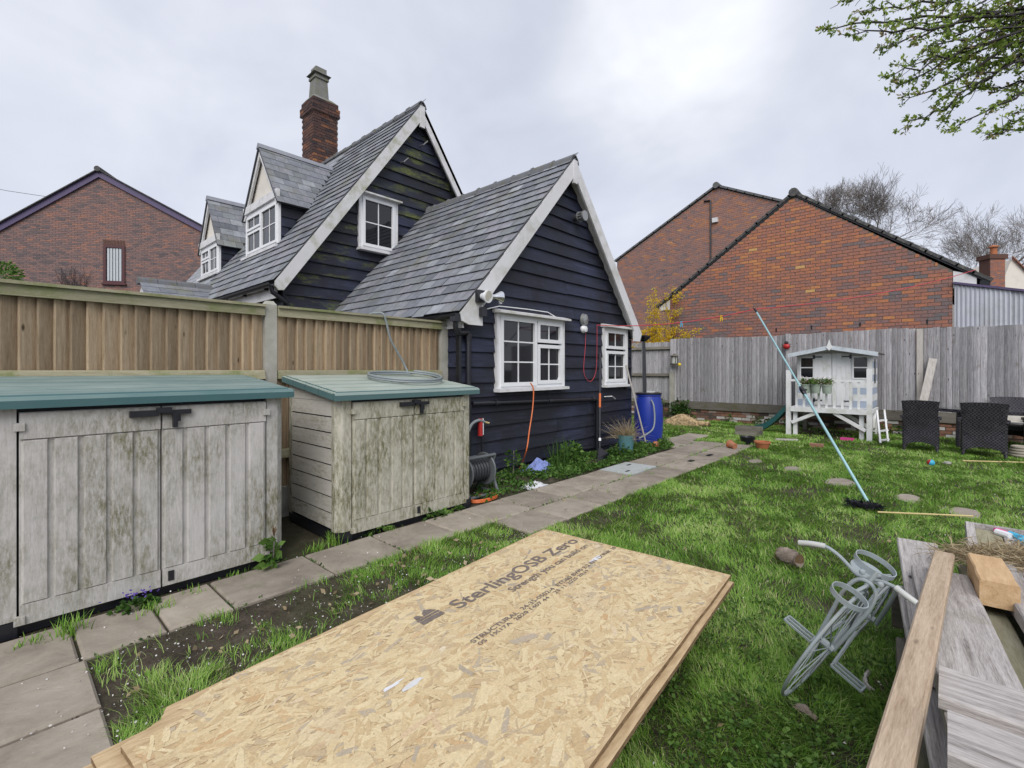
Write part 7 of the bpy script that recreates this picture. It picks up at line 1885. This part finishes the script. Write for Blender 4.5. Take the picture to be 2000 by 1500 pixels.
# weeds along the sheds
c = G(530, 1106); plant('sapling', (c.x, c.y, 0), 'red-tipped leafy seedling at the corner of the nearest shed', 'plant', [lambda o: build(MB().tube([(c.x, c.y - .03, .0), (c.x + .01, c.y - .035, .26)], .005, 5), 'stem', 'twig', o), lambda o: leafy('leaves', (c.x, c.y - .04, .03), 44, (.07, .05), .22, .085, 'weed_leaf', None, None, o, .6, tones=(.4, 1)), lambda o: leafcloud('red_shoot', [(c.x, c.y - .04, .24)] * 4, rng.normal(0, .25, (4, 3)) + np.array([0, 0, 1]), [.08] * 4, [1.0] * 4, 'spring_leaf', o, .35)])
c2 = G(262, 1192); plant('violet_clump', (c2.x, c2.y, 0), 'clump of violets with purple flowers below the nearest shed doors', 'plant', [lambda o: leafy('leaves', (c2.x, c2.y - .02, .02), 110, (.12, .05), .07, .036, 'weed_leaf', None, None, o, .9, tones=(0, .5)), lambda o: leafcloud('flowers', np.stack([c2.x + rng.normal(0, .06, 36), c2.y - .02 + rng.normal(0, .02, 36), rng.uniform(.08, .13, 36)], 1), rng.normal(0, 1, (36, 3)), rng.uniform(.012, .02, 36), rng.random(36), 'violet_flower', o, .8)])
gt = [(135, 1240, 70, .12, 'grass tuft by the left foot of the nearest shed'), (300, 1196, 46, .09, 'grass tuft beside the violets'), (375, 1162, 30, .06, 'small grass tuft under the right door of the nearest shed'), (655, 1062, 80, .14, 'wispy grass tuft at the near corner of the green-stained shed'), (615, 1078, 60, .08, 'grass tuft in the gap between the two sheds'), (760, 1040, 34, .06, 'small green tuft under the left door of the green-stained shed'), (460, 1125, 26, .05, 'low tuft near the seedling'), (60, 1262, 40, .06, 'low tuft at the left frame edge by the nearest shed')]
for px, py, n, h, lb in gt:
    q = G(px, py); tuft('grass_tuft', (q.x, q.y - .01, .005), n, h, .14, 'grass_blade', lb, 'grass tuft', .0035, .8, 'tufts along the sheds', (.1, .8))
for px, py, lb in ((735, 1040, 'leafy weed below the left door of the green-stained shed'), (878, 1000, 'leafy dandelion below the right door of the green-stained shed'), (850, 1012, 'small weed beside the dandelion')):
    q = G(px, py); leafy('shed_weed', (q.x, q.y - .02, .02), 60, (.11, .05), .08, .075, 'weed_leaf', lb, 'weed', None, .4, 'weeds along the sheds')
# weeds growing in the slab joints of the path
n = 900; side = rng.random(n) < .55; x = rng.uniform(.3, 9.6, n); y = np.where(side, 3.262 + rng.normal(0, .004, n), 3.80 + rng.normal(0, .012, n)); x = np.concatenate([x, rng.normal(0, .004, 260) + rng.choice(xs[3:], 260)]); y = np.concatenate([y, rng.uniform(3.27, 3.8, 260)]); n = len(x); k = fbm(x, y, 2.0, 61) > .46; x, y = x[k], y[k]; n = len(x)
leafcloud('joint_weeds', np.stack([x, y, np.full(n, .012)], 1), rng.normal(0, .7, (n, 3)) + np.array([0, 0, .6]), rng.uniform(.012, .032, n), rng.uniform(0, .7, n), 'weed_leaf', None, .45, label='moss and small weeds in the joints of the slab path', cat='weeds', kind='stuff')
# ivy and weeds at the foot of the rear wall
n = 1500; y = rng.uniform(-.6, 6.6, n); x = 14.05 - np.abs(rng.normal(0, .10, n)); k = fbm(x, y, 1.4, 71) > .48; x, y = x[k], y[k]; n = len(x)
leafcloud('wall_weeds', np.stack([x, y, rng.uniform(.02, .22, n)], 1), rng.normal(0, 1, (n, 3)), rng.uniform(.04, .09, n), rng.uniform(0, .8, n), 'weed_leaf', None, .6, label='straggling weeds along the foot of the low brick wall', cat='weeds', kind='stuff')
n = 420; leafcloud('ivy', np.stack([np.full(n, 14.02) - rng.random(n) * .1, rng.normal(5.95, .16, n), .12 + np.abs(rng.normal(.18, .14, n))], 1), rng.normal(0, 1, (n, 3)), rng.uniform(.05, .10, n), rng.uniform(0, .5, n), 'weed_leaf', None, .8, label='patch of dark ivy beside the concrete fence post', cat='ivy')
n = 300; leafcloud('ivy', np.stack([np.full(n, 14.05) - rng.random(n) * .1, rng.normal(6.9, .22, n), .38 + np.abs(rng.normal(.10, .10, n))], 1), rng.normal(0, 1, (n, 3)), rng.uniform(.05, .10, n), rng.uniform(0, .4, n), 'weed_leaf', None, .8, label='dark ivy on the low wall behind the blue barrel', cat='ivy')
m = MB(); tuft('grass_tuft', (12.9, 1.35, 0), 90, .22, .5, 'grass_blade', 'grass growing under the playhouse by the ladder', 'grass tuft', .008, .8)

# ================================================================== SHRUBS AND TREES
# forsythia behind the fence
FS = thing('forsythia', (14.7, 6.9, 0), 'yellow flowering forsythia bush rising behind the short fence panel', 'shrub')
m = MB(); fp = []; fd = []
for i in range(64):
    b0 = Vector((14.75 + random.uniform(-.1, .25), random.uniform(6.35, 7.6), .3)); tallone = random.random() < .45
    hh = random.uniform(3.0, 4.5) if tallone else random.uniform(2.2, 3.1); tp = b0 + Vector((random.uniform(-.25, .25), random.uniform(-.45, .40), hh - .3)); pts = smooth_path([b0, b0.lerp(tp, .5) + Vector((0, random.uniform(-.15, .15), 0)), tp], 4); m.tube(pts, [.012 - .009 * k / (len(pts) - 1) for k in range(len(pts))], 4)
    dens = 70 if tallone else 150
    for k in range(dens):
        t = random.uniform(.35, 1) ** .8; q = pts[min(len(pts) - 1, int(t * (len(pts) - 1)))] + Vector((random.gauss(0, .045), random.gauss(0, .05), random.uniform(-.12, .12)))
        for j in range(3): fp.append(q + Vector((random.gauss(0, .012), random.gauss(0, .012), random.gauss(0, .012)))); fd.append((random.gauss(0, 1), random.gauss(0, 1), random.gauss(0, 1)))
for (a, b) in (((14.5, 6.35, 2.45), (14.35, 5.35, 2.72)), ((14.3, 7.4, 2.3), (14.0, 7.9, 2.12))):
    a = Vector(a); b = Vector(b); m.tube([a, a.lerp(b, .5) + Vector((0, 0, .02)), b], [.01, .007, .003], 4)
    for k in range(60):
        q = a.lerp(b, random.random()) + Vector((random.gauss(0, .03), random.gauss(0, .03), random.gauss(0, .03)))
        for j in range(3): fp.append(q); fd.append((random.gauss(0, 1), random.gauss(0, 1), random.gauss(0, 1)))
build(m, 'stems', 'twig', FS); leafcloud('flowers', [tuple(p) for p in fp], fd, rng.uniform(.04, .07, len(fp)), rng.random(len(fp)), 'forsythia_flower', FS, .45)
# green bush at the left frame edge behind the fence
n = 900; c = PD(-2, 545, 12); a = rng.normal(0, 1, (n, 3)); a /= np.linalg.norm(a, axis=1, keepdims=True); q = a * (rng.random((n, 1)) ** .4) * np.array([.45, .45, .5])
GB = thing('green_bush', (c.x, c.y, 0), 'bright green bush peeping over the tan fence at the left frame edge', 'shrub'); leafcloud('crown', q + np.array(c), a, rng.uniform(.06, .12, n), rng.uniform(.4, 1, n), 'weed_leaf', GB, .6); m = MB(); m.tube([(c.x, c.y, 0), (c.x, c.y, c.z)], .05, 6); build(m, 'trunk', 'bark', GB)
# climbing twigs on the far left brick wall
m = MB()
for i in range(26):
    p = on_left(140 + random.uniform(-12, 30), 575) + nL * .06; d = Vector((0, 0, 1)) + u * random.uniform(-.6, .6)
    pts = [p]; 
    for k in range(5): d = (d + u * random.uniform(-.4, .4) + Vector((0, 0, .1))).normalized(); pts.append(pts[-1] + d * random.uniform(.12, .32))
    m.tube(pts, [.014, .012, .010, .008, .006, .004], 4)
build(m, 'wall_creeper', 'twig_dark', None, 'bare twiggy creeper on the far left brick gable beside its window', 'climber', kind='stuff')

def grow(m, p, d, L, r_, lev, maxlev, wig, up, split, leafs=None, n=4):
    pts = [p.copy()]; rs = [r_]; k = 4
    for i in range(k):
        d = (d + Vector((random.gauss(0, wig), random.gauss(0, wig), random.gauss(0, wig) + up))).normalized()
        p = p + d * L / k; pts.append(p.copy()); rs.append(max(r_ * (1 - .45 * (i + 1) / k), .0072))
    m.tube(pts, rs, 5 if r_ > .04 else (4 if r_ > .012 else 3), cap=False)
    if leafs is not None and lev >= maxlev - 1: leafs += [(q, d) for q in pts[1:]]
    if lev >= maxlev: return
    nb = split if lev > 0 else split + 2
    for j in range(nb):
        t = random.uniform(.35, 1.0) if j else 1.0; q = pts[min(k, max(1, int(round(t * k))))]
        ax = Vector((random.gauss(0, 1), random.gauss(0, 1), random.gauss(0, 1))).cross(d).normalized(); an = random.uniform(.3, .85) if j else random.uniform(.0, .3)
        nd = (Matrix.Rotation(an, 3, ax) @ d).normalized(); grow(m, q, nd, L * random.uniform(.66, .92), rs[-1] * (.8 if j == 0 else .62), lev + 1, maxlev, wig, up, split, leafs)
def bare_tree(px, py0, py1, d, label, seed, L, r_, maxlev=6, split=3, lean=(0, 0)):
    random.seed(seed); base = PD(px, 700, d); base.z = 0; fork = PD(px, py0, d); o = thing('bare_tree', base, label, 'tree', 'leafless trees beyond the garages')
    m = MB(); pts = [base, Vector((base.x, base.y, fork.z * .5)), fork]; m.tube(pts, [r_ * 1.5, r_ * 1.2, r_], 8); build(m, 'trunk', 'twig', o)
    m = MB()
    for k in range(5):
        a = k * 1.3 + random.uniform(-.3, .3); dd = Vector((math.cos(a) * .75 + lean[0], math.sin(a) * .75 + lean[1], random.uniform(.5, 1.0))).normalized(); grow(m, fork - Vector((0, 0, random.uniform(0, 1.0))), dd, L, r_ * .6, 1, maxlev, .10, .03, split)
    build(m, 'crown', 'twig', o)
bare_tree(1715, 475, 340, 37, 'tall leafless tree rising behind the brick garage roof', 14, 1.62, .15, 7, 3)
bare_tree(1625, 455, 355, 39, 'smaller leafless tree left of the tallest one behind the garage', 23, 1.2, .11, 7, 3)
bare_tree(1965, 520, 420, 40, 'leafless tree behind the distant white house', 31, 1.85, .16, 7, 3)
bare_tree(1905, 545, 470, 42, 'low leafless tree between the garage eave and the brick chimney', 47, 1.4, .11, 6, 3)
random.seed(99)
# overhanging tree, trunk beyond the right of the frame
OT = thing('overhanging_tree', cw(6.6, 3.6), 'tree in fresh spring leaf whose branches hang in at the upper right', 'tree')
m = MB(); tb = cw(6.6, 3.6); m.tube([tb, tb + Vector((0, 0, 1.6)), tb + cw(-.1, .05) + Vector((0, 0, 2.9)), tb + cw(-.3, .1) + Vector((0, 0, 4.2)), tb + cw(-.3, .1) + Vector((0, 0, 5.6))], [.17, .14, .12, .09, .05], 10); build(m, 'trunk', 'bark', OT, smooth=True)
m = MB(); lf = []
tips = [(1603, 56, 4.2), (1655, 70, 4.0), (1722, 95, 4.1), (1737, 150, 3.9), (1745, 178, 4.2), (1762, 205, 4.0), (1770, 248, 4.1), (1850, 255, 4.0), (1925, 262, 3.9), (1950, 262, 4.2), (1690, 20, 4.3), (1640, 5, 4.4), (1765, 60, 4.4), (1800, 110, 4.2), (1810, 150, 4.4), (1840, 190, 3.9), (1790, 30, 4.0), (1850, 70, 4.3), (1880, 120, 4.1), (1905, 170, 4.3), (1960, 200, 4.4), (1830, 10, 4.1), (1900, 40, 4.4), (1950, 90, 4.2), (1985, 140, 4.0), (1720, -30, 4.2), (1800, -40, 4.4), (1900, -40, 4.1), (1780, 130, 4.1), (1860, 150, 4.25), (1930, 130, 4.0), (1820, 85, 3.85), (1890, 85, 4.35), (1960, 30, 4.15), (1870, 20, 3.9), (1845, 225, 4.2)]
for i, (px, py, d) in enumerate(tips):
    tip = PD(px, py, d); st = tb + cw(-.25, .08) + Vector((0, 0, random.uniform(3.0, 5.2))); md = st.lerp(tip, .55) + Vector((random.gauss(0, .12), random.gauss(0, .12), .30 + random.gauss(0, .1)))
    pts = smooth_path([st, st.lerp(tip, .25) + Vector((0, 0, .22)), md, st.lerp(tip, .82) + Vector((0, 0, .12)), tip], 6); K = len(pts)
    for q in range(3, K - 1): pts[q] = pts[q] + Vector((random.gauss(0, .016), random.gauss(0, .016), random.gauss(0, .016)))
    m.tube(pts, [.020 * (1 - k / (K - 1)) ** .8 + .0026 for k in range(K)], 5)
    dr = (tip - st).normalized()
    for k in range(int(K * .42), K):
        for j in range(2 if k < K - 1 else 1):
            ax = Vector((random.gauss(0, 1), random.gauss(0, 1), random.gauss(0, 1))).cross(dr).normalized(); nd = (Matrix.Rotation(random.uniform(.35, 1.1), 3, ax) @ dr); nd = (nd + Vector((0, 0, -.18))).normalized(); L = random.uniform(.06, .26) * (1.25 - .75 * (k / K)); p = pts[k]; tw = [p]
            for s in range(4): nd = (nd + Vector((random.gauss(0, .18), random.gauss(0, .18), random.gauss(0, .18)))).normalized(); tw.append(tw[-1] + nd * L / 4)
            m.tube(tw, [.0042, .0036, .003, .0026, .002], 3, cap=False); lf += [(tw[4], nd), (tw[3], nd), (tw[2], nd)] if random.random() < .85 else []
        if k > K * .5: lf.append((pts[k], dr))
build(m, 'limbs', 'twig_dark', OT, smooth=False)
P_ = []; Dn = []; Sz = []; Tn = []
for q, d in lf:
    if random.random() < .32: continue
    c = random.randint(5, 9); bt = random.uniform(.1, .85); br_ = random.random() < .10
    for j in range(c):
        P_.append(tuple(q + Vector((random.gauss(0, .010), random.gauss(0, .010), random.gauss(0, .010))))); v = Vector((random.gauss(0, 1), random.gauss(0, 1), random.gauss(.35, .8))).normalized() + d * .5; Dn.append(tuple(v)); Sz.append(random.uniform(.022, .044)); Tn.append(random.uniform(.93, 1) if br_ else min(.84, max(0, bt + random.gauss(0, .15))))
leafcloud('leaves', P_, Dn, Sz, Tn, 'spring_leaf', OT, .55)
